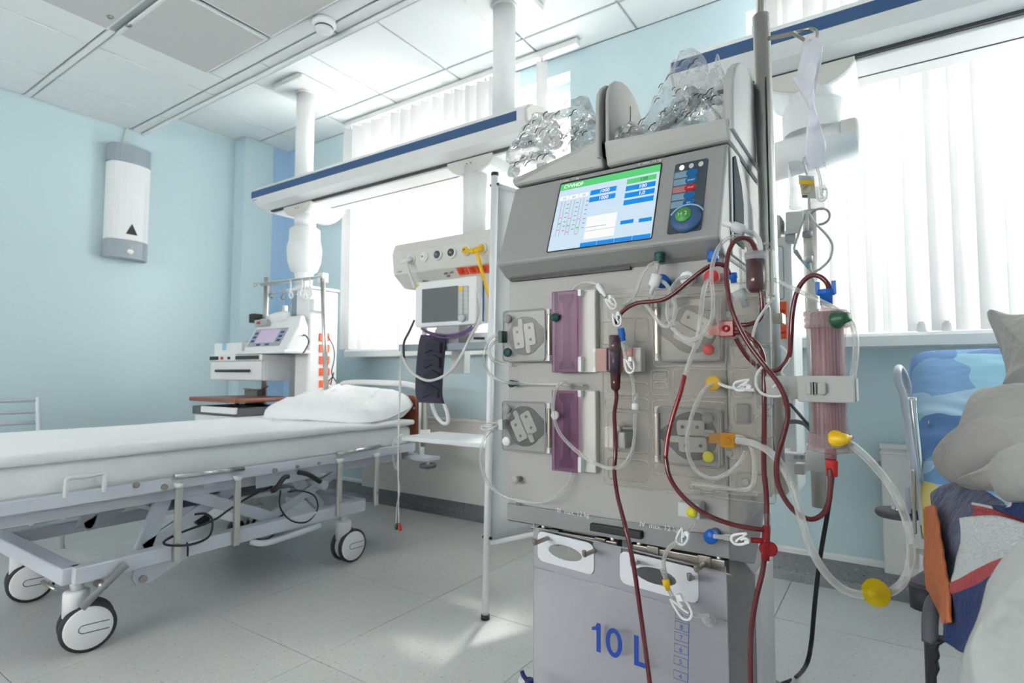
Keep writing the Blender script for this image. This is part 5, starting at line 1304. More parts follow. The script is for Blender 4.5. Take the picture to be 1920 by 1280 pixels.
# weighing bars with hooks
for (xa_, ya_, xb_, yb_) in ((1010, 985, 1160, 1025), (1187, 1015, 1362, 1062)):
    a, b = pY(xa_, ya_, 1.01), pY(xb_, yb_, 1.01); zc = (pY((xa_ + xb_) / 2, (ya_ + yb_) / 2 + 8, 1.01).z)
    wbr = MB().box((a.x, 1.003, zc - 0.012), (b.x, 1.02, zc + 0.012)).build('weighing_bar', 'dark_steel', dm, bevel=0.002)
    for x in (a.x + 0.012, b.x - 0.012): MB().cyl((x, 1.012, zc), (x, 1.012, 0.55), 0.0065, n=12).build('bar_rod', 'steel', wbr)
    for x in (a.x - 0.001, b.x - 0.001): MB().box((x, 1.0015, zc - 0.0135), (x + 0.003, 1.0215, zc + 0.0135)).build('bar_cap', 'black_plastic', wbr)
    for x in (a.x + 0.03, b.x - 0.045): MB().box((x, 1.0, zc - 0.015), (x + 0.022, 1.022, zc + 0.015)).build('hook_sleeve', 'dark_steel', wbr, bevel=0.001)
for (x0p, y0p, x1p, y1p) in ((1035, 1005, 1003, 1018), (1119, 1030, 1096, 1040), (1196, 1052, 1186, 1058), (1320, 1058, 1306, 1068), (1300, 1082, 1293, 1084)):
    a, b = pY(x0p, y0p, 1.0), pY(x1p, y1p, 0.93)
    MB().tube([a, a.lerp(b, 0.85), b, b + Vector((0, -0.002, 0.008))], 0.0042, 8).build('hook', 'dark_steel', dm)
a, b = pY(1103, 982, 0.98), pY(1200, 1002, 0.98)
MB().box((a.x, 0.985, a.z - 0.014), (b.x, 0.998, a.z + 0.0)).build('release_bar', 'black_plastic', dm, bevel=0.002)

# infusion pole standing at the rear corner
ip = thing('infusion_pole', (-0.2, 1.22, 0.0), 'tall steel infusion pole at the rear corner of the dialysis machine', 'pole')
a, b = pY(1427, 30, 1.22), pY(1446, 470, 1.22)
d_ = (b - a); top = a; bot = Vector((b.x, 1.22, 0.62))
MB().cyl(bot, top, 0.0165, n=18).build('pole', 'steel', ip)
MB().box((bot.x - 0.0015, 1.202, 0.65), (bot.x + 0.0015, 1.206, 1.45)).build('pole_groove', 'black_plastic', ip)
MB().box((-0.235, 1.20, 0.62), (bot.x + 0.02, 1.245, 0.66)).build('pole_bracket', 'dark_steel', ip)
MB().box((-0.235, 1.20, 0.95), (bot.x + 0.02, 1.245, 0.97)).build('pole_bracket', 'dark_steel', ip)
MB().tube([top - Vector((0, 0, 0.01)), pY(1427, 10, 1.22), pY(1428, -10, 1.22), pY(1436, -18, 1.22)], 0.007, 8).build('top_hook', 'dark_steel', ip)
MB().tube(Y3([(1442, 72, 1.2), (1470, 66, 1.18), (1490, 62, 1.17)]), 0.0045, 8).build('side_hook_stem', 'dark_steel', ip)
MB().tube(Y3([(1486, 63, 1.17), (1500, 70, 1.15), (1514, 78, 1.14), (1522, 76, 1.14), (1530, 72, 1.16), (1532, 60, 1.18), (1520, 54, 1.19), (1500, 58, 1.19), (1486, 62, 1.18)]), 0.0032, 8).build('hook_loop', 'dark_steel', ip)
def _fibre(nt, b, tc):
    mp = nt.nodes.new('ShaderNodeMapping'); mp.inputs['Scale'].default_value = (420, 420, 9)
    nz = nt.nodes.new('ShaderNodeTexNoise'); nz.inputs['Scale'].default_value = 1.0; nz.inputs['Detail'].default_value = 2
    nt.links.new(tc.outputs['Object'], mp.inputs['Vector']); nt.links.new(mp.outputs['Vector'], nz.inputs['Vector'])
    r = _ramp(nt, nz.outputs['Fac'], [(0.25, (104, 66, 72)), (0.5, (146, 108, 114)), (0.75, (186, 154, 158))])
    nt.links.new(r.outputs['Color'], b.inputs['Base Color'])
node_mat('fibre', 0.6, _fibre)

# ================================================================== BAGS ON TOP
def bag(name, outline, Y, thick, label, m_='foil_clear', amp=0.02, freq=30, seed=1, nrm=(0, -1, 0.25), group=None, cat='bag', marks=0):
    pts = [pY(p[0], p[1], p[2] if len(p) > 2 else Y) for p in outline]
    t = thing(name, sum(pts, Vector((0, 0, 0))) / len(pts), label, cat, group)
    MB().inflate(pts, nrm, thick, rings=16, k=6, amp=amp, freq=freq, power=0.55, seed=seed, sharp=True).build('film', m_, t)
    c = sum(pts, Vector((0, 0, 0))) / len(pts); random.seed(seed)
    wx = max(p.x for p in pts) - min(p.x for p in pts); wz = max(p.z for p in pts) - min(p.z for p in pts)
    slope = sum((p.x - c.x) * (p.z - c.z) for p in pts) / sum((p.x - c.x) ** 2 for p in pts)
    if marks:
        mb = MB(); nv = Vector(nrm).normalized()
        for k in range(marks):
            u = (k + 0.5) / marks - 0.5
            p = c + nv * thick * 1.35 + Vector((wx * 0.6 * u, 0, wz * 0.22 * math.sin(k * 2.4) + slope * wx * 0.6 * u))
            d = Vector((0.8, 0, 0.55)); w = 0.004 + 0.006 * random.random()
            mb.tube([p - d * w, p + nv * 0.004, p + d * w], 0.0009, 4, k=2)
        mb.build('printed_lines', 'print_black', t)
    return t
bag('infusion_bag', [(948, 298), (975, 255), (1000, 225), (1040, 208), (1075, 190), (1100, 180), (1112, 205), (1118, 225), (1090, 250), (1065, 268), (1045, 282), (1000, 292), (965, 305)], 1.06, 0.022, 'crumpled clear bag with shiny creases lying across the left tray', seed=2, marks=14)
bag('infusion_bag', [(952, 330), (970, 310), (1000, 296), (1035, 290), (1060, 292), (1050, 305), (1010, 322), (975, 332)], 1.03, 0.018, 'flat crumpled clear bag drooping over the front of the left tray', seed=5, marks=6)
bag('infusion_bag', [(1053, 262), (1085, 240), (1108, 222), (1120, 235), (1118, 265), (1100, 282), (1075, 292), (1058, 296)], 1.035, 0.02, 'small crumpled clear bag tucked beside the divider of the left tray', seed=7, marks=8)
bag('infusion_bag', [(1200, 245), (1225, 200), (1245, 160), (1275, 105), (1300, 92), (1322, 110), (1330, 140), (1328, 165), (1300, 195), (1265, 225), (1235, 250)], 1.12, 0.018, 'tall clear plastic bag standing upright on the right tray', m_='bag_clear', seed=9, marks=10)
bag('infusion_bag', [(1240, 258), (1265, 225), (1300, 195), (1335, 182), (1358, 186), (1360, 220), (1352, 252), (1300, 260)], 1.06, 0.03, 'bulky crumpled bag with black print at the end of the right tray', seed=12, amp=0.05, marks=22)
bag('infusion_bag', [(1327, 190), (1332, 150), (1345, 103), (1352, 120), (1363, 150), (1364, 180), (1350, 190)], 1.10, 0.012, 'pointed clear plastic bag corner sticking up at the right wing', m_='bag_clear', seed=14)
bag('infusion_bag', [(1148, 262), (1150, 245), (1190, 246), (1230, 238), (1262, 222), (1300, 190), (1310, 194), (1270, 232), (1235, 250), (1190, 262)], 1.035, 0.010, 'long thin clear bag lying along the front of the right tray', seed=17, marks=5)

# ================================================================== HANGING EFFLUENT BAG
BYc = 0.985
xl, xr = pY(1001, 1000, BYc).x, pY(1362, 1090, BYc).x
zt = (pY(1003, 988, BYc).z + pY(1355, 1072, BYc).z) / 2
hb = thing('effluent_bag', ((xl + xr) / 2, BYc, 0.13), 'large milky ten litre bag hanging below the dialysis machine', 'bag')
def hang_out(a, b, c, d, r): return [Vector((u, BYc, v)) for u, v in rrect(a, c, b, d, r, 3)]
rows_f = []
N1, N2 = 15, 18
for sgn in (1, -1):
    pass
mb = MB()
V = []; F = []
for sgn in (-1, 1):
    for i in range(N2):
        v = i / (N2 - 1); z = zt - 0.075 - v * (zt - 0.075 - 0.14)
        for j in range(N1):
            u = j / (N1 - 1); x = xl + (xr - xl) * u
            th = 0.030 * (math.sin(math.pi * u) ** 0.6) * (math.sin(math.pi * min(1, 0.02 + v * 0.98)) ** 0.5) * (0.5 + 0.7 * v)
            p = Vector((x, BYc, z)); th += 0.004 * noise.noise(p * 14) * math.sin(math.pi * u)
            V.append(Vector((x, BYc + sgn * max(th, 0.0008), z)))
for s_ in range(2):
    o = s_ * N1 * N2
    for i in range(N2 - 1):
        for j in range(N1 - 1):
            F.append((o + i * N1 + j, o + i * N1 + j + 1, o + (i + 1) * N1 + j + 1, o + (i + 1) * N1 + j))
mb.add(V, F, True).build('bag_body', 'bag_milky', hb)
w_ = xr - xl
for fa, fb, fz0, fz1 in ((0, 1, 0.08, 0.060), (0, 0.035, 0.061, 0.0), (0.355, 0.505, 0.061, 0.0), (0.875, 1, 0.061, 0.0)):
    MB().box((xl + fa * w_, BYc - 0.001, zt - fz0), (xl + fb * w_, BYc + 0.001, zt - fz1)).build('bag_flange', 'bag_milky', hb)
MB().tube([(xl, BYc, 0.14), (xl, BYc, zt - 0.02), (xl + 0.004, BYc, zt - 0.006), (xl + 0.018, BYc, zt), (xr - 0.018, BYc, zt), (xr - 0.005, BYc, zt - 0.006), (xr, BYc, zt - 0.02), (xr, BYc, 0.14)], 0.0014, 6, k=2).build('welded_seam', 'bag_milky', hb)
MB().tube([(xl, BYc - 0.002, zt - 0.078), ((xl + xr) / 2, BYc - 0.002, zt - 0.076), (xr, BYc - 0.002, zt - 0.078)], 0.0013, 6, k=4).build('welded_seam', 'bag_milky', hb)
def strip_with_hole(x0, x1, z0, z1, hx, hz, hrx, hrz, name):
    o = rrect(x0, z0, x1, z1, 0.012, 3); h = ellipse(hx, hz, hrx, hrz, len(o))
    o = sorted(o, key=lambda p: math.atan2(p[1] - hz, p[0] - hx)); h = sorted(h, key=lambda p: math.atan2(p[1] - hz, p[0] - hx))
    n_ = len(o); V = []; F = []
    for y in (BYc - 0.0035, BYc - 0.0012):
        V += [(p[0], y, p[1]) for p in o] + [(p[0], y, p[1]) for p in h]
    for i in range(n_):
        j = (i + 1) % n_
        F += [(i, j, n_ + j, n_ + i), (2 * n_ + i, 3 * n_ + i, 3 * n_ + j, 2 * n_ + j), (i, 2 * n_ + i, 2 * n_ + j, j), (n_ + i, n_ + j, 3 * n_ + j, 3 * n_ + i)]
    return MB().add(V, F).build(name, 'handle_film', hb)
w_ = xr - xl
strip_with_hole(xl + 0.03 * w_, xl + 0.36 * w_, zt - 0.062, zt - 0.004, xl + 0.195 * w_, zt - 0.034, 0.10 * w_, 0.014, 'hanging_handle')
strip_with_hole(xl + 0.50 * w_, xl + 0.88 * w_, zt - 0.062, zt - 0.004, xl + 0.68 * w_, zt - 0.034, 0.10 * w_, 0.014, 'hanging_handle')
TY = BYc - 0.037
zb_ = (pY(1120, 1224, TY).z + pY(1170, 1236, TY).z) / 2; hc = 0.050
def glyph(poly, hole=None):
    if hole is None:
        MB().prism(poly, 'Y', TY - 0.0005, TY + 0.0005).build('volume_lettering', 'print_blue', hb); return
    n_ = len(poly); V = [(p[0], TY - 0.0005, p[1]) for p in poly + hole] + [(p[0], TY + 0.0005, p[1]) for p in poly + hole]; F = []
    for i in range(n_):
        j = (i + 1) % n_; F += [(i, j, n_ + j, n_ + i), (2 * n_ + i, 3 * n_ + i, 3 * n_ + j, 2 * n_ + j), (i, 2 * n_ + i, 2 * n_ + j, j), (n_ + i, n_ + j, 3 * n_ + j, 3 * n_ + i)]
    MB().add(V, F).build('volume_lettering', 'print_blue', hb)
x_ = pY(1110, 1200, TY).x
glyph([(x_ + 0.009, zb_), (x_ + 0.017, zb_), (x_ + 0.017, zb_ + hc), (x_ + 0.0105, zb_ + hc), (x_ + 0.007, zb_ + hc * 0.86), (x_, zb_ + hc * 0.80), (x_, zb_ + hc * 0.69), (x_ + 0.009, zb_ + hc * 0.74)])
x_ = pY(1136, 1200, TY).x
glyph(ellipse(x_ + 0.0155, zb_ + hc / 2, 0.0155, hc / 2, 28), ellipse(x_ + 0.0155, zb_ + hc / 2, 0.0078, hc / 2 - 0.008, 28))
x_ = pY(1189, 1220, TY).x
glyph([(x_, zb_), (x_ + 0.028, zb_), (x_ + 0.028, zb_ + 0.008), (x_ + 0.0085, zb_ + 0.008), (x_ + 0.0085, zb_ + hc), (x_, zb_ + hc)])
for k_, (s, yy) in enumerate((('9', 1153), ('8', 1172), ('7', 1192), ('6', 1214), ('5', 1237), ('4', 1264), ('3', 1290))):
    a, b = pY(1266 - k_ * 0.6, yy - 8, TY + 0.001), pY(1291 - k_ * 0.4, yy - 1 + k_ * 0.3, TY + 0.001); zc = (a.z + b.z) / 2; hh = 0.0065
    MB().tube([(a.x, TY + 0.001, zc - hh), (a.x, TY + 0.001, zc + hh), (b.x, TY + 0.001, zc + hh), (b.x, TY + 0.001, zc - hh)], 0.0005, 4, closed=True, k=1).build('scale_box', 'print_blue', hb)
    text(s, 'scale_number', 0.011, Vector(((a.x + b.x) / 2, TY, zc - 0.004)), XA, ZA, 'print_blue', hb, 'CENTER', 0.0002)
a, b = pY(1292, 1160, TY + 0.001), pY(1289, 1300, TY + 0.001)
MB().tube([a, b], 0.0005, 4, k=1).build('scale_line', 'print_blue', hb)
q = pY(1330, 1153, BYc - 0.024)
MB().lathe([(0.011, 0.0), (0.012, 0.002), (0.008, 0.006), (0.005, 0.008), (0.005, 0.012), (0, 0.012)], q, (0, -1, 0), 18).build('bag_port', 'clear_tube', hb)
# the bag hangs lower on its right hook
zl_, zr_ = pY(1003, 988, BYc).z, pY(1355, 1072, BYc).z
kz = (zr_ - zl_) / (xr - xl)
for o_ in hb.children:
    for v_ in o_.data.vertices: v_.co.z += kz * v_.co.x
q = pY(992, 1275, 0.9)
tp_ = thing('drain_tap', q, 'navy blue drain tap at the lower corner of the hanging bag', 'tap')
MB().cyl(q + Vector((-0.02, 0, -0.004)), q + Vector((0.012, 0, -0.006)), 0.006, n=12).build('tap_barrel', 'cable_white', tp_)
MB().cyl(q + Vector((0.004, -0.006, -0.012)), q + Vector((0.004, -0.006, 0.006)), 0.008, n=14).build('tap_core', 'navy', tp_)
MB().tube([q + Vector((0.0, -0.006, 0.002)), q + Vector((-0.008, -0.006, 0.008)), q + Vector((-0.012, -0.006, 0.016))], 0.004, 8).build('tap_lever', 'navy', tp_)

# ================================================================== LINES AND CHAMBERS
def line(name, pts, r, m_, label, cat='tube', n=9, k=6):
    return cable(name, pts, r, m_, label, k, n, cat)
BR = 0.0037
# venous chamber in the level sensor
vc = thing('blood_chamber', pY(1153, 730, 0.945), 'ribbed blood chamber held in the pink level sensor of the machine', 'chamber')
a, b = pY(1153, 607, 0.945), pY(1153, 655, 0.945)
MB().lathe([(0.006, 0), (0.0115, 0.002), (0.0115, a.z - b.z), (0.009, a.z - b.z + 0.012)], a, (0, 0, -1), 20).build('upper_shell', 'clear_plastic', vc)
MB().lathe([(0, 0.0), (0.0105, 0.0), (0.0105, 0.024), (0.008, 0.034), (0, 0.034)], pY(1153, 628, 0.945), (0, 0, -1), 20).build('blood_fill', 'blood_dark', vc)
MB().lathe([(0, 0), (0.0095, 0), (0.0085, 0.028), (0.006, 0.033), (0, 0.033)], pY(1154, 697, 0.945), (0, 0, -1), 12).build('lower_shell', 'blood_dark', vc)
MB().lathe([(0, 0), (0.009, 0), (0.009, 0.046), (0, 0.046)], pY(1153, 654, 0.945), (0, 0, -1), 16).build('middle_shell', 'dark_purple', vc)
# arterial chamber at the top right
ac = thing('blood_chamber', pY(1416, 550, 0.96), 'upright clear chamber full of blood at the top corner of the cassette', 'chamber')
a = pY(1416, 472, 0.955)
MB().lathe([(0, 0), (0.0155, 0), (0.0165, 0.002), (0.0155, 0.014), (0.0145, 0.016), (0.0145, 0.062), (0.010, 0.068)], a, (0, 0, -1), 24).build('chamber_shell', 'clear_plastic', ac)
MB().lathe([(0, 0), (0.0138, 0), (0.0138, 0.044), (0.009, 0.052), (0, 0.052)], pY(1416, 487, 0.955), (0, 0, -1), 24).build('blood_fill', 'blood_dark', ac)
MB().lathe([(0, 0), (0.0158, 0), (0.0158, 0.011), (0, 0.011)], pY(1416, 474, 0.955), (0, 0, -1), 24).build('chamber_cap', 'bag_milky', ac)
a0, b0 = pY(1388, 462, 0.952), pY(1449, 556, 0.952)
MB().tube([(u, 0.952, v) for u, v in rrect(a0.x, b0.z, b0.x, a0.z, 0.006, 3)], 0.002, 6, closed=True, k=1).build('holder_frame', 'cassette_rib', ac)
a1, b1 = pY(1434, 464, 0.952), pY(1449, 552, 0.952)
MB().box((a1.x, 0.955, b1.z), (b1.x, 0.985, a1.z)).build('holder_wall', 'cassette_rib', ac, bevel=0.003)
MB().prism(ellipse(pY(1418, 470, 0.97).x, pY(1418, 462, 0.97).z, 0.030, 0.020, 20), 'Y', 0.975, 0.977).build('holder_disc', 'cassette_clear', ac)

line('blood_line', [(1154, 728, 0.945), (1156, 745, 0.948), (1152, 775, 0.95), (1153, 805, 0.952), (1154, 850, 0.95), (1152, 885, 0.94), (1158, 930, 0.91), (1172, 985, 0.885), (1188, 1060, 0.875), (1201, 1150, 0.87), (1212, 1230, 0.87), (1222, 1310, 0.87)], BR, 'blood', 'dark red line falling from the pink sensor across the hanging bag')
line('blood_line', [(1153, 606, 0.945), (1158, 595, 0.942), (1172, 580, 0.94), (1195, 568, 0.935), (1238, 563, 0.93), (1262, 551, 0.93), (1290, 528, 0.93), (1320, 505, 0.93), (1342, 495, 0.935), (1360, 499, 0.94), (1368, 513, 0.95)], BR, 'blood', 'dark red line slanting up across the top of the front to the right')
line('blood_line', [(1417, 492, 0.955), (1417, 470, 0.952), (1408, 452, 0.945), (1393, 446, 0.935), (1375, 455, 0.925), (1364, 485, 0.92), (1363, 530, 0.915), (1373, 580, 0.91), (1396, 632, 0.905), (1428, 678, 0.9), (1455, 712, 0.9), (1472, 745, 0.9), (1477, 780, 0.9), (1468, 820, 0.9), (1458, 855, 0.9), (1456, 890, 0.9), (1466, 925, 0.9), (1490, 958, 0.9), (1518, 973, 0.905), (1542, 964, 0.92), (1554, 940, 0.935), (1557, 905, 0.945), (1556, 878, 0.95)], BR, 'blood', 'longest dark red line sweeping from the top chamber down to the filter', n=10)
line('blood_line', [(1425, 535, 0.955), (1428, 555, 0.955), (1429, 580, 0.955), (1424, 598, 0.953), (1408, 607, 0.95), (1392, 609, 0.95), (1378, 609, 0.952)], BR, 'blood', 'short dark red line from the upright chamber to the red connector')
line('blood_line', [(1378, 623, 0.952), (1395, 624, 0.945), (1412, 637, 0.94), (1426, 655, 0.94), (1432, 680, 0.935), (1433, 740, 0.93), (1433, 800, 0.93), (1432, 850, 0.93), (1433, 890, 0.93), (1437, 930, 0.93), (1438, 980, 0.925), (1436, 1020, 0.92), (1430, 1070, 0.915), (1418, 1120, 0.91), (1409, 1180, 0.905), (1407, 1240, 0.9), (1408, 1310, 0.9)], BR * 1.05, 'blood', 'straight dark red line hanging past the red tap to the frame edge', n=10)
line('blood_line', [(1555, 552, 0.955), (1552, 533, 0.95), (1540, 520, 0.95), (1524, 516, 0.95), (1507, 526, 0.95), (1494, 548, 0.95), (1486, 585, 0.95), (1483, 630, 0.95), (1480, 665, 0.955), (1468, 686, 0.96), (1452, 695, 0.965), (1430, 692, 0.97), (1408, 676, 0.968), (1390, 652, 0.96), (1380, 634, 0.955)], BR, 'blood', 'dark red line arching from the blue filter cap back to the cassette')
line('blood_line', [(1284, 703, 0.925), (1276, 735, 0.92), (1263, 775, 0.915), (1252, 820, 0.91), (1248, 858, 0.905)], BR, 'blood_mid', 'short bright red line below the clear line from the red port')
line('blood_line', [(1248, 857, 0.905), (1256, 895, 0.9), (1280, 930, 0.9), (1320, 962, 0.9), (1370, 982, 0.905), (1410, 990, 0.91), (1434, 993, 0.92)], BR, 'blood', 'dark red line sweeping past the lower right pump to the red stopcock')
rt2 = thing('stopcock', pY(1436, 1030, 0.915), 'red three-way stopcock on the hanging blood line', 'stopcock')
MB().cyl(pY(1437, 985, 0.922), pY(1435, 1050, 0.915), 0.0058, n=12).cyl(pY(1436, 1014, 0.918), pY(1408, 1012, 0.912), 0.004, n=10).build('tap_body', 'red_clear', rt2)
MB().cyl(pY(1437, 1028, 0.918), pY(1444, 1029, 0.9), 0.0105, n=20).build('tap_handle', 'red_clear', rt2)
MB().cyl(pY(1437, 962, 0.926), pY(1437, 1000, 0.922), 0.0062, n=14).build('sleeve', 'clear_plastic', rt2)
MB().tube(Y3([(1408, 1012, 0.912), (1395, 1009, 0.91), (1385, 1009, 0.91)]), 0.003, 8).build('side_line', 'clear_tube', rt2)

CT = 0.0034
line('clear_line', [(1405, 470, 0.95), (1400, 455, 0.945), (1385, 444, 0.935), (1365, 446, 0.93), (1347, 465, 0.925), (1336, 495, 0.92), (1334, 530, 0.92), (1337, 565, 0.92), (1334, 600, 0.915), (1318, 626, 0.915), (1295, 637, 0.92), (1275, 628, 0.925), (1258, 612, 0.93)], CT, 'clear_tube', 'clear line arching from the top chamber down over the upper right pump')
line('clear_line', [(1236, 524, 0.965), (1250, 534, 0.95), (1262, 556, 0.935), (1266, 582, 0.925), (1258, 606, 0.925), (1248, 613, 0.925), (1234, 602, 0.93), (1218, 580, 0.94), (1203, 566, 0.945), (1183, 562, 0.945), (1168, 572, 0.945)], CT, 'clear_tube', 'clear line curling from the blue pressure port to the left')
line('clear_line', [(1290, 519, 0.965), (1272, 524, 0.95), (1258, 545, 0.94), (1251, 575, 0.93), (1254, 600, 0.925), (1264, 612, 0.925)], CT, 'clear_tube', 'short clear loop hanging from the white pressure port')
line('clear_line', [(1330, 521, 0.968), (1323, 532, 0.95), (1317, 560, 0.93), (1313, 600, 0.925), (1306, 640, 0.925), (1294, 675, 0.925), (1284, 704, 0.925)], CT * 1.08, 'clear_tube', 'clear upper part of the line leaving the red pressure port')
line('clear_line', [(1236, 492, 0.955), (1218, 498, 0.95), (1202, 522, 0.95), (1192, 550, 0.95), (1180, 566, 0.948), (1170, 574, 0.945)], CT, 'clear_tube', 'clear line dropping from the dark green transducer')
line('clear_line', [(938, 627, 0.97), (922, 632, 0.96), (911, 652, 0.955), (908, 678, 0.955), (917, 700, 0.96), (938, 713, 0.965), (961, 718, 0.972), (1000, 719, 0.985), (1050, 721, 0.985), (1088, 722, 0.985), (1093, 725, 0.985)], CT, 'clear_tube', 'clear line looping out left of the upper pump and along the front')
line('clear_line', [(938, 637, 0.97), (924, 644, 0.96), (917, 658, 0.96), (924, 674, 0.968), (945, 682, 0.985), (960, 684, 0.99)], CT, 'clear_tube', 'small inner clear loop beside the green connector')
line('clear_line', [(938, 793, 0.97), (922, 795, 0.96), (907, 798, 0.955), (905, 803, 0.955), (918, 804, 0.955), (934, 797, 0.965)], CT, 'clear_tube', 'tight clear loop at the left edge of the lower pump')
line('clear_line', [(938, 802, 0.97), (918, 810, 0.955), (905, 830, 0.95), (901, 860, 0.945), (908, 892, 0.945), (926, 917, 0.95), (955, 933, 0.955), (990, 941, 0.955), (1022, 940, 0.96), (1050, 925, 0.97), (1068, 903, 0.985), (1074, 885, 0.99)], CT, 'clear_tube', 'wide clear loop hanging below the lower left pump')
line('clear_line', [(1074, 728, 0.985), (1068, 720, 0.965), (1058, 716, 0.955), (1046, 724, 0.95), (1038, 748, 0.948), (1038, 780, 0.945), (1050, 812, 0.945), (1075, 840, 0.945), (1108, 864, 0.945), (1140, 877, 0.942), (1165, 873, 0.942), (1181, 855, 0.945), (1189, 828, 0.95), (1191, 800, 0.952), (1191, 775, 0.952)], CT, 'clear_tube', 'clear line crossing the lower purple cover and rising beside the clamp')
line('clear_line', [(1074, 545, 0.985), (1083, 534, 0.975), (1098, 528, 0.97), (1115, 531, 0.965), (1127, 540, 0.96)], CT * 0.8, 'clear_tube', 'thin clear line rising from the upper purple cover')
line('clear_line', [(1168, 645, 0.935), (1172, 665, 0.935), (1178, 690, 0.935), (1187, 715, 0.94), (1190, 740, 0.945)], CT, 'clear_tube', 'clear line with a slide clamp in front of the pink sensor')
line('clear_line', [(1334, 720, 0.965), (1322, 729, 0.945), (1308, 752, 0.935), (1295, 786, 0.93), (1288, 822, 0.925), (1293, 860, 0.925), (1310, 886, 0.925), (1336, 897, 0.93), (1362, 888, 0.935), (1386, 868, 0.94), (1398, 846, 0.948)], CT, 'clear_tube', 'clear line swinging down from the yellow port over the lower right pump')
line('clear_line', [(1380, 818, 0.955), (1395, 822, 0.95), (1410, 840, 0.95), (1415, 875, 0.95), (1412, 905, 0.952), (1400, 917, 0.955), (1370, 916, 0.955), (1320, 909, 0.957), (1296, 906, 0.958)], CT, 'clear_tube', 'clear line bending round the lower right corner of the cassette')
line('dialysate_line', [(1382, 826, 0.952), (1410, 830, 0.94), (1436, 842, 0.925), (1458, 862, 0.91), (1477, 892, 0.9), (1490, 925, 0.895), (1502, 970, 0.89), (1518, 1020, 0.89), (1542, 1066, 0.9), (1572, 1098, 0.91), (1604, 1113, 0.92), (1640, 1114, 0.93)], 0.0055, 'clear_tube', 'thick clear hose curving down from the amber connector to the yellow joint', n=12)
line('dialysate_line', [(1640, 1114, 0.93), (1668, 1110, 0.93), (1692, 1092, 0.93), (1706, 1060, 0.93), (1708, 1020, 0.93), (1698, 970, 0.935), (1672, 915, 0.94), (1635, 868, 0.945), (1605, 840, 0.945), (1586, 828, 0.945)], 0.0055, 'clear_tube', 'thick clear hose rising from the yellow joint to the yellow filter port', n=12)
yj = thing('hose_joint', pY(1640, 1112, 0.93), 'yellow disc-shaped joint at the lowest point of the clear hose', 'connector')
MB().cyl(pY(1618, 1113, 0.925), pY(1662, 1111, 0.93), 0.0085, n=16).build('sleeve', 'yellow_clear', yj)
q = pY(1643, 1111, 0.924)
MB().lathe([(0, 0), (0.018, 0), (0.018, 0.002), (0.007, 0.003), (0.006, 0.012), (0, 0.012)], q, (-0.35, -0.9, 0.2), 24).build('disc', 'yellow_clear', yj)
line('clear_line', [(1452, 524, 0.96), (1480, 537, 0.95), (1530, 560, 0.94), (1565, 578, 0.94), (1582, 590, 0.945)], 0.0035, 'clear_tube', 'straight clear line running from the cassette to the green filter port')
line('clear_line', [(1582, 593, 0.945), (1597, 606, 0.945), (1604, 635, 0.945), (1604, 670, 0.94), (1600, 700, 0.935), (1598, 710, 0.935)], 0.0042, 'clear_tube', 'clear line hanging from the green filter port to the holder plate')
line('clear_line', [(1450, 558, 0.955), (1432, 582, 0.945), (1418, 606, 0.94), (1410, 640, 0.94), (1415, 662, 0.938), (1432, 676, 0.935)], 0.0022, 'cable_white', 'thin white line slanting over the cassette window')
line('clear_line', [(1436, 680, 0.925), (1420, 700, 0.92), (1418, 722, 0.92), (1430, 738, 0.92), (1455, 743, 0.92), (1470, 738, 0.92), (1468, 728, 0.92), (1456, 722, 0.922), (1450, 726, 0.925)], 0.0022, 'cable_white', 'thin white line coiled in front of the straight blood line')
line('clear_line', [(1464, 648, 0.96), (1476, 662, 0.955), (1480, 676, 0.955), (1466, 700, 0.955), (1486, 715, 0.95), (1489, 735, 0.95), (1482, 755, 0.95)], 0.0022, 'cable_white', 'thin white line looping behind the blood line beside the holder plate')
line('clear_line', [(1348, 718, 0.96), (1358, 723, 0.955), (1368, 726, 0.952), (1390, 728, 0.945), (1404, 731, 0.94), (1415, 731, 0.938)], 0.0028, 'cable_white', 'short sampling line between the yellow port and the blood line')
line('clear_line', [(1300, 978, 0.955), (1294, 990, 0.945), (1284, 1003, 0.935), (1268, 1016, 0.93), (1252, 1030, 0.928), (1244, 1050, 0.928), (1246, 1070, 0.93), (1252, 1100, 0.93), (1262, 1120, 0.93)], CT, 'clear_tube', 'clear line from the leak detector down to the hanging bag')
line('clear_line', [(1262, 1118, 0.93), (1270, 1135, 0.93), (1290, 1150, 0.932), (1312, 1154, 0.936), (1328, 1153, 0.945)], CT, 'clear_tube', 'short clear line ending at the port of the hanging bag')

# small fittings on the lines
def fitting(name, a, b, r, m_, label, cat='connector', r2=None):
    o = MB().lathe([(0, 0), (r, 0), (r, (pY(*b) - pY(*a)).length * 0.55), ((r2 or r * 0.7), (pY(*b) - pY(*a)).length * 0.62), ((r2 or r * 0.7), (pY(*b) - pY(*a)).length), (0, (pY(*b) - pY(*a)).length)], pY(*a), pY(*b) - pY(*a), 12).build(name, m_)
    tag(o, label, cat); return o
fitting('luer_plug', (1121, 534, 0.958), (1136, 556, 0.95), 0.0055, 'white_plastic', 'white cap on the thin line above the upper cover')
fitting('luer_lock', (1164, 616, 0.936), (1170, 642, 0.935), 0.0058, 'blue_cap', 'small blue lock beside the ribbed chamber')
fitting('luer_lock', (1169, 640, 0.935), (1175, 658, 0.935), 0.0052, 'clear_tube', 'clear lock below the small blue one')
fitting('luer_lock', (1243, 1066, 0.93), (1248, 1086, 0.93), 0.0052, 'clear_tube', 'clear sleeve above the yellow lock on the hanging bag')
fitting('luer_lock', (1248, 1086, 0.93), (1253, 1106, 0.93), 0.0062, 'yellow_plastic', 'yellow lock in front of the hanging bag')
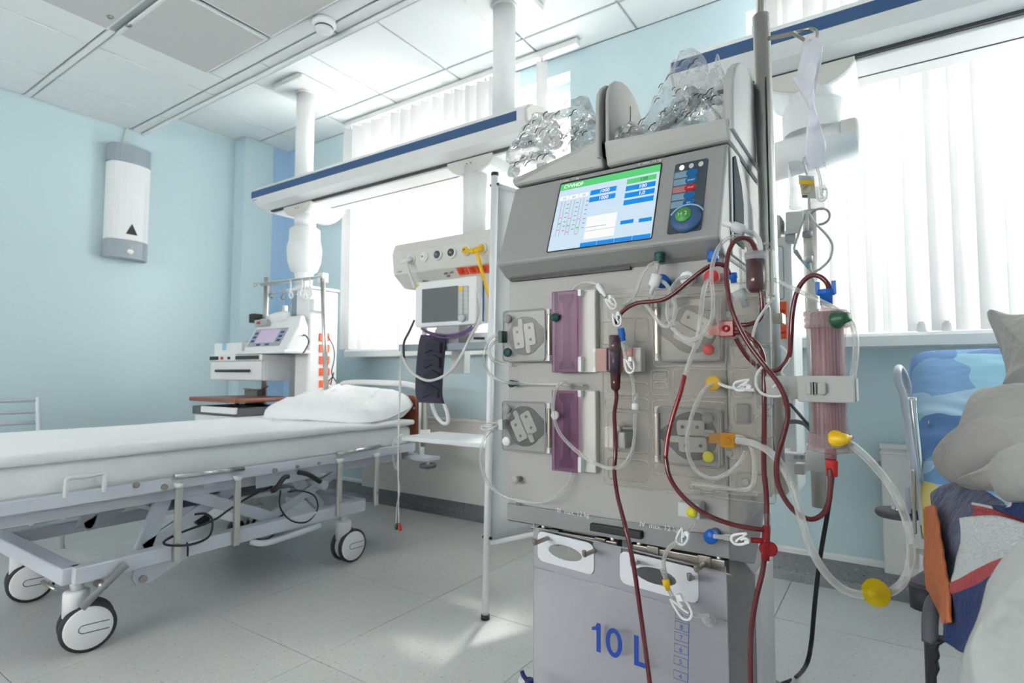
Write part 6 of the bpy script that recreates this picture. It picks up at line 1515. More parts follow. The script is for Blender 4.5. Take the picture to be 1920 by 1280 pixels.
fitting('luer_lock', (1190, 738, 0.95), (1191, 760, 0.952), 0.005, 'clear_tube', 'clear sleeve on the line right of the ribbed chamber')
fitting('check_valve', (1191, 768, 0.952), (1191, 748, 0.952), 0.006, 'white_plastic', 'white cone valve on the line above the clamp', r2=0.003)
fitting('luer_lock', (1374, 512, 0.955), (1376, 530, 0.955), 0.007, 'blue_cap', 'blue lock beside the red pressure port')
fitting('luer_lock', (1232, 494, 0.955), (1230, 512, 0.955), 0.0052, 'clear_tube', 'clear neck under the dark green transducer')
fitting('luer_plug', (1358, 418, 0.95), (1374, 424, 0.945), 0.0052, 'white_plastic', 'white cap above the chamber in front of the dark side window')
fitting('luer_lock', (1385, 1009, 0.91), (1338, 1005, 0.91), 0.0048, 'clear_tube', 'clear lock left of the red stopcock')
fitting('transducer_filter', (1232, 515, 0.953), (1220, 552, 0.95), 0.0095, 'white_plastic', 'white box filter hanging below the dark green transducer', r2=0.004)
fitting('transducer_filter', (1385, 545, 0.955), (1398, 575, 0.955), 0.0105, 'button_grey', 'grey filter hanging beside the upper red connector', r2=0.005)
fitting('transducer_filter', (1374, 424, 0.945), (1412, 438, 0.945), 0.0085, 'button_grey', 'pale grey injection filter above the top chamber', r2=0.004)
line('clear_line', [(1412, 436, 0.945), (1422, 447, 0.948), (1426, 462, 0.952), (1426, 472, 0.955)], CT, 'cable_white', 'short white line from the injection filter into the top chamber')
def clip(px_, py_, Y, ang, s, label):
    c = pY(px_, py_, Y); ca, sa = math.cos(ang), math.sin(ang)
    def q(u, v, d=0.0): return c + Vector(((u * ca - v * sa) * s, d, (u * sa + v * ca) * s))
    o = thing('tube_clamp', c, label, 'clamp')
    MB().tube([q(-0.5, 0.9), q(-0.55, 0.2), q(-0.45, -0.7), q(0.0, -1.0), q(0.5, -0.7), q(0.6, 0.1), q(0.35, 0.8), q(0.0, 0.55), q(0.1, 0.0)], 0.0022, 6).build('frame', 'white_plastic', o)
    MB().tube([q(-0.5, 0.9), q(-0.2, 0.3), q(0.0, -0.2), q(0.25, -0.6)], 0.0018, 6).build('lever', 'white_plastic', o)
    MB().hexa([q(0.15, 0.5, -0.005), q(0.5, 0.35, -0.005), q(0.5, 0.35, 0.005), q(0.15, 0.5, 0.005)], [q(0.2, 1.0, -0.005), q(0.55, 0.9, -0.005), q(0.55, 0.9, 0.005), q(0.2, 1.0, 0.005)]).build('thumb_tab', 'white_plastic', o)
clip(1146, 567, 0.945, 0.5, 0.013, 'white clamp on the thin line above the ribbed chamber')
clip(1157, 598, 0.938, 0.1, 0.013, 'white clamp at the top of the ribbed chamber')
clip(1180, 684, 0.932, 0.15, 0.014, 'white clamp in front of the pink sensor door')
clip(1280, 1006, 0.93, -0.5, 0.014, 'white clamp on the line below the leak detector')
clip(1278, 1138, 0.926, 0.6, 0.020, 'large white clamp on the hanging bag')
clip(1388, 1010, 0.905, -1.3, 0.013, 'white clamp left of the red stopcock')
clip(1392, 722, 0.942, -1.4, 0.013, 'clear-white clamp on the sampling line beside the yellow port')

# ================================================================== FILTER
fx = pY(1553, 700, 0.955).x
ft_ = thing('filter_cartridge', (fx, 0.955, pY(1553, 850, 0.955).z), 'tall clear dialysis filter packed with pink fibres', 'filter')
zt, zb = pY(1553, 585, 0.955).z, pY(1553, 838, 0.955).z
MB().lathe([(0, 0), (0.0215, 0), (0.0215, zt - zb), (0, zt - zb)], (fx, 0.955, zb), ZA, 28).build('fibre_bundle', 'fibre', ft_)
MB().lathe([(0.0245, 0), (0.0245, 0.03), (0.0238, 0.032), (0.0238, zt - zb - 0.035), (0.026, zt - zb - 0.033), (0.026, zt - zb)], (fx, 0.955, zb), ZA, 28).build('case', 'fibre_case', ft_)
for z_, s in ((zt - 0.012, 1), (zb + 0.008, -1)):
    prof = [(0.0275, -0.012), (0.030, -0.010), (0.030, -0.006), (0.0285, -0.004), (0.030, -0.002), (0.030, 0.003), (0.0285, 0.005), (0.031, 0.008), (0.031, 0.013), (0.02, 0.015), (0.008, 0.018), (0.008, 0.024)]
    MB().lathe(prof, (fx, 0.955, z_), (0, 0, s), 28).build('end_cap', 'fibre_cap', ft_)
zc = pY(1556, 560, 0.955).z
MB().lathe([(0.0, 0), (0.0085, 0), (0.0085, 0.013), (0.012, 0.014), (0.012, 0.022), (0, 0.022)], (fx, 0.955, zc - 0.008), ZA, 16).box((fx - 0.0135, 0.949, zc + 0.008), (fx - 0.0075, 0.961, zc + 0.026)).box((fx + 0.0075, 0.949, zc + 0.008), (fx + 0.0135, 0.961, zc + 0.026)).build('blue_connector', 'blue_cap', ft_)
zr = pY(1553, 892, 0.955).z
MB().lathe([(0, 0), (0.0075, 0), (0.0085, 0.022), (0.0085, 0.024), (0, 0.024)], (fx + 0.001, 0.955, zr), ZA, 16).build('red_connector', 'red_cap', ft_)
MB().lathe([(0, 0), (0.0075, 0), (0.0075, 0.026)], (fx, 0.955, zr + 0.022), ZA, 16).build('lower_neck', 'blood_mid', ft_)
for px_, py_, m_, nm in ((1566, 600, 'bottle_green', 'green_port'), (1564, 823, 'yellow_plastic', 'yellow_port')):
    a = pY(px_, py_, 0.937); d = Vector((0.75, -0.6, 0.12))
    MB().lathe([(0, 0), (0.0125, 0), (0.0135, 0.003), (0.0125, 0.006), (0.009, 0.012), (0.007, 0.022), (0, 0.022)], a, d, 18).build(nm, m_, ft_)
hd = thing('filter_holder', pY(1540, 730, 0.925), 'grey plastic holder plate clamped across the pink filter', 'holder')
a, b = pY(1494, 704, 0.918), pY(1603, 756, 0.918)
MB().prism(rrect(a.x, b.z, b.x, a.z, 0.004), 'Y', 0.918, 0.926).build('plate', 'tray_grey', hd, bevel=0.0015)
a2 = pY(1604, 712, 0.93); b2 = pY(1608, 752, 0.93)
MB().box((b.x - 0.004, 0.926, b.z + 0.002), (b.x + 0.002, 0.985, a.z - 0.004)).build('plate_return', 'tray_grey', hd)
a2, b2 = pY(1462, 702, 0.94), pY(1498, 750, 0.94)
MB().box((a2.x - 0.02, 0.928, b2.z + 0.002), (b2.x + 0.004, 0.96, a2.z - 0.002)).build('arm', 'tray_grey', hd, bevel=0.003)
for px_, w_ in ((1516, 5), (1526, 4), (1541, 8)):
    a, b = pY(px_ - w_, 716, 0.914), pY(px_ + w_, 740, 0.914)
    MB().prism(rrect(a.x, b.z, b.x, a.z, 0.003), 'Y', 0.911, 0.919).build('grip', 'tray_grey', hd, bevel=0.0015)

# ================================================================== TWISTED AND LABELLED INFUSION BAGS
bag('drip_bag', [(1508, 74), (1526, 68), (1543, 84), (1532, 110), (1527, 140), (1528, 190), (1533, 220), (1543, 250), (1549, 275), (1545, 300), (1535, 315), (1520, 312), (1511, 295), (1512, 265), (1517, 230), (1517, 205), (1500, 175), (1486, 148), (1492, 143), (1499, 118)], 1.14, 0.012, 'long twisted milky drip bag hanging from the pole hook', m_='bag_white', amp=0.01, freq=18, seed=3)
cable('drip_line', [(1531, 312, 1.14), (1537, 330, 1.15), (1540, 350, 1.16), (1541, 372, 1.16)], 0.003, 'clear_tube', 'short outlet hose below the twisted drip bag', cat='tube')
ib = thing('drip_bag', pY(1515, 390, 1.7), 'square clear drip bag with a yellow-banded label on the rear pole', 'bag')
YI = 1.70
out = [pY(x, y, YI) for x, y in ((1478, 303), (1513, 302), (1548, 304), (1547, 350), (1548, 388), (1540, 394), (1513, 395), (1484, 393), (1480, 386), (1481, 350))]
MB().inflate(out, (0, -1, 0), 0.02, rings=9, k=3, amp=0.006, freq=20, power=0.5, seed=8, sharp=True).build('film', 'bag_clear', ib)
lab = [pY(x, y, YI - 0.024) for x, y in ((1497, 328), (1526, 330), (1530, 372), (1504, 371))]
def quad(name, pts, m_, par, th=0.001):
    return MB().hexa([p + Vector((0, th, 0)) for p in pts], pts).build(name, m_, par)
quad('label', lab, 'label_paper', ib)
quad('label_band', [pY(x, y, YI - 0.026) for x, y in ((1497.5, 337), (1526, 338), (1526.5, 346), (1498.5, 345))], 'yellow_plastic', ib)
c = pY(1514, 355, YI - 0.026)
MB().tube([c + Vector((0.011 * math.cos(a), 0, 0.011 * math.sin(a))) for a in [2 * math.pi * i / 12 for i in range(12)]], 0.0012, 5, closed=True, k=1).build('label_ring', 'yellow_plastic', ib)
quad('label_code', [pY(x, y, YI - 0.026) for x, y in ((1505, 366), (1514, 366), (1514, 369), (1505, 369))], 'print_black', ib)
clip(1541, 362, 1.16, 0.0, 0.014, 'small pale clamp hanging beside the labelled drip bag')
dc = thing('drip_set', pY(1513, 470, 1.7), 'clear drip chamber with white lines below the labelled bag', 'drip set')
MB().cyl(pY(1513, 396, YI), pY(1513, 432, YI), 0.005, n=10).build('spike', 'cable_white', dc)
MB().cyl(pY(1514, 434, YI), pY(1514, 444, YI), 0.013, n=14).build('filter_knob', 'panel_grey', dc)
MB().cyl(pY(1515, 446, YI), pY(1517, 480, YI), 0.011, n=14).build('drip_chamber', 'clear_plastic', dc)
MB().cyl(pY(1517, 480, YI), pY(1518, 492, YI), 0.009, n=14).build('chamber_foot', 'cable_white', dc)
MB().tube(Y3([(1518, 490, YI), (1520, 510, YI), (1527, 530, YI), (1535, 545, YI)]), 0.0035, 8).build('drip_hose', 'cable_white', dc)
MB().tube(Y3([(1510, 400, YI), (1500, 430, YI), (1490, 462, YI), (1492, 472, YI), (1505, 490, YI), (1525, 512, YI)]), 0.0035, 8).build('side_hose', 'cable_white', dc)
MB().tube(Y3([(1517, 400, YI), (1528, 418, YI), (1548, 438, YI), (1561, 460, YI), (1556, 485, YI), (1540, 502, YI), (1526, 510, YI)]), 0.0035, 8).build('side_hose', 'cable_white', dc)
MB().cyl(pY(1491, 470, YI), pY(1502, 486, YI), 0.006, r2=0.004, n=10).build('needle_port', 'panel_grey', dc)
MB().cyl(pY(1509, 490, YI), pY(1517, 503, YI), 0.0045, n=10).build('blue_tip', 'light_blue_plastic', dc)

# ================================================================== PENDANT ON THE SECOND BEAM
pt = thing('supply_pendant', (-0.33, 2.1, 0.46), 'white supply pendant with orange sockets behind the dialysis machine', 'supply tower')
mx_ = -0.19
MB().lathe([(0.062, 0), (0.062, 0.035), (0.09, 0.05), (0.095, 0.07), (0.095, 0.15)], (mx_, 2.10, 1.80), (0, 0, -1), 28).build('swivel', 'white_plastic', pt)
a, b = pY(1605, 258, 2.05), pY(1440, 312, 2.05)
MB().cyl(a, Vector((-0.42, 2.05, b.z - 0.005)), 0.062, n=28).build('arm', 'white_plastic', pt)
MB().lathe([(0, 0.0), (0.05, 0.0), (0.062, -0.012), (0.062, -0.05)], a + Vector((0.012, 0, 0)), (1, 0, 0), 28).build('arm_cap', 'cream_plastic', pt)
xl, xr = -0.46, pY(1486, 500, 2.0).x
MB().box((xl, 2.0, 0.47), (xr, 2.2, 1.30)).build('tower_body', 'white_plastic', pt, bevel=0.01)
MB().box((xl, 2.0, 1.30), (pY(1462, 380, 2.0).x, 2.2, 1.375)).build('tower_head', 'cream_plastic', pt, bevel=0.006)
MB().cyl((-0.40, 2.08, 1.37), (-0.40, 2.08, b.z), 0.05, n=20).build('drop_tube', 'white_plastic', pt)
MB().hexa([pY(1473, 440, 1.95), pY(1500, 436, 1.95), pY(1500, 436, 2.1), pY(1473, 440, 2.1)], [pY(1473, 398, 1.95), pY(1512, 394, 1.95), pY(1512, 394, 2.1), pY(1473, 398, 2.1)]).build('bracket', 'button_grey', pt, bevel=0.003)
MB().box(pY(1472, 452, 1.96), pY(1496, 438, 2.02)).build('bracket_foot', 'panel_grey', pt)
for py_ in (580, 620, 745):
    q = pY(1468, py_, 1.995)
    o = MB().box(q - Vector((0.013, 0.006, 0.026)), q + Vector((0.013, 0.006, 0.026))).build('power_socket', 'orange_plastic', pt, bevel=0.004)
    MB().lathe([(0, 0), (0.0085, 0), (0.0085, 0.003), (0, 0.003)], q + Vector((0, -0.006, -0.002)), (0, -1, 0), 12).build('socket_cup', 'orange_dark', o)
a, b = pY(1452, 462, 1.993), pY(1470, 560, 1.993)
MB().tube([(u, 1.996, v) for u, v in rrect(a.x, b.z, b.x, a.z, 0.008, 3)], 0.0016, 5, closed=True, k=1).build('front_hatch', 'panel_grey', pt)
MB().box(pY(1470, 848, 1.82), pY(1540, 866, 1.86)).build('pole_arm', 'white_plastic', pt, bevel=0.004)
MB().box(pY(1340 + 130, 850, 1.86), Vector((-0.30, 2.0, pY(1470, 866, 1.86).z))).build('pole_arm_root', 'white_plastic', pt)
MB().box(pY(1488, 870, 1.84), pY(1514, 885, 1.9)).build('arm_clamp', 'cream_plastic', pt, bevel=0.004)
for px_ in (1492, 1503): q = pY(px_, 857, 1.815); MB().cyl(q, q + Vector((0, 0.012, 0)), 0.006, n=10).build('arm_bolt', 'panel_grey', pt)

sp = thing('infusion_pole', pY(1537, 950, 1.8), 'steel infusion pole carried by the pendant behind the pink filter', 'pole')
a, b = pY(1518, 395, 1.78), pY(1537, 950, 1.78)
MB().cyl((b.x, 1.78, b.z), (b.x - 0.004, 1.78, a.z), 0.0195, n=18).build('pole', 'steel', sp)
MB().cyl((b.x, 1.78, b.z + 0.10), (b.x, 1.78, b.z + 0.17), 0.034, r2=0.03, n=18).build('pole_collar', 'white_plastic', sp)
q = pY(1522, 408, 1.74)
MB().tube([q + Vector((0.024 * math.cos(x) + 0.02, 0, 0.022 * math.sin(x))) for x in [math.radians(200 - 30 * i) for i in range(11)]], 0.0035, 6).build('ring_hook', 'dark_steel', sp)
MB().tube([Vector((b.x - 0.004, 1.78, a.z)), Vector((b.x - 0.006, 1.76, a.z + 0.09)), pY(1506, 300, 1.7), pY(1512, 294, 1.7), pY(1516, 300, 1.7)], 0.0035, 6).build('bag_hook', 'cable_white', sp)

cable('power_cable', [(1482, 757, 1.98), (1500, 778, 1.9), (1522, 802, 1.85)], 0.005, 'cable_black', 'black cable slanting behind the pink filter')
cable('power_cable', [(1470, 792, 1.98), (1492, 790, 1.92), (1512, 797, 1.88), (1527, 818, 1.84), (1520, 842, 1.82), (1512, 852, 1.82)], 0.007, 'grey_rubber', 'grey cable bowing towards the rear steel pole')
pc = [(1560, 870, 1.62), (1560, 900, 1.6), (1552, 960, 1.55), (1540, 1030, 1.52), (1532, 1090, 1.5), (1526, 1150, 1.5), (1521, 1205, 1.5), (1512, 1245, 1.49)]
pts = Y3(pc); fl_ = [pZ(1494, 1268, 0.006), pZ(1470, 1280, 0.006), pZ(1425, 1292, 0.006), pZ(1360, 1310, 0.006)]
tag(MB().tube(pts + fl_, 0.005, 8).build('mains_cable', 'cable_black'), 'black mains cord hanging down to the floor beside the machine', 'cable')

# ================================================================== THE MADE-UP BED ON THE RIGHT
BXR = 0.06
rb = thing('hospital_bed', (0.5, 1.0, 0.0), 'hospital bed with raised head covered in a colourful sheet', 'bed')
for x in (BXR + 0.06, 0.92):
    MB().box((x, 0.1, 0.40), (x + 0.03, 2.0, 0.44)).build('side_rail', 'bed_paint', rb, bevel=0.004)
    MB().box((x + 0.02, 0.4, 0.18), (x + 0.06, 1.7, 0.22)).build('chassis_rail', 'bed_paint', rb, bevel=0.004)
for y in (0.4, 1.68): MB().box((BXR + 0.08, y, 0.18), (0.98, y + 0.04, 0.22)).build('chassis_crossbar', 'bed_paint', rb, bevel=0.004)
for x in (BXR + 0.1, 0.95):
    for y in (0.42, 1.7):
        ca = MB().cyl((x, y, 0.1), (x, y, 0.2), 0.02, n=12).build('castor', 'white_plastic', rb)
        MB().cyl((x - 0.02, y, 0.06), (x + 0.02, y, 0.06), 0.06, n=20).build('wheel', 'dark_rubber', ca)
    for y in (0.6, 1.4): MB().box((x, y, 0.2), (x + 0.03, y + 0.05, 0.42)).build('lift_arm', 'bed_paint', rb)
MB().box((BXR + 0.06, 0.1, 0.44), (0.95, 1.3, 0.455)).hexa([(BXR + 0.06, 1.3, 0.44), (0.95, 1.3, 0.44), (0.95, 2.02, 0.74), (BXR + 0.06, 2.02, 0.74)], [(BXR + 0.06, 1.29, 0.46), (0.95, 1.29, 0.46), (0.95, 2.01, 0.76), (BXR + 0.06, 2.01, 0.76)]).build('mattress_base', 'bed_paint', rb)
MB().tube(Y3([(1700, 748, 1.60), (1702, 725, 1.60), (1694, 700, 1.58), (1686, 689, 1.55), (1683, 697, 1.5), (1685, 718, 1.5), (1693, 740, 1.5), (1698, 775, 1.5), (1706, 830, 1.49), (1716, 890, 1.48), (1726, 945, 1.47), (1732, 985, 1.46)]), 0.0075, 10).build('side_guard', 'bed_paint', rb)
MB().tube(Y3([(1709, 745, 1.53), (1716, 810, 1.52), (1724, 880, 1.5), (1732, 950, 1.48), (1737, 1010, 1.47)]), 0.009, 10).build('chrome_tube', 'chrome', rb)
MB().box(pY(1708, 880, 1.46), pY(1719, 998, 1.48)).build('guard_strap', 'steel', rb, bevel=0.003)
MB().box(pY(1697, 912, 1.55), pY(1708, 962, 1.58)).build('bumper_bracket', 'bed_paint', rb, bevel=0.003)
q = pY(1683, 962, 1.58)
o = MB().lathe([(0, -0.008), (0.040, -0.008), (0.044, -0.003), (0.044, 0.005), (0.040, 0.008), (0, 0.008)], q, ZA, 24).build('bumper_wheel', 'grey_rubber', rb)
MB().cyl(q, q + Vector((0, 0, 0.016)), 0.012, n=12).build('bumper_bolt', 'chrome', o)
MB().hexa([pY(1694, 1022, 1.4), pY(1701, 1020, 1.4), pY(1706, 1066, 1.4), pY(1699, 1062, 1.4)], [pY(1694, 1020, 1.44), pY(1712, 1020, 1.44), pY(1712, 1060, 1.44), pY(1699, 1060, 1.44)]).box(pY(1712, 1036, 1.4), pY(1745, 1060, 1.44)).build('steel_bracket', 'steel', rb)
MB().cyl(pY(1738, 1040, 1.38), pY(1738, 1105, 1.38), 0.012, n=12).build('post', 'bed_paint', rb)
MB().tube(Y3([(1755, 1085, 1.3), (1737, 1095, 1.3), (1727, 1105, 1.3)]), 0.020, 12).build('grey_elbow', 'grey_rubber', rb)
MB().cyl(pY(1733, 1098, 1.28), pY(1735, 1140, 1.28), 0.023, n=16).build('clamp_collar', 'dark_rubber', rb)
MB().tube(Y3([(1762, 1118, 1.16), (1750, 1130, 1.14), (1744, 1160, 1.12), (1744, 1205, 1.11)]), 0.011, 12).build('grip_tube', 'grey_rubber', rb)
a = pY(1734, 1200, 1.10); gp = []
prof = [(1733, 1200), (1776, 1203), (1762, 1212), (1759, 1222), (1764, 1232), (1758, 1243), (1763, 1256), (1757, 1270), (1758, 1310), (1737, 1310)]
gp = [pY(x, y, 1.10) for x, y in prof]
V = gp + [p + Vector((0, 0.03, 0)) for p in gp]; n_ = len(gp)
MB().add(V, [list(range(n_)), list(range(n_, 2 * n_))[::-1]] + [(i, (i + 1) % n_, n_ + (i + 1) % n_, n_ + i) for i in range(n_)]).build('ribbed_grip', 'black_plastic', rb, bevel=0.004)

def _sheet(nt, b, tc):
    vo = nt.nodes.new('ShaderNodeTexVoronoi'); vo.inputs['Scale'].default_value = 7.5; vo.inputs['Randomness'].default_value = 1.0
    nz = nt.nodes.new('ShaderNodeTexNoise'); nz.inputs['Scale'].default_value = 4.0
    ad = nt.nodes.new('ShaderNodeVectorMath'); ad.operation = 'MULTIPLY_ADD'; ad.inputs[1].default_value = (0.35, 0.35, 0.35)
    nt.links.new(tc.outputs['Object'], nz.inputs['Vector']); nt.links.new(nz.outputs['Color'], ad.inputs[0]); nt.links.new(tc.outputs['Object'], ad.inputs[2])
    nt.links.new(ad.outputs['Vector'], vo.inputs['Vector'])
    sx = nt.nodes.new('ShaderNodeSeparateColor'); nt.links.new(vo.outputs['Color'], sx.inputs['Color'])
    r = _ramp(nt, sx.outputs['Red'], [(0.0, (92, 132, 186)), (0.26, (160, 192, 218)), (0.46, (134, 190, 192)), (0.6, (116, 158, 202)), (0.76, (212, 198, 122)), (0.85, (146, 196, 220)), (0.94, (178, 208, 212))], True)
    nt.links.new(r.outputs['Color'], b.inputs['Base Color'])
    n2 = nt.nodes.new('ShaderNodeTexNoise'); n2.inputs['Scale'].default_value = 11; bp = nt.nodes.new('ShaderNodeBump'); bp.inputs['Strength'].default_value = 0.4; bp.inputs['Distance'].default_value = 0.02
    nt.links.new(tc.outputs['Object'], n2.inputs['Vector']); nt.links.new(n2.outputs['Fac'], bp.inputs['Height']); nt.links.new(bp.outputs['Normal'], b.inputs['Normal'])
node_mat('patterned_sheet', 0.85, _sheet)
yz = [(2.09, 0.74), (2.085, 0.84), (2.05, 0.895), (1.98, 0.900), (1.88, 0.862), (1.72, 0.775), (1.56, 0.69), (1.43, 0.615), (1.30, 0.565), (1.05, 0.55), (0.7, 0.55), (0.3, 0.55)]
rows = []
for y, z in yz:
    sk_ = 1.0 if y > 1.3 else 0.4; xo_ = 0.0 if y > 1.2 else (0.05 if y > 0.8 else 0.10)
    r = [Vector((BXR + xo_ + 0.008, y, z - 0.09 * sk_)), Vector((BXR + xo_, y, z - 0.045 * sk_)), Vector((BXR + xo_ + 0.006, y, z - 0.012)), Vector((BXR + xo_ + 0.035, y, z + 0.001)), Vector((BXR + xo_ + 0.12, y, z + 0.004)), Vector((0.35, y, z + 0.004)), Vector((0.7, y, z + 0.004)), Vector((0.98, y, z)), Vector((1.0, y, z - 0.09))]
    rows.append(r)
mt2 = MB().patch(rows, 10, 10, amp=0.005, freq=9, seed=5, normal=(0, -0.5, 0.8), folds=((0.6, 0.5, 1.0), 34, 0.016)).build('mattress', 'patterned_sheet', solid=0.03)
tag(mt2, 'raised mattress under a blue, yellow and aqua patterned sheet', 'mattress')
# pattern motif: small white squares printed on the sheet
def sheet_pt(px_, py_):
    d = ray(px_, py_); best = None
    for (y0, z0), (y1, z1) in zip(yz[3:8], yz[4:9]):
        for k in range(12):
            t = k / 12; y = y0 + (y1 - y0) * t; z = z0 + (z1 - z0) * t
            p = CAM + d * (y / d.y)
            if best is None or abs(p.z - z) < best[0]: best = (abs(p.z - z), Vector((p.x, y - 0.006, z + 0.012)))
    return best[1]

for sq in (((1740, 803), (1744, 793), (1757, 790), (1754, 803)), ((1763, 792), (1766, 784), (1783, 786), (1784, 799)), ((1790, 794), (1791, 787), (1802, 789), (1800, 796))):
    MB().tube([sheet_pt(*q) for q in sq], 0.0016, 4, closed=True, k=1).build('printed_square', 'stitch', mt2)
sb = MB().patch([Y3(r) for r in (
    [(1748, 925, 1.326), (1790, 905, 1.268), (1830, 912, 1.170), (1885, 945, 1.054)],
    [(1752, 965, 1.268), (1785, 965, 1.170), (1815, 975, 1.082), (1855, 1000, 0.975)],
    [(1762, 1025, 1.170), (1785, 1040, 1.082), (1803, 1060, 1.014), (1825, 1080, 0.946)],
    [(1769, 1095, 1.073), (1785, 1110, 1.014), (1800, 1130, 0.966), (1815, 1150, 0.926)],
    [(1774, 1178, 0.975), (1786, 1185, 0.956), (1800, 1195, 0.926), (1815, 1205, 0.897)])], 6, 6, amp=0.006, freq=26, seed=2, normal=(-0.6, -0.7, 0.1), folds=((1.0, 0.3, 0.8), 40, 0.012)).build('slate_blanket', 'slate_cloth', solid=0.006)
tag(sb, 'creased slate blue cover hanging down the near side of the bed', 'blanket')
ob = MB().patch([Y3(r) for r in (
    [(1732, 955, 1.290), (1740, 950, 1.247), (1752, 946, 1.170)],
    [(1734, 1020, 1.247), (1746, 1010, 1.178), (1762, 1005, 1.084)],
    [(1737, 1085, 1.187), (1753, 1080, 1.084), (1772, 1070, 0.989)],
    [(1752, 1130, 1.066), (1764, 1130, 0.998), (1778, 1120, 0.920)],
    [(1773, 1172, 0.946), (1775, 1170, 0.920), (1780, 1166, 0.877)])], 5, 5, amp=0.005, freq=20, seed=6, normal=(-0.7, -0.6, 0)).build('orange_sheet', 'orange_cloth', solid=0.004)
tag(ob, 'orange sheet edge draped down the side of the colourful bed', 'sheet')
tw = MB().patch([Y3(r) for r in (
    [(1803, 972, 0.99), (1840, 968, 0.96), (1880, 970, 0.93), (1930, 985, 0.88)],
    [(1804, 1020, 0.97), (1834, 1018, 0.94), (1866, 1022, 0.90), (1905, 1030, 0.86)],
    [(1787, 1094, 0.95), (1820, 1078, 0.91), (1850, 1062, 0.88), (1886, 1047, 0.84)],
    [(1780, 1118, 0.94), (1810, 1108, 0.90), (1840, 1095, 0.87), (1868, 1078, 0.83)],
    [(1775, 1165, 0.92), (1797, 1165, 0.89), (1826, 1150, 0.86), (1853, 1125, 0.82)],
    [(1773, 1204, 0.90), (1790, 1214, 0.88), (1806, 1224, 0.86), (1824, 1226, 0.83)])], 6, 6, amp=0.004, freq=22, seed=3, bands=(0.4, 0.6), normal=(-0.5, -0.8, 0.2)).build('fleece_blanket', ['fleece_white', 'fleece_red', 'fleece_blue'], solid=0.006)
tag(tw, 'fleece blanket striped white, red and navy on the bed edge', 'blanket')
fr2 = thing('navy_blanket', pY(1890, 950, 0.98), 'rolled navy blanket edge with white stitching and red lining', 'blanket')
MB().patch([Y3(r) for r in (
    [(1822, 945, 1.05), (1850, 952, 1.02), (1890, 958, 0.98), (1935, 960, 0.95)],
    [(1830, 960, 1.02), (1855, 968, 0.99), (1890, 975, 0.96), (1935, 985, 0.93)],
    [(1822, 972, 1.0), (1850, 975, 0.97), (1890, 980, 0.94), (1935, 995, 0.91)])], 5, 5, amp=0.003, freq=20, normal=(-0.4, -0.8, 0.3)).build('red_lining', 'fleece_red', fr2, solid=0.005)
MB().patch([Y3(r) for r in (
    [(1880, 918, 1.0), (1895, 916, 0.98), (1915, 918, 0.96), (1950, 925, 0.93)],
    [(1897, 925, 0.98), (1905, 930, 0.96), (1920, 935, 0.94), (1950, 945, 0.91)],
    [(1896, 950, 0.97), (1905, 955, 0.95), (1920, 962, 0.93), (1950, 975, 0.90)],
    [(1860, 950, 0.99), (1880, 958, 0.96), (1905, 968, 0.94), (1950, 985, 0.90)])], 5, 5, amp=0.002, freq=20, normal=(-0.4, -0.8, 0.3)).build('navy_face', 'fleece_blue', fr2, solid=0.006)
MB().tube(Y3([(1824, 944, 1.04), (1845, 948, 1.02), (1870, 953, 0.985), (1890, 952, 0.965), (1897, 938, 0.965), (1893, 924, 0.975), (1880, 918, 0.99)]), 0.0022, 6).build('stitched_edge', 'stitch', fr2)
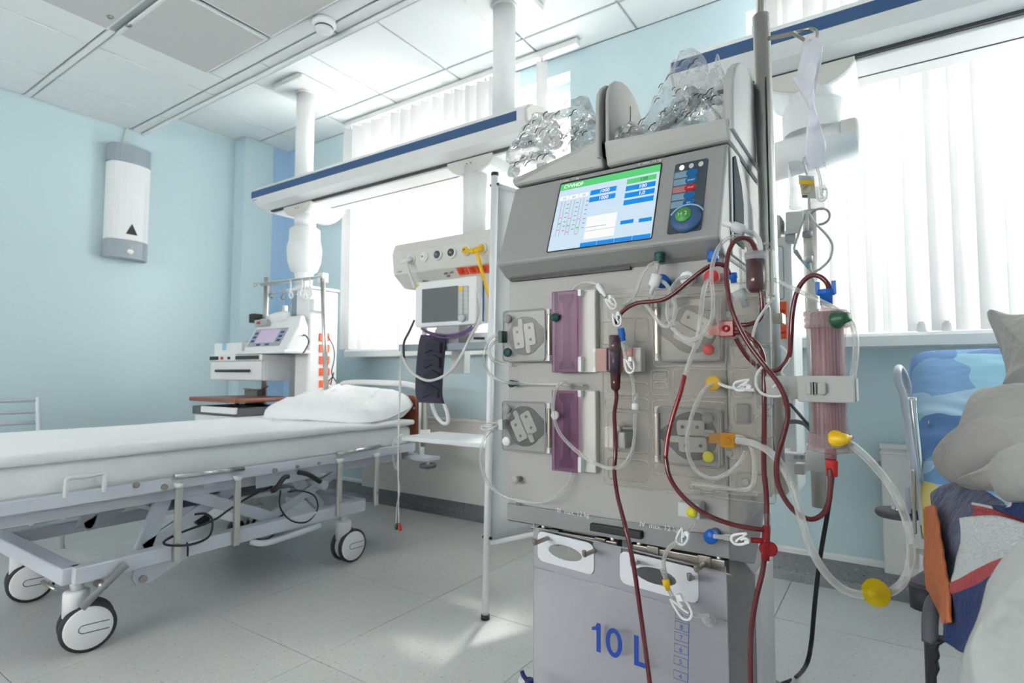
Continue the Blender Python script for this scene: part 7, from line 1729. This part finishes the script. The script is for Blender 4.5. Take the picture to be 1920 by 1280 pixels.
# duvet in soft folds
dv = thing('duvet', pY(1850, 850, 1.1), 'white duvet pushed into thick folds on the colourful bed', 'duvet')
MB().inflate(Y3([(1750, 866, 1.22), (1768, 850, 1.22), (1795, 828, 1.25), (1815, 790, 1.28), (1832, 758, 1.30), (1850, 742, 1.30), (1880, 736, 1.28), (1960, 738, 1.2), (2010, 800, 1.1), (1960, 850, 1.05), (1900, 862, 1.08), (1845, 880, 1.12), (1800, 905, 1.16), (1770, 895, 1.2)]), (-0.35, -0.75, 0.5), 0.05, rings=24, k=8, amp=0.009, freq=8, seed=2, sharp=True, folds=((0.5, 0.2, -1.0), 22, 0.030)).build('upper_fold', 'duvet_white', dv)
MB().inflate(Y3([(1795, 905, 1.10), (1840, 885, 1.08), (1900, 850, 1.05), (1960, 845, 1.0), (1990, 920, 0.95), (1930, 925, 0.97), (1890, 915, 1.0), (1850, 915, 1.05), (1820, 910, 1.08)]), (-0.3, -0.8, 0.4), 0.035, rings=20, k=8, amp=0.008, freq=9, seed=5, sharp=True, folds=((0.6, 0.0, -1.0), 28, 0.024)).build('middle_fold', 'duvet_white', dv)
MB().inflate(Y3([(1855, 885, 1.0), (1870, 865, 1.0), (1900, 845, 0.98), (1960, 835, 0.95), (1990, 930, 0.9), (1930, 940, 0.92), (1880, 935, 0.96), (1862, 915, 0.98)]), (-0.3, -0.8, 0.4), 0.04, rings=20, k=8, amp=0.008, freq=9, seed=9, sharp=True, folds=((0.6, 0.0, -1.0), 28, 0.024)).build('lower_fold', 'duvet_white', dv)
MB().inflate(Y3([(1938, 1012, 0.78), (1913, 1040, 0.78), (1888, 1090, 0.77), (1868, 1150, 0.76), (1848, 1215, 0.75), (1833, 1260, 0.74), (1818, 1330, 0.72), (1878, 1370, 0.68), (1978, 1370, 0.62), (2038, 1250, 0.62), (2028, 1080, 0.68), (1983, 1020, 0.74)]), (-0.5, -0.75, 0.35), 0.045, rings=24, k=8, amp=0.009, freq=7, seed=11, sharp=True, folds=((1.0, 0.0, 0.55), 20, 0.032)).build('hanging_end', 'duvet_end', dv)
# pillow leaning on the raised head
out = [(1853, 588, 1.72), (1900, 592, 1.66), (1960, 590, 1.6), (2050, 600, 1.5), (2060, 680, 1.45), (2040, 760, 1.4), (1960, 750, 1.45), (1900, 745, 1.5), (1880, 735, 1.55), (1888, 710, 1.6), (1880, 670, 1.66), (1866, 630, 1.7)]
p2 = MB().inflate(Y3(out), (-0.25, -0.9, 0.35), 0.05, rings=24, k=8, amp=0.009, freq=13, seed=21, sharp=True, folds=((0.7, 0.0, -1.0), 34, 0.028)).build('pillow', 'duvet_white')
tag(p2, 'crumpled white pillow propped against the raised head of the colourful bed', 'pillow')
for k_, px_ in enumerate((1730, 1778)):
    q = pY(px_, 612, 2.53)
    tag(MB().lathe([(0, 0), (0.018, 0), (0.016, 0.03), (0.011, 0.034), (0.011, 0.04), (0, 0.04)], (q.x, 2.56, ST), ZA, 14).build('small_jar', 'white_plastic'), ('small white jar on the window sill behind the colourful bed', 'small white pot on the window sill right of the jar')[k_], 'jar')
